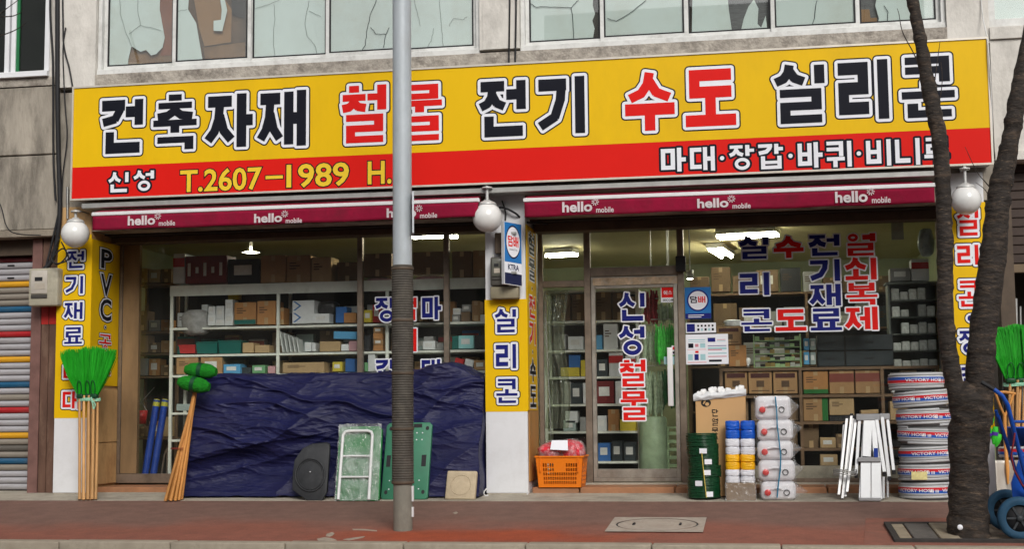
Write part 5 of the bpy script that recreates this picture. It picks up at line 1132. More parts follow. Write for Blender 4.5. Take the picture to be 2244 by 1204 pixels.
def twine_pack(px, col, label, Y=-.4):
    a, b, c, d = px; x0, x1, z0, z1 = rect(a, b, c, d, Y); cxx = (x0+x1)/2; r = (x1-x0)/2; H_ = z1-z0
    t = thing('twine_pack', label, 'twine', (cxx, Y+r, z0), 'packs of coloured twine stacked on a carton')
    m = M('twine '+col, tw_cols[col], .3, var=.15, scale=14, bump=.35, bscale=70, stretch=(.3, .3, 1.6), coat=.3)
    for k in range(2):
        n_ = 30; vs = []; prof = [(0, .8), (.04, .94), (.12, .99), (.3, 1), (.5, 1.02), (.7, 1), (.88, .99), (.96, .94), (1, .8)]; hz0 = z0+H_*k/2
        mb = MB(); sd = random.random()*50
        def pf(u, v):
            i = v*8; j = min(7, int(i)); fz = prof[j][0]+(prof[j+1][0]-prof[j][0])*(i-j); fr_ = prof[j][1]+(prof[j+1][1]-prof[j][1])*(i-j)
            an = 2*math.pi*u; ca_, sa_ = math.cos(an), math.sin(an); q = (abs(ca_)**4+abs(sa_)**4)**-.25
            rr = r*fr_*min(q, 1.12)*(.98+.03*noise.noise((ca_*1.5+sd, sa_*1.5, v*14)))
            return (cxx+rr*ca_, Y+r+rr*sa_, hz0+H_/2*fz+.006*noise.noise((ca_*2, v*4, sd)))
        mb.grid(pf, 30, 26); mb.build('roll', m, t)
        mb = MB(); mb.lathe([(.001, 0), (r*.62, 0)], (cxx, Y+r, hz0+H_/2*.999), 20); mb.build('roll_end', m, t)
    return t
rows = [('white', 1009, 1058), ('yellow', 998-1, 1032-1), ('white', 962, 998), ('blue', 924, 963)]
for s_, (xa_, xb_) in enumerate(((1589, 1621), (1622, 1655))):
    for k, (c, y0_, y1_) in enumerate((('white', 1030, 1060), ('yellow', 997, 1031), ('white', 962, 998), ('blue', 923, 963))):
        nm = {0: 'white twine pack at the bottom, ', 1: 'yellow twine pack, ', 2: 'white twine pack between blue and yellow, ', 3: 'blue twine pack on top, '}[k]
        twine_pack((xa_, y0_, xb_, y1_), c, nm+('left column' if s_ == 0 else 'right column')+' of the stack')
# ------------------------------------------------------------------ tall open carton with foam strips
t = thing('carton', 'tall tan carton with black Korean print holding white foam rolls', 'box', (P(1582, 1060, -.1).x, -.08, gz(-.1)))
m_tan = M('fresh tan carton', (.58, .35, .16), .75, var=.06, scale=4, dirt=(.5, .28, .12), dscale=2, damt=.4)
x0, x1, z0, z1 = rect(1526, 872, 1636, 1070, -.2); dz = .02
z0 = gz(-.1)+.008
mb = MB(); yb0, yb1 = -.2, .06
q = [(x0, yb0, z0), (x1, yb0, z0), (x1, yb1, z0), (x0, yb1, z0), (x0-.0, yb0, z1-.035), (x1-.0, yb0, z1+.02), (x1, yb1, z1+.02), (x0, yb1, z1-.035)]
mb.add(q, [(3, 2, 1, 0), (0, 1, 5, 4), (1, 2, 6, 5), (2, 3, 7, 6), (3, 0, 4, 7), (4, 5, 6, 7)]); mb.build('body', m_tan, t, bevel=.004)
m_foam = M('white foam strips', (.8, .8, .8), .6, var=.06, scale=10)
for k in range(11):
    xa_ = x0+.02+(x1-x0-.04)*(k+.5)/11+random.uniform(-.01, .01); h = random.uniform(.05, .11); c = Vector((xa_, random.uniform(yb0+.04, yb1-.06), z1-.01+h/2+.02)); ang = random.uniform(-.5, .5)
    MB().obox(c, (.03*math.cos(ang), .015, .02*math.sin(ang)), (.0, .03, .01), (-math.sin(ang)*h*.5, 0, h*.5*math.cos(ang))).build('foam_roll', m_foam, t, bevel=.012, seg=2)
mb = MB(); mb.grid(lambda u, v: (x0-.02+(x1-x0+.03)*u, yb0-.01-.02*math.sin(v*3)+.015*noise.noise((u*8, v*3, 0)), z1-.034+.05*u+v*.065+.03*noise.noise((u*9, 1, 0))*v), 30, 6); mb.build('bag_edge', M('white plastic bag', (.7, .71, .72), .35, var=.1, scale=20, coat=.3), t)
m_pr = M('black carton print', (.02, .018, .016), .7)
for ch, (b, d) in zip('단열문풍지', ((898, 914), (918, 934), (938, 953), (957, 973), (977, 993))):
    xa_, xb_, za, zb3 = rect(1560, b, 1574, d, yb0); letter(ch, frame((xa_, yb0-.001, za), XR, ZU, NF), xb_-xa_, zb3-za, [(0, 0)], [m_pr], t, 1.0, 0)
c = P(1547, 884, yb0); mb = MB(); mb.add([(c.x+.05*math.cos(k*math.pi/12), yb0-.001, c.z+.04*math.sin(k*math.pi/12)) for k in range(24)], [list(range(24))], 0)
mb.add([(c.x+.012+.02*math.cos(k*math.pi/6), yb0-.002, c.z-.012+.018*math.sin(k*math.pi/6)) for k in range(12)], [list(range(12))], 1); mb.add([(c.x-.03, yb0-.002, c.z-.01), (c.x-.02, yb0-.002, c.z-.012), (c.x, yb0-.002, c.z+.022), (c.x-.02, yb0-.002, c.z+.02)], [(0, 1, 2, 3)], 1)
flat_build(mb, 'emblem', [m_pr, m_tan], t)
# ------------------------------------------------------------------ white jerrycans in film
m_can = M('white can plastic', (.76, .75, .77), .32, var=.04, scale=5)
m_cap = M('red can cap', (.65, .03, .025), .4, var=.15)
names = ['bottom', 'second from bottom', 'middle', 'second from top', 'topmost']
cans = [(1667, 1056, 1744, 1100), (1662, 1009, 1742, 1056), (1660, 966, 1738, 1010), (1659, 920, 1738, 967), (1655, 868, 1733, 921)]
for k, (a, b, c_, d) in enumerate(cans):
    Yf = -.46; x0, x1, z0, z1 = rect(a, b, c_, d, Yf)
    if k == 0: z0 = gz(Yf)+.003
    t = thing('jerrycan', 'white jerrycan with red cap in clear film, %s of the stack' % names[k], 'jerrycan', ((x0+x1)/2, -.3, z0), 'white jerrycans stacked by the window')
    B(x0, x1, Yf, Yf+.3, z0+.002, z1-.002).build('body', m_can, t, bevel=.05, seg=5)
    w, h = x1-x0, z1-z0; cz = z0+h*.42
    MB().lathe([(.001, -.03), (.028, -.03), (.031, -.026), (.031, .004)], (x0+w*.2, Yf-.0, cz), 18, axis='y').build('cap', m_cap, t)
    MB().tube([(x0+w*.74+.026*math.cos(q*math.pi/9), Yf-.008, cz+.026*math.sin(q*math.pi/9)) for q in range(18)], .0055, 6, closed=True).build('ring_grip', m_black, t)
    MB().tube([(x0+w*.3, Yf-.006, cz+.03), (x0+w*.42, Yf-.022, cz+.045), (x0+w*.55, Yf-.022, cz+.045), (x0+w*.64, Yf-.006, cz+.03)], .011, 8).build('handle', m_can, t)
    # film: a crumpled pouch with a pulled corner on the right
    mb = MB(); sd = k*3.7
    def pf(u, v):
        x = x0-.012+(w+.024)*u; z = z0+.001+(h-.002)*v
        ed = 4*u*(1-u); y = Yf-.012-.03*min(1, ed*2)*min(1, 8*v*(1-v)) + .02*noise.noise((u*6+sd, v*5, 1))+.012*noise.noise((u*15, v*13+sd, 2))
        return (x, y, z)
    mb.grid(pf, 34, 22); mb.build('film', m_film, t)
    tip = Vector((x1+.09+random.uniform(-.01, .03), Yf+.04, z0+h*(.45+.2*random.random())))
    mb = MB()
    def tf(u, v):
        ang = v*2*math.pi; base = Vector((x1-.02, Yf+.1+.11*math.cos(ang), z0+h/2+h*.46*math.sin(ang))); p = base.lerp(tip, u**.8); return p+Vector((.0, .014, .012))*noise.noise((u*7+sd, math.cos(ang)*2, math.sin(ang)*2))*(1-u)*1.4
    mb.grid(tf, 14, 22); mb.build('film_tail', m_film, t)
xs_ = P(1700, 980, -.5).x
o = MB().tube([P(1699, 870, -.505), P(1702, 900, -.505), P(1703, 930, -.51), P(1707, 965, -.505), P(1711, 1000, -.51), P(1710, 1030, -.505), P(1706, 1060, -.51), P(1703, 1092, -.5)], .0075, 6).build('packing_strap', M('blue packing strap', (.03, .2, .34), .5)); tag(o, 'thin blue strap running down the front of the jerrycan stack', 'strap')
# ------------------------------------------------------------------ aluminium ladders
m_lad = M('grey ladder aluminium', (.42, .42, .42), .35, .8, var=.15, scale=9)
m_lad2 = M('pale ladder aluminium', (.5, .51, .52), .35, .35, var=.08, scale=9, dirt=(.5, .5, .5), damt=.3)
t = thing('folding_trestle', 'bundle of grey folded aluminium legs leaning left of the white ladder', 'ladder', (P(1850, 1094, -.4).x, -.4, gz(-.4)), 'folded aluminium ladders by the window')
for (xa_, ya, xb_, yb_, o_) in ((1838, 1086, 1856, 916, 0), (1846, 1094, 1866, 910, .03), (1856, 1080, 1876, 918, .0), (1842, 1064, 1850, 930, .06), (1852, 1090, 1870, 916, .05)):
    a = P(xa_, ya, -.42+o_); b = P(xb_, yb_, -.2+o_); a.z = max(a.z, gz(a.y)+.012); d = (b-a); ax = d.normalized(); s_ = Vector((1, 0, 0)); n_ = ax.cross(s_).normalized()
    MB().obox((a+b)/2, s_*.014, n_*.011, d/2).build('leg', m_lad, t, bevel=.003)
    MB().obox(b, s_*.017, n_*.014, ax*.012).build('foot_cap', m_black, t)
for dy in (0, .02, .035): q = P(1852, 1040, -.4); MB().tube([(q.x+.11*math.cos(a), q.y+.07*math.sin(a), q.z+dy+.012*math.sin(a*2)) for a in [2*math.pi*i/18 for i in range(18)]], .006, 6, closed=True).build('binding', m_alu, t)
t = thing('step_ladder', 'white folded aluminium step ladder leaning in front of the window', 'ladder', (P(1915, 1096, -.4).x, -.4, gz(-.4)), 'folded aluminium ladders by the window')
def strip(xa_, ya, xb_, yb_, Ya, Yb, w, d_, mat, nm):
    a = P(xa_, ya, Ya); b = P(xb_, yb_, Yb); a.z = max(a.z, gz(a.y)+.006); d = b-a; ax = d.normalized(); s_ = Vector((1, 0, 0)); s_ = (s_-ax*s_.dot(ax)).normalized(); n_ = ax.cross(s_)
    return MB().obox((a+b)/2, s_*w, n_*d_, d/2).build(nm, mat, t, bevel=.003)
strip(1886, 1096, 1896, 912, -.46, -.2, .02, .016, m_lad2, 'rail'); strip(1929, 1096, 1920, 912, -.46, -.2, .02, .016, m_lad2, 'rail')
strip(1876, 1040, 1884, 912, -.38, -.22, .016, .013, m_lad2, 'rail'); strip(1938, 1036, 1920, 915, -.40, -.24, .018, .013, m_lad2, 'rail')
strip(1948, 1046, 1933, 915, -.36, -.22, .018, .013, m_lad2, 'rail'); strip(1958, 1032, 1944, 912, -.34, -.2, .016, .013, m_lad2, 'rail')
strip(1936, 1094, 1936, 1046, -.42, -.38, .012, .02, m_lad2, 'rail'); strip(1945, 1092, 1945, 1046, -.38, -.36, .01, .02, m_lad2, 'rail')
strip(1897, 1094, 1897, 1012, -.485, -.37, .048, .008, m_lad2, 'tread'); strip(1920, 1094, 1920, 1012, -.485, -.37, .046, .008, m_lad2, 'tread')
strip(1899, 1002, 1902, 922, -.36, -.25, .042, .006, m_lad2, 'tread'); strip(1919, 1002, 1915, 922, -.36, -.25, .026, .006, m_lad2, 'tread')
for (a, b, c_, d, Yy) in ((1876, 908, 1928, 922, -.25), (1928, 907, 1950, 920, -.22), (1880, 1003, 1930, 1013, -.39), (1882, 1092, 1931, 1099, -.5)):
    x0, x1, z0, z1 = rect(a, b, c_, d, Yy); z0 = max(z0, gz(Yy)+.003); B(x0, x1, Yy-.012, Yy+.02, z0, z1).build('cross_bar', m_lad2, t, bevel=.004)
B(*rect(1915, 983, 1924, 1003, -.4)[:2], -.402, -.395, *rect(1915, 983, 1924, 1003, -.4)[2:]).build('blue_sticker', M('blue sticker', (.02, .06, .35), .4), t)
for x, y in ((1876, 1044), (1938, 1040), (1949, 1050), (1959, 1036)): q = P(x, y, -.38); B(q.x-.016, q.x+.016, q.y-.02, q.y+.02, q.z-.02, q.z+.02).build('rubber_foot', m_black, t, bevel=.004)
# ------------------------------------------------------------------ stack of white hose coils
m_wh = M('grey white hose', (.5, .51, .52), .4, var=.1, scale=8, dirt=(.4, .4, .38), damt=.3)
m_br = M('hose band red', (.6, .02, .03), .35, var=.06); m_bb = M('hose band blue', (.02, .1, .42), .35, var=.06); m_bw = M('hose band white', (.8, .8, .82), .35, var=.03)
hc = [(1974, 1064, 1.0, 0), (1974, 1012, 1.0, 1), (1975, 972, 1, 2), (1972, 928, 1, 3), (1976, 886, 1, 4), (1970, 852, 1, 5), (1962, 815, 1, 6)]
ords = ['bottom', 'second from bottom', 'third from bottom', 'fourth from bottom', 'third from top', 'second from top', 'topmost']
zc = gz(-.45)+.004; totalz = P(2020, 816, -.25).z-zc; hh = totalz/7
offs = [.0, .0, .012, .008, .0, -.025, -.062]
cxx = P(2028, 1000, -.2).x
def band_text(tt, cx, cy, Rr, zc_, a0, par, mat, h, txt):
    vs, fs = latin(txt, .02); x0_ = min(v[0] for v in vs); y0_, y1_ = min(v[1] for v in vs), max(v[1] for v in vs); s_ = h/(y1_-y0_)
    mb = MB(); mb.add([(cx+Rr*math.cos(a0+(x-x0_)*s_*1.35/Rr), cy+Rr*math.sin(a0+(x-x0_)*s_*1.35/Rr), zc_+(y-y0_)*s_+tilt_*math.cos(a0+(x-x0_)*s_*1.35/Rr)) for x, y in vs], fs); return flat_build(mb, 'lettering', [mat], par)
for k in range(7):
    cx_ = cxx+offs[k]; Rr = .262; r = .0165; cy_ = -.2
    t = thing('hose_coil', 'coil of grey white hose with printed band, %s of the tall stack' % ords[k], 'hose', (cx_, cy_, zc), 'coils of white hose stacked beside the tree')
    turns = 6; pts = []; r = .0132; tilt_ = random.uniform(-.012, .012)*(1.5 if k > 4 else 1)
    pitch = (hh-2*r)/turns
    for q in range(turns*36+1):
        a = 2*math.pi*q/36+k*1.3; w = q/36; rr = Rr-r+.006*noise.noise((w*2.3, k, math.cos(a)))
        pts.append((cx_+rr*math.cos(a), cy_+rr*math.sin(a), zc+r+pitch*w+tilt_*math.cos(a)+.004*noise.noise((math.sin(a), w*2, k+9))))
    MB().tube(pts, r, 8).build('hose', m_wh, t)
    MB().lathe([(Rr-r*2, 0.004), (Rr-r*1.5, 0.004), (Rr-r*1.5, hh-.004), (Rr-r*2, hh-.004)], (cx_, cy_, zc), 30).build('inner_layer', M('inner hose with painted shade', (.16, .16, .16), .6), t)  # inner layer coloured dark for the shade between the turns
    bz = zc+hh*.36; bh = .066; N = 48; vs = []; fs = []; mi = []
    flip = (k == 6)
    hs = [0, .0045, .5*bh, bh-.0045, bh]; mb = MB()
    for j in range(4):
        mt = [2, (0 if flip else 1), (1 if flip else 0), 2][j]
        mb.add([(cx_+(Rr+.004)*math.cos(2*math.pi*i/N), cy_+(Rr+.004)*math.sin(2*math.pi*i/N), bz+hs[j+e_]+tilt_*math.cos(2*math.pi*i/N)) for i in range(N) for e_ in (0, 1)], [(2*i, 2*((i+1) % N), 2*((i+1) % N)+1, 2*i+1) for i in range(N)], mt, True)
    bo = mb.build('band', [m_br, m_bb, m_bw], t)
    a_ = R((-165, -172, -128, -178, -150, -190, -118)[k])
    for da, tx in ((0, 'VICTORY HOSE'), (1.75, 'VICTORY HOSE')):
        band_text(t, cx_, cy_, Rr+.0055, bz+.018, a_+da, bo, m_bw, .03, tx)
    for da in (1.32, 1.5): 
        a0 = a_+da
        mb = MB()
        for j in range(3): mb.add([(cx_+(Rr+.0055)*math.cos(a0+u/Rr), cy_+(Rr+.0055)*math.sin(a0+u/Rr), bz+.014+v+tilt_*math.cos(a0)) for u, v in ((.012*j+.0, 0), (.012*j+.007, 0), (.012*j+.007, .026), (.012*j, .026))], [(0, 1, 2, 3)])
        flat_build(mb, 'print_mark', [m_bw], bo)
    zc += hh
# yellow sticker on the second coil
q = P(2015, 1043, -.2-.27); mb = MB(); mb.box(q.x-.075, q.x+.07, -.2-.278, -.2-.272, q.z-.04, q.z+.035); o = mb.build('product_label', M('yellow white label', (.75, .66, .3), .5, var=.3, scale=20)); tag(o, 'yellow edged label stuck on the hose coil second from bottom', 'label')
# ------------------------------------------------------------------ blue hand truck
m_tr = M('blue enamel', (.008, .07, .38), .35, var=.15, scale=6, coat=.3, dirt=(.02, .05, .18), dscale=5, damt=.4)
m_ty = M('blue rubber tyre', (.02, .07, .13), .7, var=.3, scale=8)
HY = -2.62
t = thing('hand_truck', 'blue two wheeled hand truck with black grips beside the tree', 'hand truck', G(2232, 1170))
def hp(px, py, o=0): return P(px, py, HY+o)
MB().tube([hp(2150, 838, -.42), hp(2164, 846, -.42), hp(2182, 857, -.42)], .0165, 10).build('grip', m_black, t)
MB().tube([hp(2178, 854, -.42), hp(2196, 868, -.42), hp(2208, 888, -.4), hp(2216, 920, -.36), hp(2232, 985, -.26), hp(2252, 1060, -.12), hp(2262, 1105, -.05)], .0175, 10).build('side_rail', m_tr, t)
MB().tube([hp(2262, 838, -.07), hp(2280, 850, -.07), hp(2300, 885, -.05), hp(2338, 1060, .22), hp(2348, 1105, .3)], .0175, 10).build('side_rail', m_tr, t)
for q in ((2190, 900), (2196, 912)): MB().tube([hp(q[0]-8, q[1], -.3), hp(2228, 1040, -.1), hp(2262, 1100, .0)], .013, 8).build('brace', m_tr, t)
for y, dx, oo in ((925, 0, -.35), (1000, 18, -.23), (1075, 36, -.1)): MB().tube([hp(2218+dx, y, oo), hp(2300+dx, y, .35+oo)], .012, 8).build('cross_bar', m_tr, t)
mb = MB(); a = hp(2256, 1108); mb.obox(a+Vector((.2, -.1, -.02)), (.23, 0, 0), (0, .14, .0), (0, 0, .005)); mb.build('toe_plate', m_tr, t)
mb = MB(); mb.poly([hp(2240, 985, .02), hp(2262, 1070, .02), hp(2262, 1130, .02), hp(2222, 1110, .02), hp(2216, 1060, .02)], (0, .02, 0)); mb.build('gusset', m_tr, t)
for (px, py, o_) in ((2234, 1136, -.14), (2206, 1122, .32)):
    c = hp(px, py, o_); rw_ = .168; c.z = gz(c.y)+rw_+.002
    prof = [(rw_*.62, -.03), (rw_*.8, -.042), (rw_*.95, -.034), (rw_, -.014), (rw_, .014), (rw_*.95, .034), (rw_*.8, .042), (rw_*.62, .03), (rw_*.62, -.03)]
    wh = MB().lathe(prof, c, 36, axis='y').build('wheel', m_ty, t)
    MB().lathe([(.001, -.012), (rw_*.64, -.012), (rw_*.64, .012), (.001, .012)], c, 28, axis='y').build('rim', m_black, wh)
    for k in range(6): a = k*math.pi/3; MB().obox(c+Vector((rw_*.36*math.cos(a), -.016, rw_*.36*math.sin(a))), (rw_*.22*math.cos(a), 0, rw_*.22*math.sin(a)), (-.008*math.sin(a), 0, .008*math.cos(a)), (0, .006, 0)).build('spoke', M('dark wheel spoke', (.04, .045, .05), .5), wh)
    MB().lathe([(.001, -.04), (.02, -.04), (.026, -.03), (.026, .03)], c, 14, axis='y').build('hub', M('dark wheel spoke', (.04, .045, .05)), wh)
ca_, cb_ = hp(2234, 1136, -.14), hp(2206, 1122, .32); ca_.z = gz(ca_.y)+.17; cb_.z = gz(cb_.y)+.17
MB().tube([ca_, cb_], .012, 8).build('axle', m_black, t)
MB().tube([hp(2224, 950, -.34), hp(2216, 1000, -.3), hp(2222, 1030, -.25), hp(2240, 1064, -.2), hp(2258, 1078, -.12)], .007, 6).build('red_strap', M('dull red strap', (.25, .03, .035), .7), t)
# ------------------------------------------------------------------ shovel, green hand rakes, tub, hose, rods at the right
t = thing('shovel', 'shovel with wooden D grip and pale blade behind the hand truck', 'shovel', P(2210, 1096, -.6))
SYY = -.75
m_bl8 = M('pale shovel blade', (.6, .56, .5), .4, .4, var=.15, scale=6, dirt=(.4, .3, .2), damt=.4)
mb = MB()
def blade(u, v):
    xl, xr = 2182+8*v*0+ (1-v)*4, 2236-(1-v)*12; px = xl+(xr-xl)*u; py = 1098-88*v+(1-v)**4*0+ (abs(u-.5)*2)**2*(-10)*(1-v)**3
    p = P(px, py, SYY); return p+Vector((0, .05*(1-(2*u-1)**2)+.02*v, 0))
mb.grid(blade, 14, 14); o = mb.build('blade', m_bl8, t); sm = o.modifiers.new('thick', 'SOLIDIFY'); sm.thickness = .003
MB().tube([P(2209, 1062, SYY+.04), P(2208, 1030, SYY+.04), P(2204, 985, SYY+.1), P(2202, 925, SYY+.15), P(2202, 905, SYY+.15)], [.008, .017, .017, .016, .016], 10).build('shaft', m_wood2, t)
MB().tube([P(2176, 862, SYY+.15), P(2202, 860, SYY+.15), P(2226, 864, SYY+.15)], .014, 8).build('grip', m_wood2, t)
for xg in (2182, 2221): MB().tube([P(xg, 864, SYY+.15), P((xg+2202)/2+0, 892, SYY+.15), P(2202, 914, SYY+.15)], .012, 8).build('grip_fork', m_wood2, t)
m_neon = M('neon green plastic', (.05, .55, .04), .4, var=.15); m_pur = M('purple plastic', (.08, .03, .3), .4)
for k, (x, y, x2, y2) in enumerate(((2169, 905, 2174, 932), (2168, 938, 2162, 975), (2182, 936, 2177, 975), (2190, 952, 2182, 980))):
    t = thing('hand_tool', ['topmost bright green tapered handle tucked beside the tree trunk', 'leftmost green tapered handle with purple band by the trunk', 'green tapered handle with purple band between two others by the trunk', 'rightmost green tapered handle, lowest of the four by the trunk'][k], 'hand tool', P(x2, y2, -.9), 'green tapered tool handles hung by the tree')
    a, b = P(x, y, -.9), P(x2, y2, -.9); MB().tube([a, a.lerp(b, .35), a.lerp(b, .7), b], [.022, .032, .026, .008], 12).build('handle', m_neon, t)
    if k in (1, 2): MB().tube([a.lerp(b, .3), a.lerp(b, .5)], .0335, 12).build('band', m_pur, t)
    MB().tube([a, a+Vector((.0, .02, .07))], .006, 6).build('loop', m_black, t)
x0, x1, z0, z1 = rect(2207, 936, 2290, 978, -.55)
t = thing('tub', 'blue plastic tub resting on hose at the right edge', 'tub', ((x0+x1)/2, -.4, z0)); r = (x1-x0)/2
MB().lathe([(.001, .004), (r*.88, .004), (r*.9, 0), (r*.97, z1-z0-.02), (r*1.02, z1-z0-.018), (r*1.02, z1-z0), (r*.95, z1-z0), (r*.86, .02), (.001, .02)], ((x0+x1)/2, -.55+r, z0), 32).build('tub_body', M('blue tub plastic', (.01, .07, .4), .4, var=.1), t)
zz = gz(-.4)+.004; n_ = 0; top = z0
nst = 4; hhr = (top-zz)/nst
for k in range(nst):
    t = thing('hose_coil', 'coil of grey hose under the blue tub, %s' % ['lowest one', 'second from below', 'third from below', 'just beneath the tub'][k], 'hose', ((x0+x1)/2, -.32, zz), 'coils of grey hose under the blue tub')
    r = .0145; pts = []; Rr = .2; turns = 4; pitch = (hhr-2*r)/turns
    for q in range(turns*26+1): a = 2*math.pi*q/26; pts.append(((x0+x1)/2+Rr*math.cos(a), -.32+Rr*math.sin(a), zz+r+pitch*q/26))
    MB().tube(pts, r, 6).build('hose', m_wh, t)
    mb = MB(); N = 32
    for j, mt in ((0, 1), (1, 0)): mb.add([((x0+x1)/2+(Rr+r+.003)*math.cos(2*math.pi*i/N), -.32+(Rr+r+.003)*math.sin(2*math.pi*i/N), zz+hhr*.35+.026*(j+e_)) for i in range(N) for e_ in (0, 1)], [(2*i, 2*((i+1) % N), 2*((i+1) % N)+1, 2*i+1) for i in range(N)], mt, True)
    mb.build('band', [m_br, m_bb], t); zz += hhr
m_rod = M('grey steel rod', (.5, .5, .48), .4, .6, var=.2)
for k, (x, y) in enumerate(((2195, 655), (2203, 658), (2216, 650), (2226, 655), (2236, 672), (2211, 662))):
    a = P(x+6, 1060, .1); a.z = gz(.1)+.005; b = P(x, y, .12); o = MB().tube([a, b], .016 if k in (2, 3) else .009, 8).build('metal_rod', m_rod); tag(o, 'grey metal rod standing behind the right brooms, %s' % ['leftmost', 'second from left', 'thick one in the middle', 'thick one further right', 'rightmost and shortest', 'third from left'][k], 'rod', 'metal rods behind the brooms')
# ------------------------------------------------------------------ inside the shop
def on_plane_z(px, py, z):
    d = CF+CR*((px-IW/2)/FPX)-CU*((py-IH/2)/FPX); return CPOS+d*((z-CPOS.z)/d.z)
m_shelf = M('pale shelf enamel', (.74, .76, .68), .45, var=.08, scale=6, dirt=(.35, .33, .26), dscale=5, damt=.4)
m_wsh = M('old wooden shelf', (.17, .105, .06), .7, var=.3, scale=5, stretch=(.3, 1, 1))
def rack(label, x0, x1, y0, y1, zs, posts, mat, th=.025, top=None, back=True, cat='shelf', zb=.15):
    t = thing('shelf_rack', label, cat, ((x0+x1)/2, (y0+y1)/2, zb))
    ztop = (top or max(zs))
    for xp in posts:
        for yy in (y0, y1-.03): B(xp-.017, xp+.017, yy, yy+.03, zb, ztop).build('post', mat, t)
    for z in zs: B(x0, x1, y0+.004, y1-.004, z-th, z).build('shelf', mat, t)
    if back: B(x0, x1, y1, y1+.008, zb, ztop).build('back_panel', m_dark, t)
    return t
CT = {'b': (.36, .21, .095), 'd': (.17, .11, .06), 't': (.45, .31, .16), 'o': (.42, .2, .07), 'w': (.68, .7, .7), 'r': (.16, .012, .014), 'k': (.02, .021, .024), 'u': (.03, .13, .38), 'l': (.09, .32, .55), 'e': (.005, .12, .1),
      'g': (.16, .38, .18), 'y': (.65, .52, .05), 'p': (.5, .28, .3), 'm': (.33, .4, .38), 'n': (.03, .04, .045), 'R': (.5, .03, .03), 's': (.3, .3, .29), 'G': (.02, .22, .05), 'c': (.28, .6, .6)}
def cm(k): return M('goods '+k, CT[k], .7 if k in 'bdto' else .5, var=.14, scale=6, dirt=tuple(c*.6 for c in CT[k]), dscale=4, damt=.4, rnd=.12)
m_tape = M('packing tape', (.42, .29, .15), .3, var=.1); m_prt = M('faint carton print', (.1, .06, .035), .8, var=.3); m_lab = M('goods label', (.66, .66, .63), .6, var=.15, scale=20)
def carton(px, Y, dep, k, label, extra='', group=None, name='carton', tilt=0):
    x0, x1, z0, z1 = rect(*px, Y); w, h = x1-x0, z1-z0
    brown = k in 'bdto'
    t = thing(name, label, 'box', ((x0+x1)/2, Y+dep/2, z0), group)
    o = B(x0+.002, x1-.002, Y, Y+dep, z0+.001, z1).build('body', cm(k), t, bevel=min(.005, h*.08))
    if brown and h > .12:
        B((x0+x1)/2-.022, (x0+x1)/2+.022, Y-.0012, Y-.0002, z0+.004, z0+h*.3).build('tape', m_tape, t); B((x0+x1)/2-.022, (x0+x1)/2+.022, Y-.0012, Y-.0002, z1-h*.2, z1-.004).build('tape', m_tape, t)
    if 'p' in extra:
        for q in range(3): B(x0+w*.12, x0+w*(.4+.15*(q % 2)), Y-.0016, Y-.0004, z0+h*(.5+.1*q), z0+h*(.545+.1*q)).build('print_line', m_prt, t)
    if 's' in extra:     # dark slotted header and a square mark
        B(x0+w*.1, x1-w*.1, Y-.002, Y-.0004, z1-h*.3, z1-h*.1).build('printed_header', M('maroon carton print', (.07, .02, .018), .7), t)
        B(x0+w*.34, x1-w*.34, Y-.002, Y-.0004, z0+h*.3, z0+h*.58).build('printed_square', m_prt, t); B(x0+w*.12, x1-w*.12, Y-.002, Y-.0004, z0+h*.12, z0+h*.16).build('print_line', m_prt, t)
    if 'G' in extra: B(x0+.003, x1-.003, Y-.002, Y-.0004, z0+.004, z0+h*.2).build('green_band', M('green carton band', (.02, .14, .03), .6), t)
    if 'v' in extra: B(x1-w*.24, x1-.003, Y-.002, Y-.0004, z0+.004, z1-.004).build('green_band', M('green carton band', (.02, .14, .03), .6), t)
    if 'e' in extra: B(x0+.003, x1-.003, Y-.002, Y-.0004, z0+.004, z0+h*.22).build('teal_band', M('teal carton band', (.01, .12, .1), .6), t)
    if 'h' in extra: B(x0+.003, x1-.003, Y-.002, Y-.0004, z1-h*.5, z1-h*.14).build('red_band', M('red carton band', (.2, .05, .035), .6), t)
    if 'l' in extra: B(x0+w*.2, x0+w*.75, Y-.002, Y-.0004, z0+h*.35, z0+h*.75).build('paper_label', m_lab, t)
    if 'R' in extra: B(x0+.003, x1-.003, Y-.002, Y-.0004, z0+h*.55, z0+h*.85).build('red_band', M('red label band', (.45, .02, .02), .5), t)
    if 'V' in extra:     # blue chevrons
        for q in range(2):
            mb = MB(); zc_ = z0+h*(.27+.5*q)
            for sgn in (1, -1): mb.add([(x0+w*.04, Y-.0012, zc_+sgn*h*.2), (x0+w*.14, Y-.0012, zc_+sgn*h*.2), (x0+w*.42, Y-.0012, zc_), (x0+w*.32, Y-.0012, zc_)], [(0, 1, 2, 3)] if sgn < 0 else [(3, 2, 1, 0)])
            flat_build(mb, 'chevron', [M('chevron blue', (.04, .16, .4), .5)], t)
    if '5' in extra:
        for q in range(5): B(x0+w*(.06+.19*q), x0+w*(.13+.19*q), Y-.002, Y-.0004, z0+h*(.28 if q % 2 == 0 else .38), z0+h*(.75 if q % 2 == 0 else .6)).build('white_strip', m_lab, t)
    if tilt: t.rotation_euler = (0, tilt, 0)
    return t
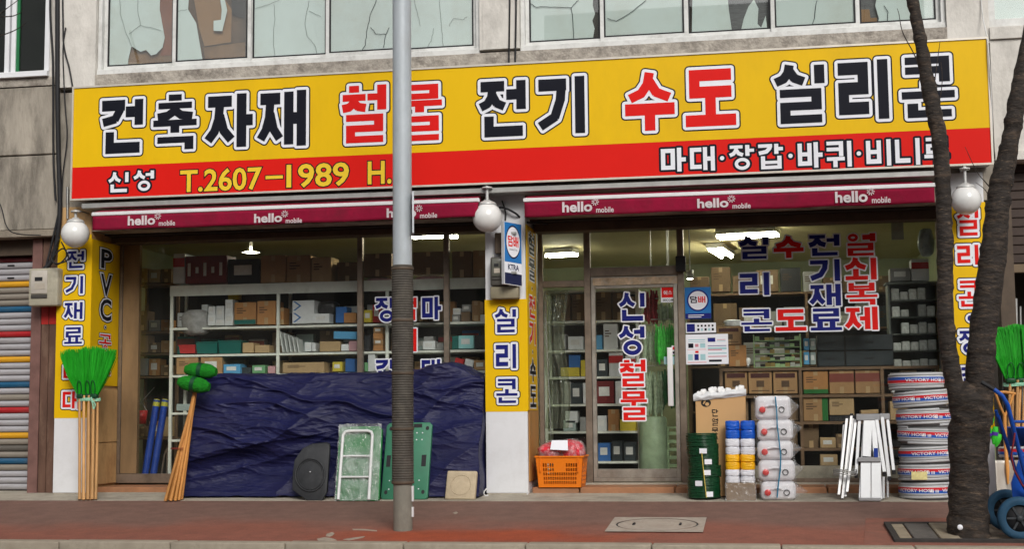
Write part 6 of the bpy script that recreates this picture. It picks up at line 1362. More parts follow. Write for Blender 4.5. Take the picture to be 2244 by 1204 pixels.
def tray(px, Y, dep, k, label):
    x0, x1, z0, z1 = rect(*px, Y); t = thing('storage_tray', label, 'tray', ((x0+x1)/2, Y+dep/2, z0)); m = cm(k); e = .006; f_ = .012
    mb = MB(); mb.add([(x0+f_, Y+f_, z0+.002), (x1-f_, Y+f_, z0+.002), (x1, Y, z1), (x0, Y, z1)], [(0, 1, 2, 3)]); mb.add([(x0+f_, Y+dep, z0+.002), (x0+f_, Y+f_, z0+.002), (x0, Y, z1), (x0, Y+dep, z1)], [(0, 1, 2, 3)]); mb.add([(x1-f_, Y+f_, z0+.002), (x1-f_, Y+dep, z0+.002), (x1, Y+dep, z1), (x1, Y, z1)], [(0, 1, 2, 3)]); mb.box(x0+f_, x1-f_, Y+f_, Y+dep, z0+.001, z0+.006); mb.build('tray_body', m, t)
    B(x0-.004, x1+.004, Y-.006, Y+.006, z1-.012, z1+.002).build('rim', m, t, bevel=.003)
    mb = MB(); mb.grid(lambda u, v: (x0+.01+(x1-x0-.02)*u, Y+.01+(dep-.02)*v, z1-.02+.05*noise.noise((u*6+x0*9, v*5, 3))), 14, 8); mb.build('contents', M('mixed small goods', (.22, .2, .17), .7, var=.7, scale=30), t); return t
def sack(px, Y, dep, k, label, film=False, name='bag'):
    x0, x1, z0, z1 = rect(*px, Y); t = None; mb = MB(); cx, cz = (x0+x1)/2, (z0+z1)/2; sd = x0*3.1
    def pf(u, v):
        a = 2*math.pi*u; b = math.pi*(v-.5); q = 1+.22*noise.noise((math.cos(a)*1.6+sd, math.sin(a)*1.6, v*3.4))+.1*noise.noise((math.cos(a)*5, math.sin(a)*5+sd, v*10))
        sb = math.copysign(abs(math.sin(b))**.7, math.sin(b)); cb_ = abs(math.cos(b))**.55
        return (cx+(x1-x0)/2*q*cb_*math.cos(a), Y+dep/2+dep/2*q*cb_*math.sin(a), cz+(z1-z0)/2*sb)
    mb.grid(pf, 26, 18); o = mb.build(name, m_film if film else M('bag '+k, CT[k], .35, var=.4, scale=12, bump=.4, bscale=24, coat=.3)); tag(o, label, 'bag'); return o
SYA = .86
z_of = lambda px, py, Y: P(px, py, Y).z
zs = [z_of(580, y, SYA) for y in (963, 903, 820, 775, 715)]
ztop = z_of(580, 622, SYA); zr0 = z_of(580, 645, SYA)
X0, X1 = P(372, 700, SYA).x, P(1078, 700, SYA).x
ra_ = rack('long pale shelf rack filled with goods behind the left window', X0, X1, SYA, 1.3, zs+[ztop], [X0+.02, P(609, 700, SYA).x, P(848, 700, SYA).x, X1-.02], m_shelf)
B(X0, X1, SYA-.006, SYA+.003, zr0, ztop+.002).build('top_rail', m_shelf, ra_)
L = SYA+.02
# top of the rack
carton((379, 556, 405, 622), L, .3, 'w', 'white and dark red carton at the left end on top of the rack', 'R')
carton((406, 561, 497, 622), L, .3, 'r', 'wide dark red case with white strips on top of the left rack', '5', name='case')
carton((499, 568, 569, 622), L+.02, .3, 'k', 'black case with small labels on top of the left rack', 'l', name='case')
carton((571, 560, 626, 620), L, .32, 'b', 'brown carton beside the black case on top of the rack')
carton((628, 560, 681, 620), L+.01, .32, 'b', 'second brown carton right of the black case on the rack', 'p')
carton((682, 564, 726, 619), L-.01, .3, 't', 'yellowish carton, last of three beside the black case', 'p')
carton((738, 575, 784, 618), L+.08, .25, 'd', 'dim brown carton left of the first window mullion, rack top')
carton((796, 556, 858, 607), L, .3, 'd', 'dark brown carton just left of the pole on the rack top')
carton((904, 552, 973, 602), L, .3, 'd', 'dark brown carton right of the pole on the rack top')
carton((990, 551, 1034, 609), L, .3, 'd', 'brown carton on the rack top left of the middle pillar')
carton((1036, 549, 1072, 608), L+.02, .3, 'b', 'brown carton on the rack top half behind the middle pillar')
sack((795, 608, 860, 638), L-.02, .2, 'p', 'pinkish plastic bags on the rail left of the pole')
sack((900, 604, 974, 636), L-.02, .2, 'p', 'pinkish plastic bags on the rail right of the pole')
# shelf one
sack((392, 678, 455, 735), L-.03, .2, 's', 'grey plastic bag sagging over the upper shelf edge at left', film=False)
carton((441, 668, 455, 714), L+.12, .2, 'w', 'slim white box behind the grey sagging bag')
for k, (a, b, c) in enumerate(((455, 690, 472), (472, 700, 492), (492, 686, 511))): carton((a, b, c, 714), L+.02, .2, 'w', ['small white box right of the grey bag, lower row', 'small white box in the middle of the white cluster, lower row', 'small white box left of the teal banded carton, lower row'][k], 'l')
for k, (a, b, c, d) in enumerate(((456, 672, 471, 690), (473, 671, 491, 700), (493, 657, 510, 686))): carton((a, b, c, d), L+.03, .19, 'w', ['small white box stacked above, left of the white cluster', 'small white box stacked above, middle of the white cluster', 'small white box stacked highest in the white cluster'][k], 'l')
carton((513, 663, 561, 712), L, .28, 'o', 'brown carton with teal bottom band on the upper shelf', 'pe')
carton((563, 660, 604, 712), L, .28, 'o', 'plain brown carton against the rack post on the upper shelf', 'p')
carton((499, 645, 523, 657), L+.1, .1, 'y', 'small cream box hanging near the top rail of the rack')
carton((614, 675, 622, 712), L+.02, .2, 'o', 'slim brown box right of the rack post on the upper shelf')
carton((640, 659, 689, 710), L, .25, 'w', 'white box with two blue chevrons on the upper shelf', 'V')
carton((684, 688, 722, 709), L-.02, .16, 'w', 'low white box in front of the dark bag on the upper shelf', 'l')
sack((690, 660, 738, 690), L+.08, .2, 'k', 'black plastic bag behind the low white box')
carton((735, 673, 760, 708), L+.02, .2, 'u', 'blue plastic box near the first mullion on the upper shelf', name='plastic_box')
carton((753, 686, 780, 708), L-.02, .18, 'o', 'orange brown box beside the first mullion on the upper shelf')
carton((796, 680, 815, 707), L, .2, 'y', 'yellow box just right of the first mullion on the upper shelf', 'l')
carton((816, 668, 834, 707), L+.05, .2, 'R', 'red patterned pack right of the yellow box', 'l')
carton((846, 670, 862, 706), L+.08, .2, 'k', 'black box half behind the pole on the upper shelf')
carton((905, 660, 940, 706), L+.08, .2, 'd', 'dark box behind the right letter on the upper shelf')
carton((942, 668, 972, 705), L+.1, .2, 'd', 'dark box left of the second mullion on the upper shelf')
for k, (a, b, c, d, q) in enumerate(((990, 690, 1008, 707, 's'), (992, 676, 1010, 690, 'w'), (1010, 684, 1030, 706, 'd'), (1012, 668, 1032, 684, 's'), (1034, 660, 1052, 705, 'b'), (1052, 690, 1070, 706, 'w'))):
    carton((a, b, c, d), L+.02, .2, q, ['small grey box, bottom left right of the second mullion', 'small white box standing on a grey one right of the second mullion', 'small dark box on the upper shelf left of the pillar, lower', 'small grey box stacked on the dark one left of the pillar', 'upright brown box on the upper shelf left of the pillar', 'small white box on the upper shelf touching the pillar'][k], 'l' if q in 'sw' else '')
# shelf two
tray((392, 757, 428, 775), L, .2, 'R', 'red open tray at the left of the second shelf')
tray((429, 750, 476, 775), L, .25, 'e', 'teal open tray, left of two on the second shelf')
tray((478, 747, 528, 775), L-.01, .25, 'e', 'teal open tray, right of two on the second shelf')
carton((531, 752, 556, 774), L, .2, 't', 'small tan carton with open flap beside the teal trays')
carton((558, 757, 590, 774), L, .18, 't', 'low tan carton left of the rack post, second shelf')
for k in range(5): 
    x0, x1, z0, z1 = rect(618+9*k, 726+4*k, 624+9*k, 773, L+.02); o = MB().obox(((x0+x1)/2-.02, L+.1, (z0+z1)/2), (.006, 0, .0), (0, .09, 0), (-.02+.002*k, 0, (z1-z0)/2-.004)).build('panel_board', M('white panel board', (.6, .62, .6), .5, var=.1)); tag(o, 'white flat panel leaning on the second shelf, %s' % ['leftmost of five', 'second of five', 'middle of five', 'fourth of five', 'rightmost of five'][k], 'panel', 'white panels leaning on the rack')
carton((667, 751, 682, 771), L, .15, 'w', 'small white box right of the leaning panels', 'l'); carton((683, 752, 692, 771), L, .15, 'w', 'slim white box right of the small white box')
carton((700, 749, 746, 771), L, .2, 't', 'long tan carton on the second shelf'); carton((730, 727, 781, 744), L-.01, .12, 'l', 'flat blue pack lying on the long tan carton', tilt=.04)
carton((747, 755, 764, 770), L-.02, .12, 'w', 'small white pack beside the tan carton'); carton((764, 748, 782, 770), L, .16, 'p', 'small pink pack beside the first mullion, second shelf')
for k in range(4): carton((817+(k % 2)*1, 757-13*k, 839, 770-13*k), L, .16, 'ob'[k % 2], 'small brown box in the pile of four left of the pole, %s' % ['lowest', 'second up', 'third up', 'top'][k], 'l' if k % 2 else '')
carton((798, 735, 812, 769), L+.08, .1, 'k', 'dark small box right of the first mullion, second shelf')
carton((926, 748, 953, 767), L, .16, 'w', 'white box on the second shelf right of the pole', 'l'); carton((928, 738, 950, 748), L+.01, .14, 's', 'grey lid on the white box right of the pole'); carton((956, 752, 972, 768), L+.05, .14, 's', 'small grey box left of the second mullion, second shelf')
carton((990, 737, 1006, 766), L, .2, 'e', 'dark teal box on the second shelf beside the second mullion'); carton((1004, 736, 1038, 765), L-.02, .2, 'c', 'pale cyan box on the second shelf left of the pillar', 'l'); carton((1040, 735, 1066, 764), L, .2, 'k', 'black bottle crate on the second shelf touching the pillar')
# shelf three
carton((386, 783, 434, 821), L, .25, 'b', 'brown carton, left of two on the third shelf', 'p'); carton((439, 783, 487, 821), L, .25, 'b', 'brown carton, right of two on the third shelf', 'l')
carton((489, 799, 527, 820), L, .2, 'l', 'bright blue box on the third shelf', 'l'); carton((552, 801, 581, 819), L, .18, 'g', 'light green box on the third shelf', 'l'); carton((586, 803, 603, 819), L, .15, 'p', 'pinkish box beside the rack post, third shelf'); carton((528, 806, 550, 820), L+.05, .15, 'n', 'dark small box between the blue and green ones')
carton((619, 795, 711, 818), L, .22, 't', 'long low tan carton on the third shelf', 'p'); carton((728, 794, 750, 815), L, .15, 'y', 'yellow box on the third shelf', 'l'); carton((756, 787, 778, 816), L, .16, 'u', 'dark blue tin beside the first mullion, third shelf', name='tin')
carton((806, 775, 822, 815), L, .12, 'w', 'upright white box right of the first mullion, third shelf'); carton((798, 795, 806, 815), L, .1, 'g', 'small green pack right of the first mullion, third shelf')
carton((992, 786, 1012, 810), L-.02, .16, 'R', 'red book leaning on the third shelf left of the pillar', tilt=.25); carton((1014, 788, 1034, 812), L, .16, 'w', 'white pack leaning on the third shelf left of the pillar', tilt=.25); carton((1038, 790, 1066, 812), L+.02, .16, 'b', 'brown carton on the third shelf beside the pillar', 'l')
# second row at the back of the long rack
for r_, (y1, nm) in enumerate(((714, 'upper'), (774, 'second'), (819, 'third'))):
    for k in range(13):
        xa_ = 388+52*k; dy = -(xa_-580)*.017; h = random.uniform(26, 48) if r_ < 2 else random.uniform(18, 34)
        carton((xa_, y1-h+dy, xa_+random.uniform(30, 46), y1+dy), L+.28, .12, random.choice('bdtsodwmue'), 'box in the back row of the %s shelf, %s from left' % (nm, ['first', 'second', 'third', 'fourth', 'fifth', 'sixth', 'seventh', 'eighth', 'ninth', 'tenth', 'eleventh', 'twelfth', 'thirteenth'][k]), random.choice(('', 'l', 'p', 'h', 'R')))
# lower shelves at the left end
carton((386, 886, 450, 901), L, .2, 'm', 'folded pale cloth on the low shelf behind the mops', name='folded_cloth'); carton((410, 915, 452, 961), L+.05, .2, 'd', 'dark brown carton on the low shelf behind the mops', 'p'); carton((400, 996, 450, 1036), L+.05, .25, 'd', 'dark brown carton at the bottom behind the mops', 'p')
# dim rack along the left wall and the things leaning there
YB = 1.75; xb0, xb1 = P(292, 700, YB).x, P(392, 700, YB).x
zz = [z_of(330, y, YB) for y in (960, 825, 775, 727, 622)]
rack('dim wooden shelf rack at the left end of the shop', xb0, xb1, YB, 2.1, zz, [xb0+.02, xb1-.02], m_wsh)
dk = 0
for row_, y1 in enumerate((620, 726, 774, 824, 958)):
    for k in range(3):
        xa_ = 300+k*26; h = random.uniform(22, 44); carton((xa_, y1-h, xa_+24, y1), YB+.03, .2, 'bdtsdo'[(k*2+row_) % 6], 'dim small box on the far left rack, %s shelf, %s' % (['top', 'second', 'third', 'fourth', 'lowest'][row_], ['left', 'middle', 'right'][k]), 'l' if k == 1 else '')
for k, x in enumerate((0, 18)):
    a = P(316+x, 1034, 1.0); a.z = .153; b = P(344+x, 878, 1.15); o = MB().tube([a, b], .04, 16).build('blue_roll', M('blue wrapped roll', (.01, .05, .3), .5, var=.2, scale=10)); tag(o, ['blue wrapped roll leaning behind the left pane, left one', 'blue wrapped roll leaning behind the left pane, right one'][k], 'roll', 'blue rolls behind the left pane')
    c = MB().lathe([(.001, .012), (.035, .01), (.041, -.03), (.041, -.075)], (0, 0, 0), 14); d = (b-a).normalized(); rot = d.to_track_quat('Z', 'Y'); c.v = [tuple(rot @ Vector(v)+b) for v in c.v]; c.build('yellow_end', M('yellow roll end', (.45, .42, .04), .5), o)
x0, x1, z0, z1 = rect(296, 900, 322, 930, 1.4); t = thing('red_bucket', 'red plastic bucket hanging dimly behind the left pane', 'bucket', ((x0+x1)/2, 1.4, z0)); MB().lathe([(.001, 0), ((x1-x0)*.4, 0), ((x1-x0)*.52, z1-z0), ((x1-x0)*.48, z1-z0), ((x1-x0)*.38, .01)], ((x0+x1)/2, 1.4, z0), 20).build('pail', M('red pail', (.35, .015, .015), .4), t); MB().tube([((x0+x1)/2-.07, 1.4, z1), ((x0+x1)/2, 1.4, z1+.1), ((x0+x1)/2+.07, 1.4, z1)], .004, 6).build('bail', m_alu, t); MB().tube([((x0+x1)/2, 1.4, z1+.1), ((x0+x1)/2, 1.76, z1+.28)], .003, 5).build('hook', m_alu, t)
for k, (x, y, xx_, yy_) in enumerate(((365, 1030, 376, 945), (352, 1034, 374, 965))):
    a = P(x, y, .95); a.z = .153; o = MB().tube([a, P((x+xx_)/2-3, (y+yy_)/2, 1.0), P(xx_, yy_, 1.05)], .012, 6).build('crowbar', m_brown); tag(o, ['brown iron bar leaning behind the left pane by the rack post', 'shorter brown iron bar leaning beside the other behind the pane'][k], 'bar')
# ------------------------------------------------------------------ door bay
YC = 1.25; xc0, xc1 = P(1192, 800, YC).x, P(1402, 800, YC).x
ys_ = (703, 767, 826, 886, 946, 1012); zc_ = [z_of(1300, y, YC) for y in ys_]
rc0 = rack('pale green shelf rack seen behind the glass door', xc0, xc1, YC, 1.65, zc_+[z_of(1300, 636, YC)], [xc0+.02, P(1292, 800, YC).x, xc1-.02], m_shelf)
items = [
 (0, [(1218, 645, 1250, 'd', 'p'), (1252, 645, 1284, 'd', 'p'), (1304, 640, 1340, 'd', 'p'), (1342, 642, 1372, 'd', ''), (1374, 650, 1396, 'd', '')]),
 (1, [(1226, 733, 1240, 's', ''), (1244, 738, 1278, 'w', 'l'), (1306, 735, 1320, 'l', ''), (1322, 710, 1354, 'w', 'p'), (1358, 735, 1376, 's', ''), (1378, 740, 1396, 'd', '')]),
 (2, [(1228, 806, 1270, 'y', ''), (1246, 778, 1272, 'u', ''), (1272, 790, 1284, 'y', ''), (1308, 788, 1332, 'n', 'l'), (1334, 772, 1366, 'w', 'R'), (1370, 780, 1394, 'w', 'R')]),
 (3, [(1236, 838, 1252, 's', ''), (1250, 840, 1276, 'n', 'l'), (1277, 840, 1287, 'w', 'l'), (1304, 836, 1346, 'r', 'l'), (1348, 836, 1372, 'w', 'l'), (1374, 846, 1396, 'r', '')]),
 (4, [(1234, 922, 1262, 'm', 'l'), (1238, 902, 1266, 'w', ''), (1270, 915, 1284, 's', ''), (1306, 912, 1330, 'w', 'l'), (1332, 898, 1356, 'o', ''), (1358, 920, 1394, 'y', '')]),
 (5, [(1310, 972, 1338, 'u', 'l'), (1340, 968, 1364, 'n', 'l'), (1366, 970, 1394, 'n', 'l'), (1240, 975, 1280, 'n', '')])]
cn = {'d': 'dark brown', 's': 'grey', 'w': 'white', 'l': 'light blue', 'y': 'yellow', 'u': 'blue', 'n': 'black', 'r': 'maroon', 'm': 'grey green', 'o': 'orange brown'}
on_ = ['first', 'second', 'third', 'fourth', 'fifth', 'sixth']; sn = ['top', 'second', 'third', 'fourth', 'fifth', 'lowest']
for r_, its in items:
    for k, (xa_, y0_, xb_, q, ex) in enumerate(sorted(its)):
        carton((xa_, y0_, xb_, ys_[r_]-(18 if (r_, xa_) in ((4, 1238), (2, 1246)) else 0)), YC+(.03 if (r_, xa_) not in ((2, 1246),) else .06), .22, q, '%s box, %s from left on the door rack, %s shelf' % (cn[q], on_[k], sn[r_]), ex)
# hanging plastic sheet and its chain behind the narrow pane
mb = MB(); mb.grid(lambda u, v: (P(1192+52*u+6*math.sin(v*7), 800, .85).x, .85+.03*math.sin(u*16+v*3)+.03*noise.noise((u*5, v*9, 0)), z_of(1220, 940, .85)+(z_of(1220, 636, .85)-z_of(1220, 940, .85))*v), 40, 60)
o = mb.build('plastic_sheet', glassy('green grey plastic sheet', (.72, .78, .66), .04, 1.5, .18, .3, (.3, .33, .24), wav=1)); tag(o, 'crumpled translucent plastic sheet hanging behind the narrow pane', 'plastic sheet')
t = thing('chain', 'thin metal chain hanging above the orange crate', 'chain', P(1205, 956, .8))
for k in range(26):
    c = P(1196+k*.45, 700+k*10, .8); MB().tube([(c.x+.008*math.cos(a)*(1 if k % 2 else .3), c.y+.008*math.cos(a)*(.3 if k % 2 else 1), c.z+.026*math.sin(a)) for a in [2*math.pi*i/8 for i in range(8)]], .0032, 5, closed=True).build('link', m_alu, t)
MB().tube([P(1196, 698, .8), P(1196, 640, .8)], .003, 5).build('cord', m_alu, t)
# hanging goods right of the rack
m_net = M('red net bag', (.3, .02, .03), .6, var=.5, scale=30, bump=.5); m_gbag = M('bright green bags', (.05, .55, .05), .35, var=.5, scale=20, bump=.5, coat=.3); m_cbag = M('grey green bags', (.38, .48, .32), .35, var=.5, scale=18, bump=.5, coat=.3)
def hang(px0, px1, y0, y1, n, mat, label, Y):
    t = thing('hanging_bags', label, 'bag', P((px0+px1)/2, y1, Y))
    for k in range(n):
        xa_ = px0+(px1-px0)*k/n; xb_ = px0+(px1-px0)*(k+1)/n; x0, x1, z0, z1 = rect(xa_, y0+random.uniform(0, 12), xb_, y1-random.uniform(0, 14), Y); yo = Y+random.uniform(-.05, .05)
        mb = MB(); mb.tube([((x0+x1)/2+random.uniform(-.006, .006), yo, z1+(z0-z1)*i/8) for i in range(9)], [(x1-x0)*1.15*w for w in (.25, .45, .62, .55, .66, .6, .68, .55, .2)], 10)
        for i, v in enumerate(mb.v): vv = Vector(v); mb.v[i] = tuple(vv+Vector((.006, .01, 0))*noise.noise(vv*30))
        mb.build('hanging_pack', mat, t)
    x0, x1, z0, z1 = rect(px0, y0-6, px1, y0, Y); MB().tube([(x0-.05, Y, z1), (x1+.05, Y, z1)], .006, 6).build('hanging_rail', m_alu, t); MB().tube([((x0+x1)/2, Y, z1), ((x0+x1)/2, Y, 3.06)], .004, 5).build('hanger', m_alu, t)
hang(1412, 1442, 632, 714, 5, m_net, 'red net bags hanging in a column behind the door glass', 1.15)
hang(1440, 1490, 660, 712, 8, m_cbag, 'pale green packs hanging under the red sticker', 1.1)
hang(1436, 1492, 706, 804, 10, m_gbag, 'bright green packs hanging behind the door handle', 1.05)
hang(1410, 1446, 718, 806, 6, m_cbag, 'grey clear packs hanging left of the green packs', 1.2)
hang(1410, 1452, 808, 918, 7, m_cbag, 'grey clear packs hanging low beside the last red letter', 1.2)
hang(1448, 1492, 806, 900, 7, M('dark green bags', (.03, .14, .05), .4, var=.5, scale=20, bump=.5), 'dark green packs hanging low behind the door handle', 1.2)
x0, x1, z0, z1 = rect(1396, 914, 1462, 1034, 1.0); z0 = .152
t = thing('drum', 'pale green plastic wrapped drum standing inside the door', 'drum', ((x0+x1)/2, 1.2, z0)); r = (x1-x0)/2
MB().lathe([(.001, z1-z0), (r*.8, z1-z0), (r*.92, z1-z0-.02), (r*.96, (z1-z0)*.6), (r, .02), (r*.95, 0), (.001, 0)], ((x0+x1)/2, 1.2, z0), 24).build('drum_body', M('pale green wrap', (.3, .4, .25), .45, var=.25, scale=7, bump=.3, bscale=12), t)
x0, x1, z0, z1 = rect(1462, 936, 1492, 1034, 1.15); z0 = .152
t = thing('crate', 'pale green slatted plastic crate standing on end inside the door', 'crate', ((x0+x1)/2, 1.2, z0)); m_pg = M('pale green plastic', (.34, .46, .26), .5, var=.1)
f_ = framed('c', x0, x1, z0, z1, 1.2, .02, m_pg, .1); f_.build('crate_frame', m_pg, t)
for k in range(6): zz_ = z0+.03+(z1-z0-.06)*(k+.5)/6; B(x0+.02, x1-.02, 1.18, 1.19, zz_-.018, zz_+.018).build('slat', m_pg, t)
# ------------------------------------------------------------------ big window: wooden shelves
YW = .9; xw0, xw1 = P(1578, 900, YW).x, P(2062, 900, YW).x
zw = [z_of(1750, y, YW) for y in (983, 925, 866, 806)]
rw_ = rack('old wooden shelving with cartons behind the large right pane', xw0, xw1, YW, 1.3, zw, [P(x, 900, YW).x for x in (1582, 1756, 1936, 2058)], m_wsh, th=.03, back=True)
C9 = YW+.03
for k, (a, c) in enumerate(((1588, 1638), (1640, 1692), (1694, 1748))): carton((a, 814, c, 864), C9, .28, 'b', 'carton with dark slotted header, %s of three on the top wooden shelf' % ['left', 'middle', 'right'][k], 's', 'cartons with dark headers on the wooden shelf')
carton((1760, 814, 1815, 864), C9, .28, 'o', 'carton with green bottom band on the top wooden shelf', 'pG'); carton((1817, 812, 1872, 864), C9, .28, 'b', 'carton with reddish band, left of two on the wooden shelf', 'h'); carton((1874, 811, 1929, 863), C9, .28, 'b', 'carton with reddish band, right of two on the wooden shelf', 'h')
carton((1760, 872, 1815, 924), C9, .28, 'b', 'carton with green side band on the second wooden shelf', 'pv'); carton((1817, 872, 1872, 911), C9, .28, 't', 'plain tan carton on the second wooden shelf', 'p'); carton((1817, 912, 1872, 924), C9, .28, 'k', 'flat black box under the plain tan carton')
carton((1884, 908, 1930, 923), C9, .2, 'b', 'low brown carton on the second wooden shelf near the ladder'); carton((1886, 899, 1926, 908), C9+.02, .2, 't', 'thin folder stack lying on the low brown carton', tilt=-.05)
carton((1760, 930, 1795, 983), C9+.06, .25, 'd', 'tall dim brown carton on the third wooden shelf'); carton((1797, 960, 1832, 983), C9, .2, 't', 'tan carton with a patterned mark on the third wooden shelf', 'l'); carton((1832, 952, 1852, 983), C9+.05, .2, 'd', 'dim carton beside the patterned one, third wooden shelf')
carton((1797, 997, 1836, 1022), C9, .2, 't', 'low tan carton at the foot of the wooden shelving', 'l')
for k, (a, b, c) in enumerate(((1590, 872, 1640), (1645, 870, 1690), (1694, 876, 1750))): carton((a, b, c, 924), C9+.05, .22, 'd', 'dim carton half hidden on the second wooden shelf, %s' % ['behind the tan carton', 'behind the jerrycans', 'right of the jerrycans'][k])
carton((1694, 936, 1748, 982), C9+.05, .22, 'd', 'dim carton on the third wooden shelf behind the jerrycans', 'p')
carton((1953, 818, 1962, 862), C9, .15, 'w', 'slim catalogue standing left of the hose stack, top shelf'); carton((1963, 826, 1972, 862), C9, .15, 's', 'second slim catalogue standing left of the hose stack'); carton((1974, 812, 2010, 863), C9+.04, .2, 't', 'tan carton on the top wooden shelf behind the hose stack'); carton((1950, 880, 1990, 922), C9, .2, 't', 'tan carton on the second shelf behind the hose stack')
B(P(1503, 1030, .8).x, 1.86, .78, .86, .155, z_of(1800, 1022, .8)).build('inner_plinth', m_apron, bd); 
for k in range(4): x0, x1, z0, z1 = rect(1957, 1030-22*k, 1990, 1046-22*k, .9); B(x0, x1, .88, 1.0, z0, z1).build('dark_tray', m_black); tag(bpy.data.objects['dark_tray' if k == 0 else 'dark_tray.%03d' % k], 'flat black tray between the ladder and the hose stack, %s' % ['lowest', 'second up', 'third up', 'topmost'][k], 'tray', 'black trays behind the ladder')
# on the wooden shelving
carton((1570, 716, 1624, 756), C9+.1, .28, 'b', 'carton with dark header right of the poster, upper one', 's'); carton((1597, 757, 1636, 804), C9, .25, 'o', 'brown carton beside the poster standing on the wooden shelving', 'p'); carton((1572, 757, 1596, 804), C9+.1, .25, 'd', 'dim carton behind the poster edge on the shelving')
sack((1585, 700, 1626, 717), C9+.1, .2, 'w', 'white folded bag lying on the upper carton by the poster')
x0, x1, z0, z1 = rect(1633, 786, 1645, 806, C9); t = thing('light_bulb', 'white light bulb on the shelving left of the parts rack', 'bulb', ((x0+x1)/2, C9+.03, z0)); MB().lathe([(.001, 0), (.014, 0), (.014, .03), (.03, .06), (.033, .08), (.024, .1), (.001, .108)], ((x0+x1)/2, C9+.03, z0), 18).build('bulb', m_lamp, t); MB().lathe([(.0145, .002), (.016, .006), (.016, .026), (.0145, .03)], ((x0+x1)/2, C9+.03, z0), 14).build('bulb_base', m_alu, t)
# small parts rack with green light put into its colour
YG = 1.0; x0, x1, z0, z1 = rect(1651, 733, 1756, 806, YG)
t = thing('parts_rack', 'small rack of parts trays, painted as lit green, on the wooden shelving', 'rack', ((x0+x1)/2, YG+.1, z0)); m_gr = M('rack tinted as lit green', (.3, .45, .22), .5, var=.1)
for xx_ in (x0, x1-.012): B(xx_, xx_+.012, YG, YG+.2, z0, z1).build('side', m_gr, t)
for k in range(5):
    zz_ = z0+(z1-z0)*k/5; B(x0+.012, x1-.012, YG, YG+.2, zz_+.001, zz_+.008).build('tray_shelf', m_gr, t)
    for j in range(9):
        xa_ = x0+.016+(x1-x0-.032)*j/9; w = (x1-x0-.032)/9; B(xa_+.002, xa_+w-.002, YG+.01, YG+.1, zz_+.009, zz_+.009+random.uniform(.02, .045)).build('small_part', [m_gr, M('small chrome part', (.6, .62, .55), .3, .7), M('small brass part', (.4, .3, .1), .3, .6), m_dark][random.randrange(4)], t)
for k in range(2): carton((1761, 742+30*k, 1774, 768+32*k), C9+.05, .15, 'l', 'small light blue pack right of the parts rack, %s' % ['upper left', 'lower left'][k], 'l'); carton((1775, 742+30*k, 1788, 768+32*k), C9+.05, .15, 'm', 'small pale pack right of the parts rack, %s' % ['upper right', 'lower right'][k], 'l')
t = thing('drawer_cabinet', 'dark slate drawer cabinet under the window letters', 'cabinet', P(1870, 804, YW+.1))
m_slate = M('dark slate drawers', (.028, .036, .04), .45, var=.15)
x0, x1, z0, z1 = rect(1791, 734, 1958, 804, YW+.1); B(x0, x1, YW+.12, YW+.42, z0, z1).build('cabinet_body', m_dark, t)
for j, (ua, ub) in enumerate(((0, .36), (.37, 1))):
    for k in range(2): za, zb3 = z0+(z1-z0)*(.02+.5*k), z0+(z1-z0)*(.48+.5*k); d_ = B(x0+(x1-x0)*ua+.004, x0+(x1-x0)*ub-.004, YW+.1, YW+.119, za, zb3).build('drawer', m_slate, t, bevel=.004); B(x0+(x1-x0)*(ua+ub)/2-.05, x0+(x1-x0)*(ua+ub)/2+.05, YW+.09, YW+.1, (za+zb3)/2, (za+zb3)/2+.012).build('drawer_pull', m_black, d_)
# glass fronted cabinet at the right
YK = 1.05; x0, x1, z0, z1 = rect(1948, 622, 2066, 808, YK)
t = thing('display_cabinet', 'grey display cabinet of small white packs at the right window end', 'cabinet', ((x0+x1)/2, YK+.15, z0)); m_gc = M('grey green cabinet', (.12, .14, .12), .5, var=.15)
B(x0, x1, YK+.25, YK+.26, z0, z1).build('back_panel', m_gc, t); B(x0, x0+.02, YK, YK+.25, z0, z1).build('side', m_gc, t); B(x1-.02, x1, YK, YK+.25, z0, z1).build('side', m_gc, t)
for k in range(6):
    zz_ = z0+(z1-z0)*k/5.02; B(x0+.021, x1-.021, YK, YK+.25, zz_, zz_+.01).build('shelf', m_gc, t)
for k in range(5):
    for j in range(5):
        if random.random() < .08: continue
        zz_ = z0+(z1-z0)*k/5.02+.011; xa_ = x0+.05+(x1-x0-.1)*j/5; o = B(xa_-.012, xa_+.07, YK+.01, YK+.1, zz_, zz_+random.uniform(.07, .135)).build('small_pack', M('pale small pack', (.55, .58, .54), .4, var=.3, scale=30, rnd=.3), None, bevel=.008); tag(o, 'small pale pack in the display cabinet, %s row, %s from left' % (['lowest', 'second', 'third', 'fourth', 'top'][k], on_[j]), 'pack', 'packs in the display cabinet')
B(x0-.02, x1+.02, YK-.02, YK+.27, z1, z1+.02).build('cabinet_top', m_gc, t)
carton((1950, 588, 1996, 617), YK+.02, .2, 's', 'white box on the display cabinet, left one', 'l'); carton((1997, 568, 2036, 616), YK, .2, 'w', 'white box with red band on the display cabinet', 'R')
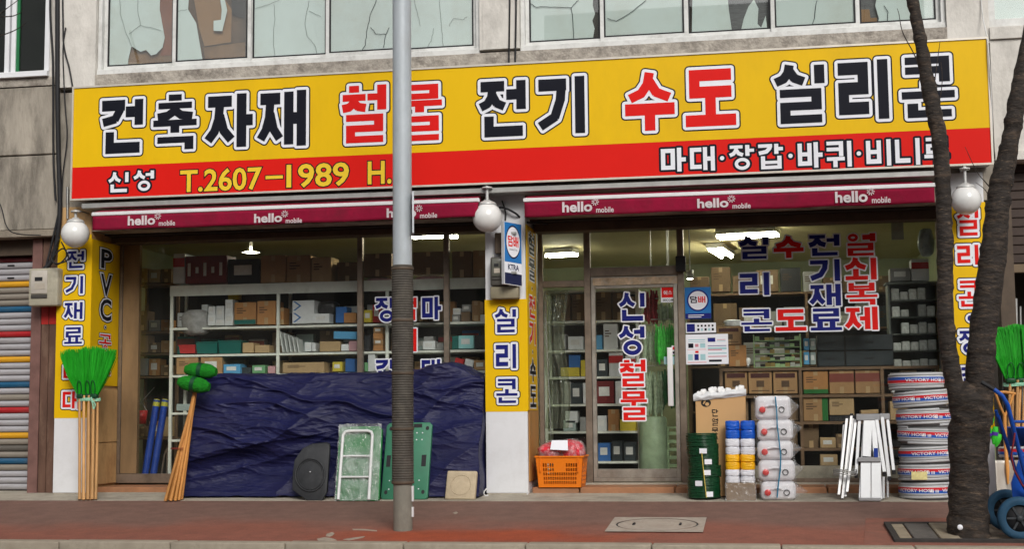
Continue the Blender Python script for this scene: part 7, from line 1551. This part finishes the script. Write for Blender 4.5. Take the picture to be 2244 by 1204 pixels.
# things further back: cartons on a rear rack, coloured dark for the dimness there, papers
YR = 3.4; xr0, xr1 = P(1505, 700, YR).x, P(2040, 700, YR).x
zr = [z_of(1750, y, YR) for y in (900, 800, 720, 640)]
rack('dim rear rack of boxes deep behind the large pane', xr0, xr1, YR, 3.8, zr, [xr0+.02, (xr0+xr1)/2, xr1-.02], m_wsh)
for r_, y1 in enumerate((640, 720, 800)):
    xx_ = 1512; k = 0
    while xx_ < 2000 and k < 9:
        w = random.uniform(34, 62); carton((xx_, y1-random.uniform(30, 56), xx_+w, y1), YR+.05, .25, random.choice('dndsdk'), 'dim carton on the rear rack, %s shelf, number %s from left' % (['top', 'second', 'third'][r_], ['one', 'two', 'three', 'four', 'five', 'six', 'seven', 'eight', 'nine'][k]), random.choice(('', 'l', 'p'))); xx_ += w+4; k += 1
# second rear rack behind the left window, dimness again put into carton colours
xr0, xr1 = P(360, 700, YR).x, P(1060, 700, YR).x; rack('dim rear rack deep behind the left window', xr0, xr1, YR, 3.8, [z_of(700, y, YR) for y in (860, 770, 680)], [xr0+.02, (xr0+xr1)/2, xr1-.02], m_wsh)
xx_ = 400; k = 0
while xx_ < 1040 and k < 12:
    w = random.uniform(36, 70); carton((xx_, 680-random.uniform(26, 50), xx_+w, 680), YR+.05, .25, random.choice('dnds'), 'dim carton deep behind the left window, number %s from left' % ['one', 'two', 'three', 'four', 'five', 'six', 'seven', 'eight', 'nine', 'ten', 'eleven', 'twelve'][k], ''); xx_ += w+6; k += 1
x0, x1, z0, z1 = rect(1953, 484, 1980, 526, .79); o = B(x0, x1, .788, .79, z0, z1).build('paper_notice', M('faded notice', (.35, .37, .26), .8)); tag(o, 'faded paper notice high inside the right end of the window', 'notice')
sack((2014, 500, 2048, 562), .84, .08, 'm', 'pale bundle hanging high at the right end of the window')
# ------------------------------------------------------------------ lamps in the shop
def tube_lamp(pa, pb, label, w=.12):
    a, b = on_plane_z(*pa, 2.98), on_plane_z(*pb, 2.98); t = thing('ceiling_lamp', label, 'lamp', ((a+b)/2)+Vector((0, 0, -.03)), 'lit fluorescent lamps in the shop'); d = (b-a); L_ = d.length; d.normalize(); n_ = Vector((-d.y, d.x, 0))
    MB().obox((a+b)/2+Vector((0, 0, .04)), d*L_/2, n_*w/2, (0, 0, .03)).build('housing', m_frame, t)
    for s_ in (-.3, .3): MB().tube([a+n_*w*s_+Vector((0, 0, -.012)), b+n_*w*s_+Vector((0, 0, -.012))], .018, 10).build('tube', m_tube, t)
    return t
tube_lamp((1574, 519), (1704, 512), 'long lit fluorescent lamp above the window letters', .3)
tube_lamp((1566, 545), (1592, 562), 'short lit fluorescent lamp deeper in the shop by the posters', .22)
tube_lamp((903, 518), (938, 516), 'lit fluorescent lamp right beside the street pole', .16); tube_lamp((943, 517), (971, 515), 'lit fluorescent lamp left of the second mullion', .16); tube_lamp((984, 517), (998, 516), 'lit fluorescent lamp right of the second mullion', .16)
t = thing('ceiling_lamp', 'lit bulb lamp under the yellowish ceiling over the red case', 'lamp', on_plane_z(550, 548, 2.9)); c = on_plane_z(550, 548, 2.9)
MB().lathe([(.04, .0), (.1, -.02), (.11, -.035)], c, 20).build('shade', m_alu, t); MB().lathe([(.001, -.034), (.095, -.03), (.1, -.026)], c, 20).build('bulb', m_tube, t); MB().tube([c, c+Vector((0, 0, .16))], .02, 8).build('stem', m_frame, t)
t = thing('ceiling_lamp', 'small white spot lamp by the top of the door frame', 'lamp', P(1512, 612, 1.6)); c = P(1512, 604, 1.6); MB().lathe([(.001, .06), (.04, .06), (.045, -.03), (.03, -.04)], c, 16).build('housing', m_frame, t); MB().lathe([(.001, -.045), (.034, -.04)], c, 16).build('bulb', m_tube, t); MB().tube([c+Vector((0, 0, .05)), (c.x, c.y, 3.06)], .008, 6).build('stem', m_frame, t)
tube_lamp((1200, 560), (1262, 556), 'lit fluorescent lamp dimly seen over the narrow pane', .2)
# ------------------------------------------------------------------ lettering and stickers on the glass
WY = GY-.005
def wlet(name, label, chars, rects, cols_):
    x0, x1, z0, z1 = rect(*rects[-1], WY); t = thing(name, label, 'lettering', ((x0+x1)/2, WY, z0))
    for ch, q, c in zip(chars, rects, cols_): on_sign(ch, [q], [(.0145, 0), (0, 1)], [m_wvin, m_navy if c == 'n' else m_redl], t, WY, 1.2, .0155)
wlet('window_lettering', 'column of four letters, two blue two red, on the door glass', '신성철물', ((1354, 640, 1416, 707), (1354, 713, 1416, 782), (1355, 786, 1418, 851), (1357, 855, 1421, 925)), 'nnrr')
wlet('window_lettering', 'left blue column of three letters on the large pane', '실리콘', ((1617, 519, 1687, 571), (1618, 595, 1689, 651), (1621, 675, 1695, 730)), 'nnn')
wlet('window_lettering', 'red pair of letters, widely spaced, on the large pane', '수도', ((1692, 516, 1764, 569), (1696, 675, 1770, 729)), 'rr')
wlet('window_lettering', 'blue column of four letters on the large pane', '전기재료', ((1769, 512, 1843, 564), (1772, 566, 1844, 620), (1772, 620, 1846, 674), (1773, 673, 1848, 728)), 'nnnn')
wlet('window_lettering', 'rightmost red column of four letters on the large pane', '열쇠복제', ((1847, 509, 1922, 564), (1849, 563, 1924, 617), (1851, 617, 1926, 672), (1850, 670, 1927, 727)), 'rrrr')
wlet('window_lettering', 'blue letters left of the pole on the left window', '장갑', ((820, 650, 874, 709), (821, 786, 874, 842)), 'nn')
wlet('window_lettering', 'blue letters right of the pole on the left window', '마대', ((922, 648, 970, 704), (921, 785, 968, 840)), 'nn')
wlet('window_lettering', 'red letters mostly hidden by the pole on the left window', '접기', ((872, 650, 916, 706), (870, 718, 916, 774)), 'rr')
def sticker(px, label, mat, Y=WY):
    x0, x1, z0, z1 = rect(*px, Y); t = thing('sticker', label, 'sticker', ((x0+x1)/2, Y, z0)); B(x0, x1, Y-.0008, Y, z0, z1).build('sheet', mat, t); return t, x0, x1, z0, z1
FW = lambda x, z, d=0: frame((x, WY-.001-d, z), XR, ZU, NF)
def patch(t, x0, x1, z0, z1, mat, d=.0, name='printed_patch'):
    mb = MB(); mb.add([(x0, WY-.0016-d, z0), (x1, WY-.0016-d, z0), (x1, WY-.0016-d, z1), (x0, WY-.0016-d, z1)], [(0, 1, 2, 3)]); return flat_build(mb, name, [mat], t)
t, x0, x1, z0, z1 = sticker((1448, 623, 1488, 663), 'red and white square sticker at the top of the door', m_wvin); w, h = x1-x0, z1-z0
patch(t, x0+.008, x1-.008, z0+h*.26, z1-.008, m_redl)
for k, ch in enumerate('에스원'): letter(ch, FW(x0+w*(.16+.25*k), z0+h*.42, .002), w*.2, h*.22, [(0, 0)], [m_wvin], t, .95, 0)
write('SECOM', FW(x0+w*.1, z0+h*.06, .001), w*.6, h*.12, [(.02, 0)], [m_ink], t)
t, x0, x1, z0, z1 = sticker((1501, 630, 1558, 699), 'blue square tobacco sticker with white disc on the large pane', m_bl); w, h = x1-x0, z1-z0
patch(t, x0+.002, x1-.002, z0+.002, z0+h*.17, m_navy)
for k, (s_, mt) in enumerate(((.42, m_navy), (.365, m_wvin))):
    mb = MB(); mb.add([(x0+w*.5+w*s_*math.cos(a*math.pi/16), WY-.0026-.001*k, z0+h*.58+w*s_*math.sin(a*math.pi/16)) for a in range(32)], [list(range(32))]); flat_build(mb, 'disc', [mt], t)
for k, ch in enumerate('담배'): letter(ch, FW(x0+w*(.2+.31*k), z0+h*.5, .004), w*.28, h*.21, [(0, 0)], [m_redl if k else m_ink], t, 1.05, 0)
for k in range(2): patch(t, x0+w*.12, x0+w*(.72-.1*k), z0+h*(.1-.06*k), z0+h*(.125-.06*k), m_wvin, .001)
m_cy = M('pale cyan print', (.35, .58, .62), .5); m_pk = M('pink print', (.6, .25, .3), .5)
t, x0, x1, z0, z1 = sticker((1503, 708, 1569, 730), 'narrow white notice strip under the tobacco sticker', m_wvin); w, h = x1-x0, z1-z0
patch(t, x0+w*.03, x0+w*.3, z0+h*.1, z1-h*.1, m_navy)
for k in range(5): patch(t, x0+w*(.38+.12*k), x0+w*(.45+.12*k), z0+h*.2, z0+h*.45, [m_ink, m_cy, m_ink, m_cy, m_ink][k]); patch(t, x0+w*(.38+.12*k), x0+w*(.44+.12*k), z0+h*.6, z0+h*.8, m_ink)
t, x0, x1, z0, z1 = sticker((1503, 733, 1596, 799), 'white printed poster with blue and pink bars on the large pane', m_wvin); w, h = x1-x0, z1-z0
for u0, u1, v0, v1, mt in ((.06, .46, .8, .83, m_cy), (.06, .46, .74, .76, m_cy), (.06, .18, .55, .7, m_ink), (.22, .3, .58, .68, m_pk), (.34, .46, .55, .7, m_cy), (.04, .48, .49, .5, m_redl), (.22, .3, .38, .45, m_redl), (.05, .16, .14, .34, m_cy), (.2, .3, .14, .34, m_navy), (.34, .46, .14, .34, m_cy), (.52, .7, .74, .88, m_navy), (.74, .94, .8, .82, m_pk), (.74, .94, .75, .77, m_cy), (.52, .96, .6, .62, m_navy), (.52, .96, .48, .56, m_cy), (.52, .85, .46, .5, m_pk), (.52, .96, .34, .38, m_cy), (.52, .96, .24, .27, m_pk), (.54, .84, .08, .15, m_ink), (.04, .48, .06, .075, m_redl)): patch(t, x0+w*u0, x0+w*u1, z0+h*v0, z0+h*v1, mt, .0004 if mt is m_pk else 0)
t, x0, x1, z0, z1 = sticker((1472, 758, 1487, 778), 'small white card beside the door handle', m_wvin); patch(t, x0+.01, x1-.01, z0+(z1-z0)*.55, z1-.012, m_redl); patch(t, x0+.01, x1-.01, z0+.012, z0+(z1-z0)*.35, m_ink)
t, x0, x1, z0, z1 = sticker((1455, 782, 1487, 799), 'pale strip card below the small card by the door handle', m_cy)
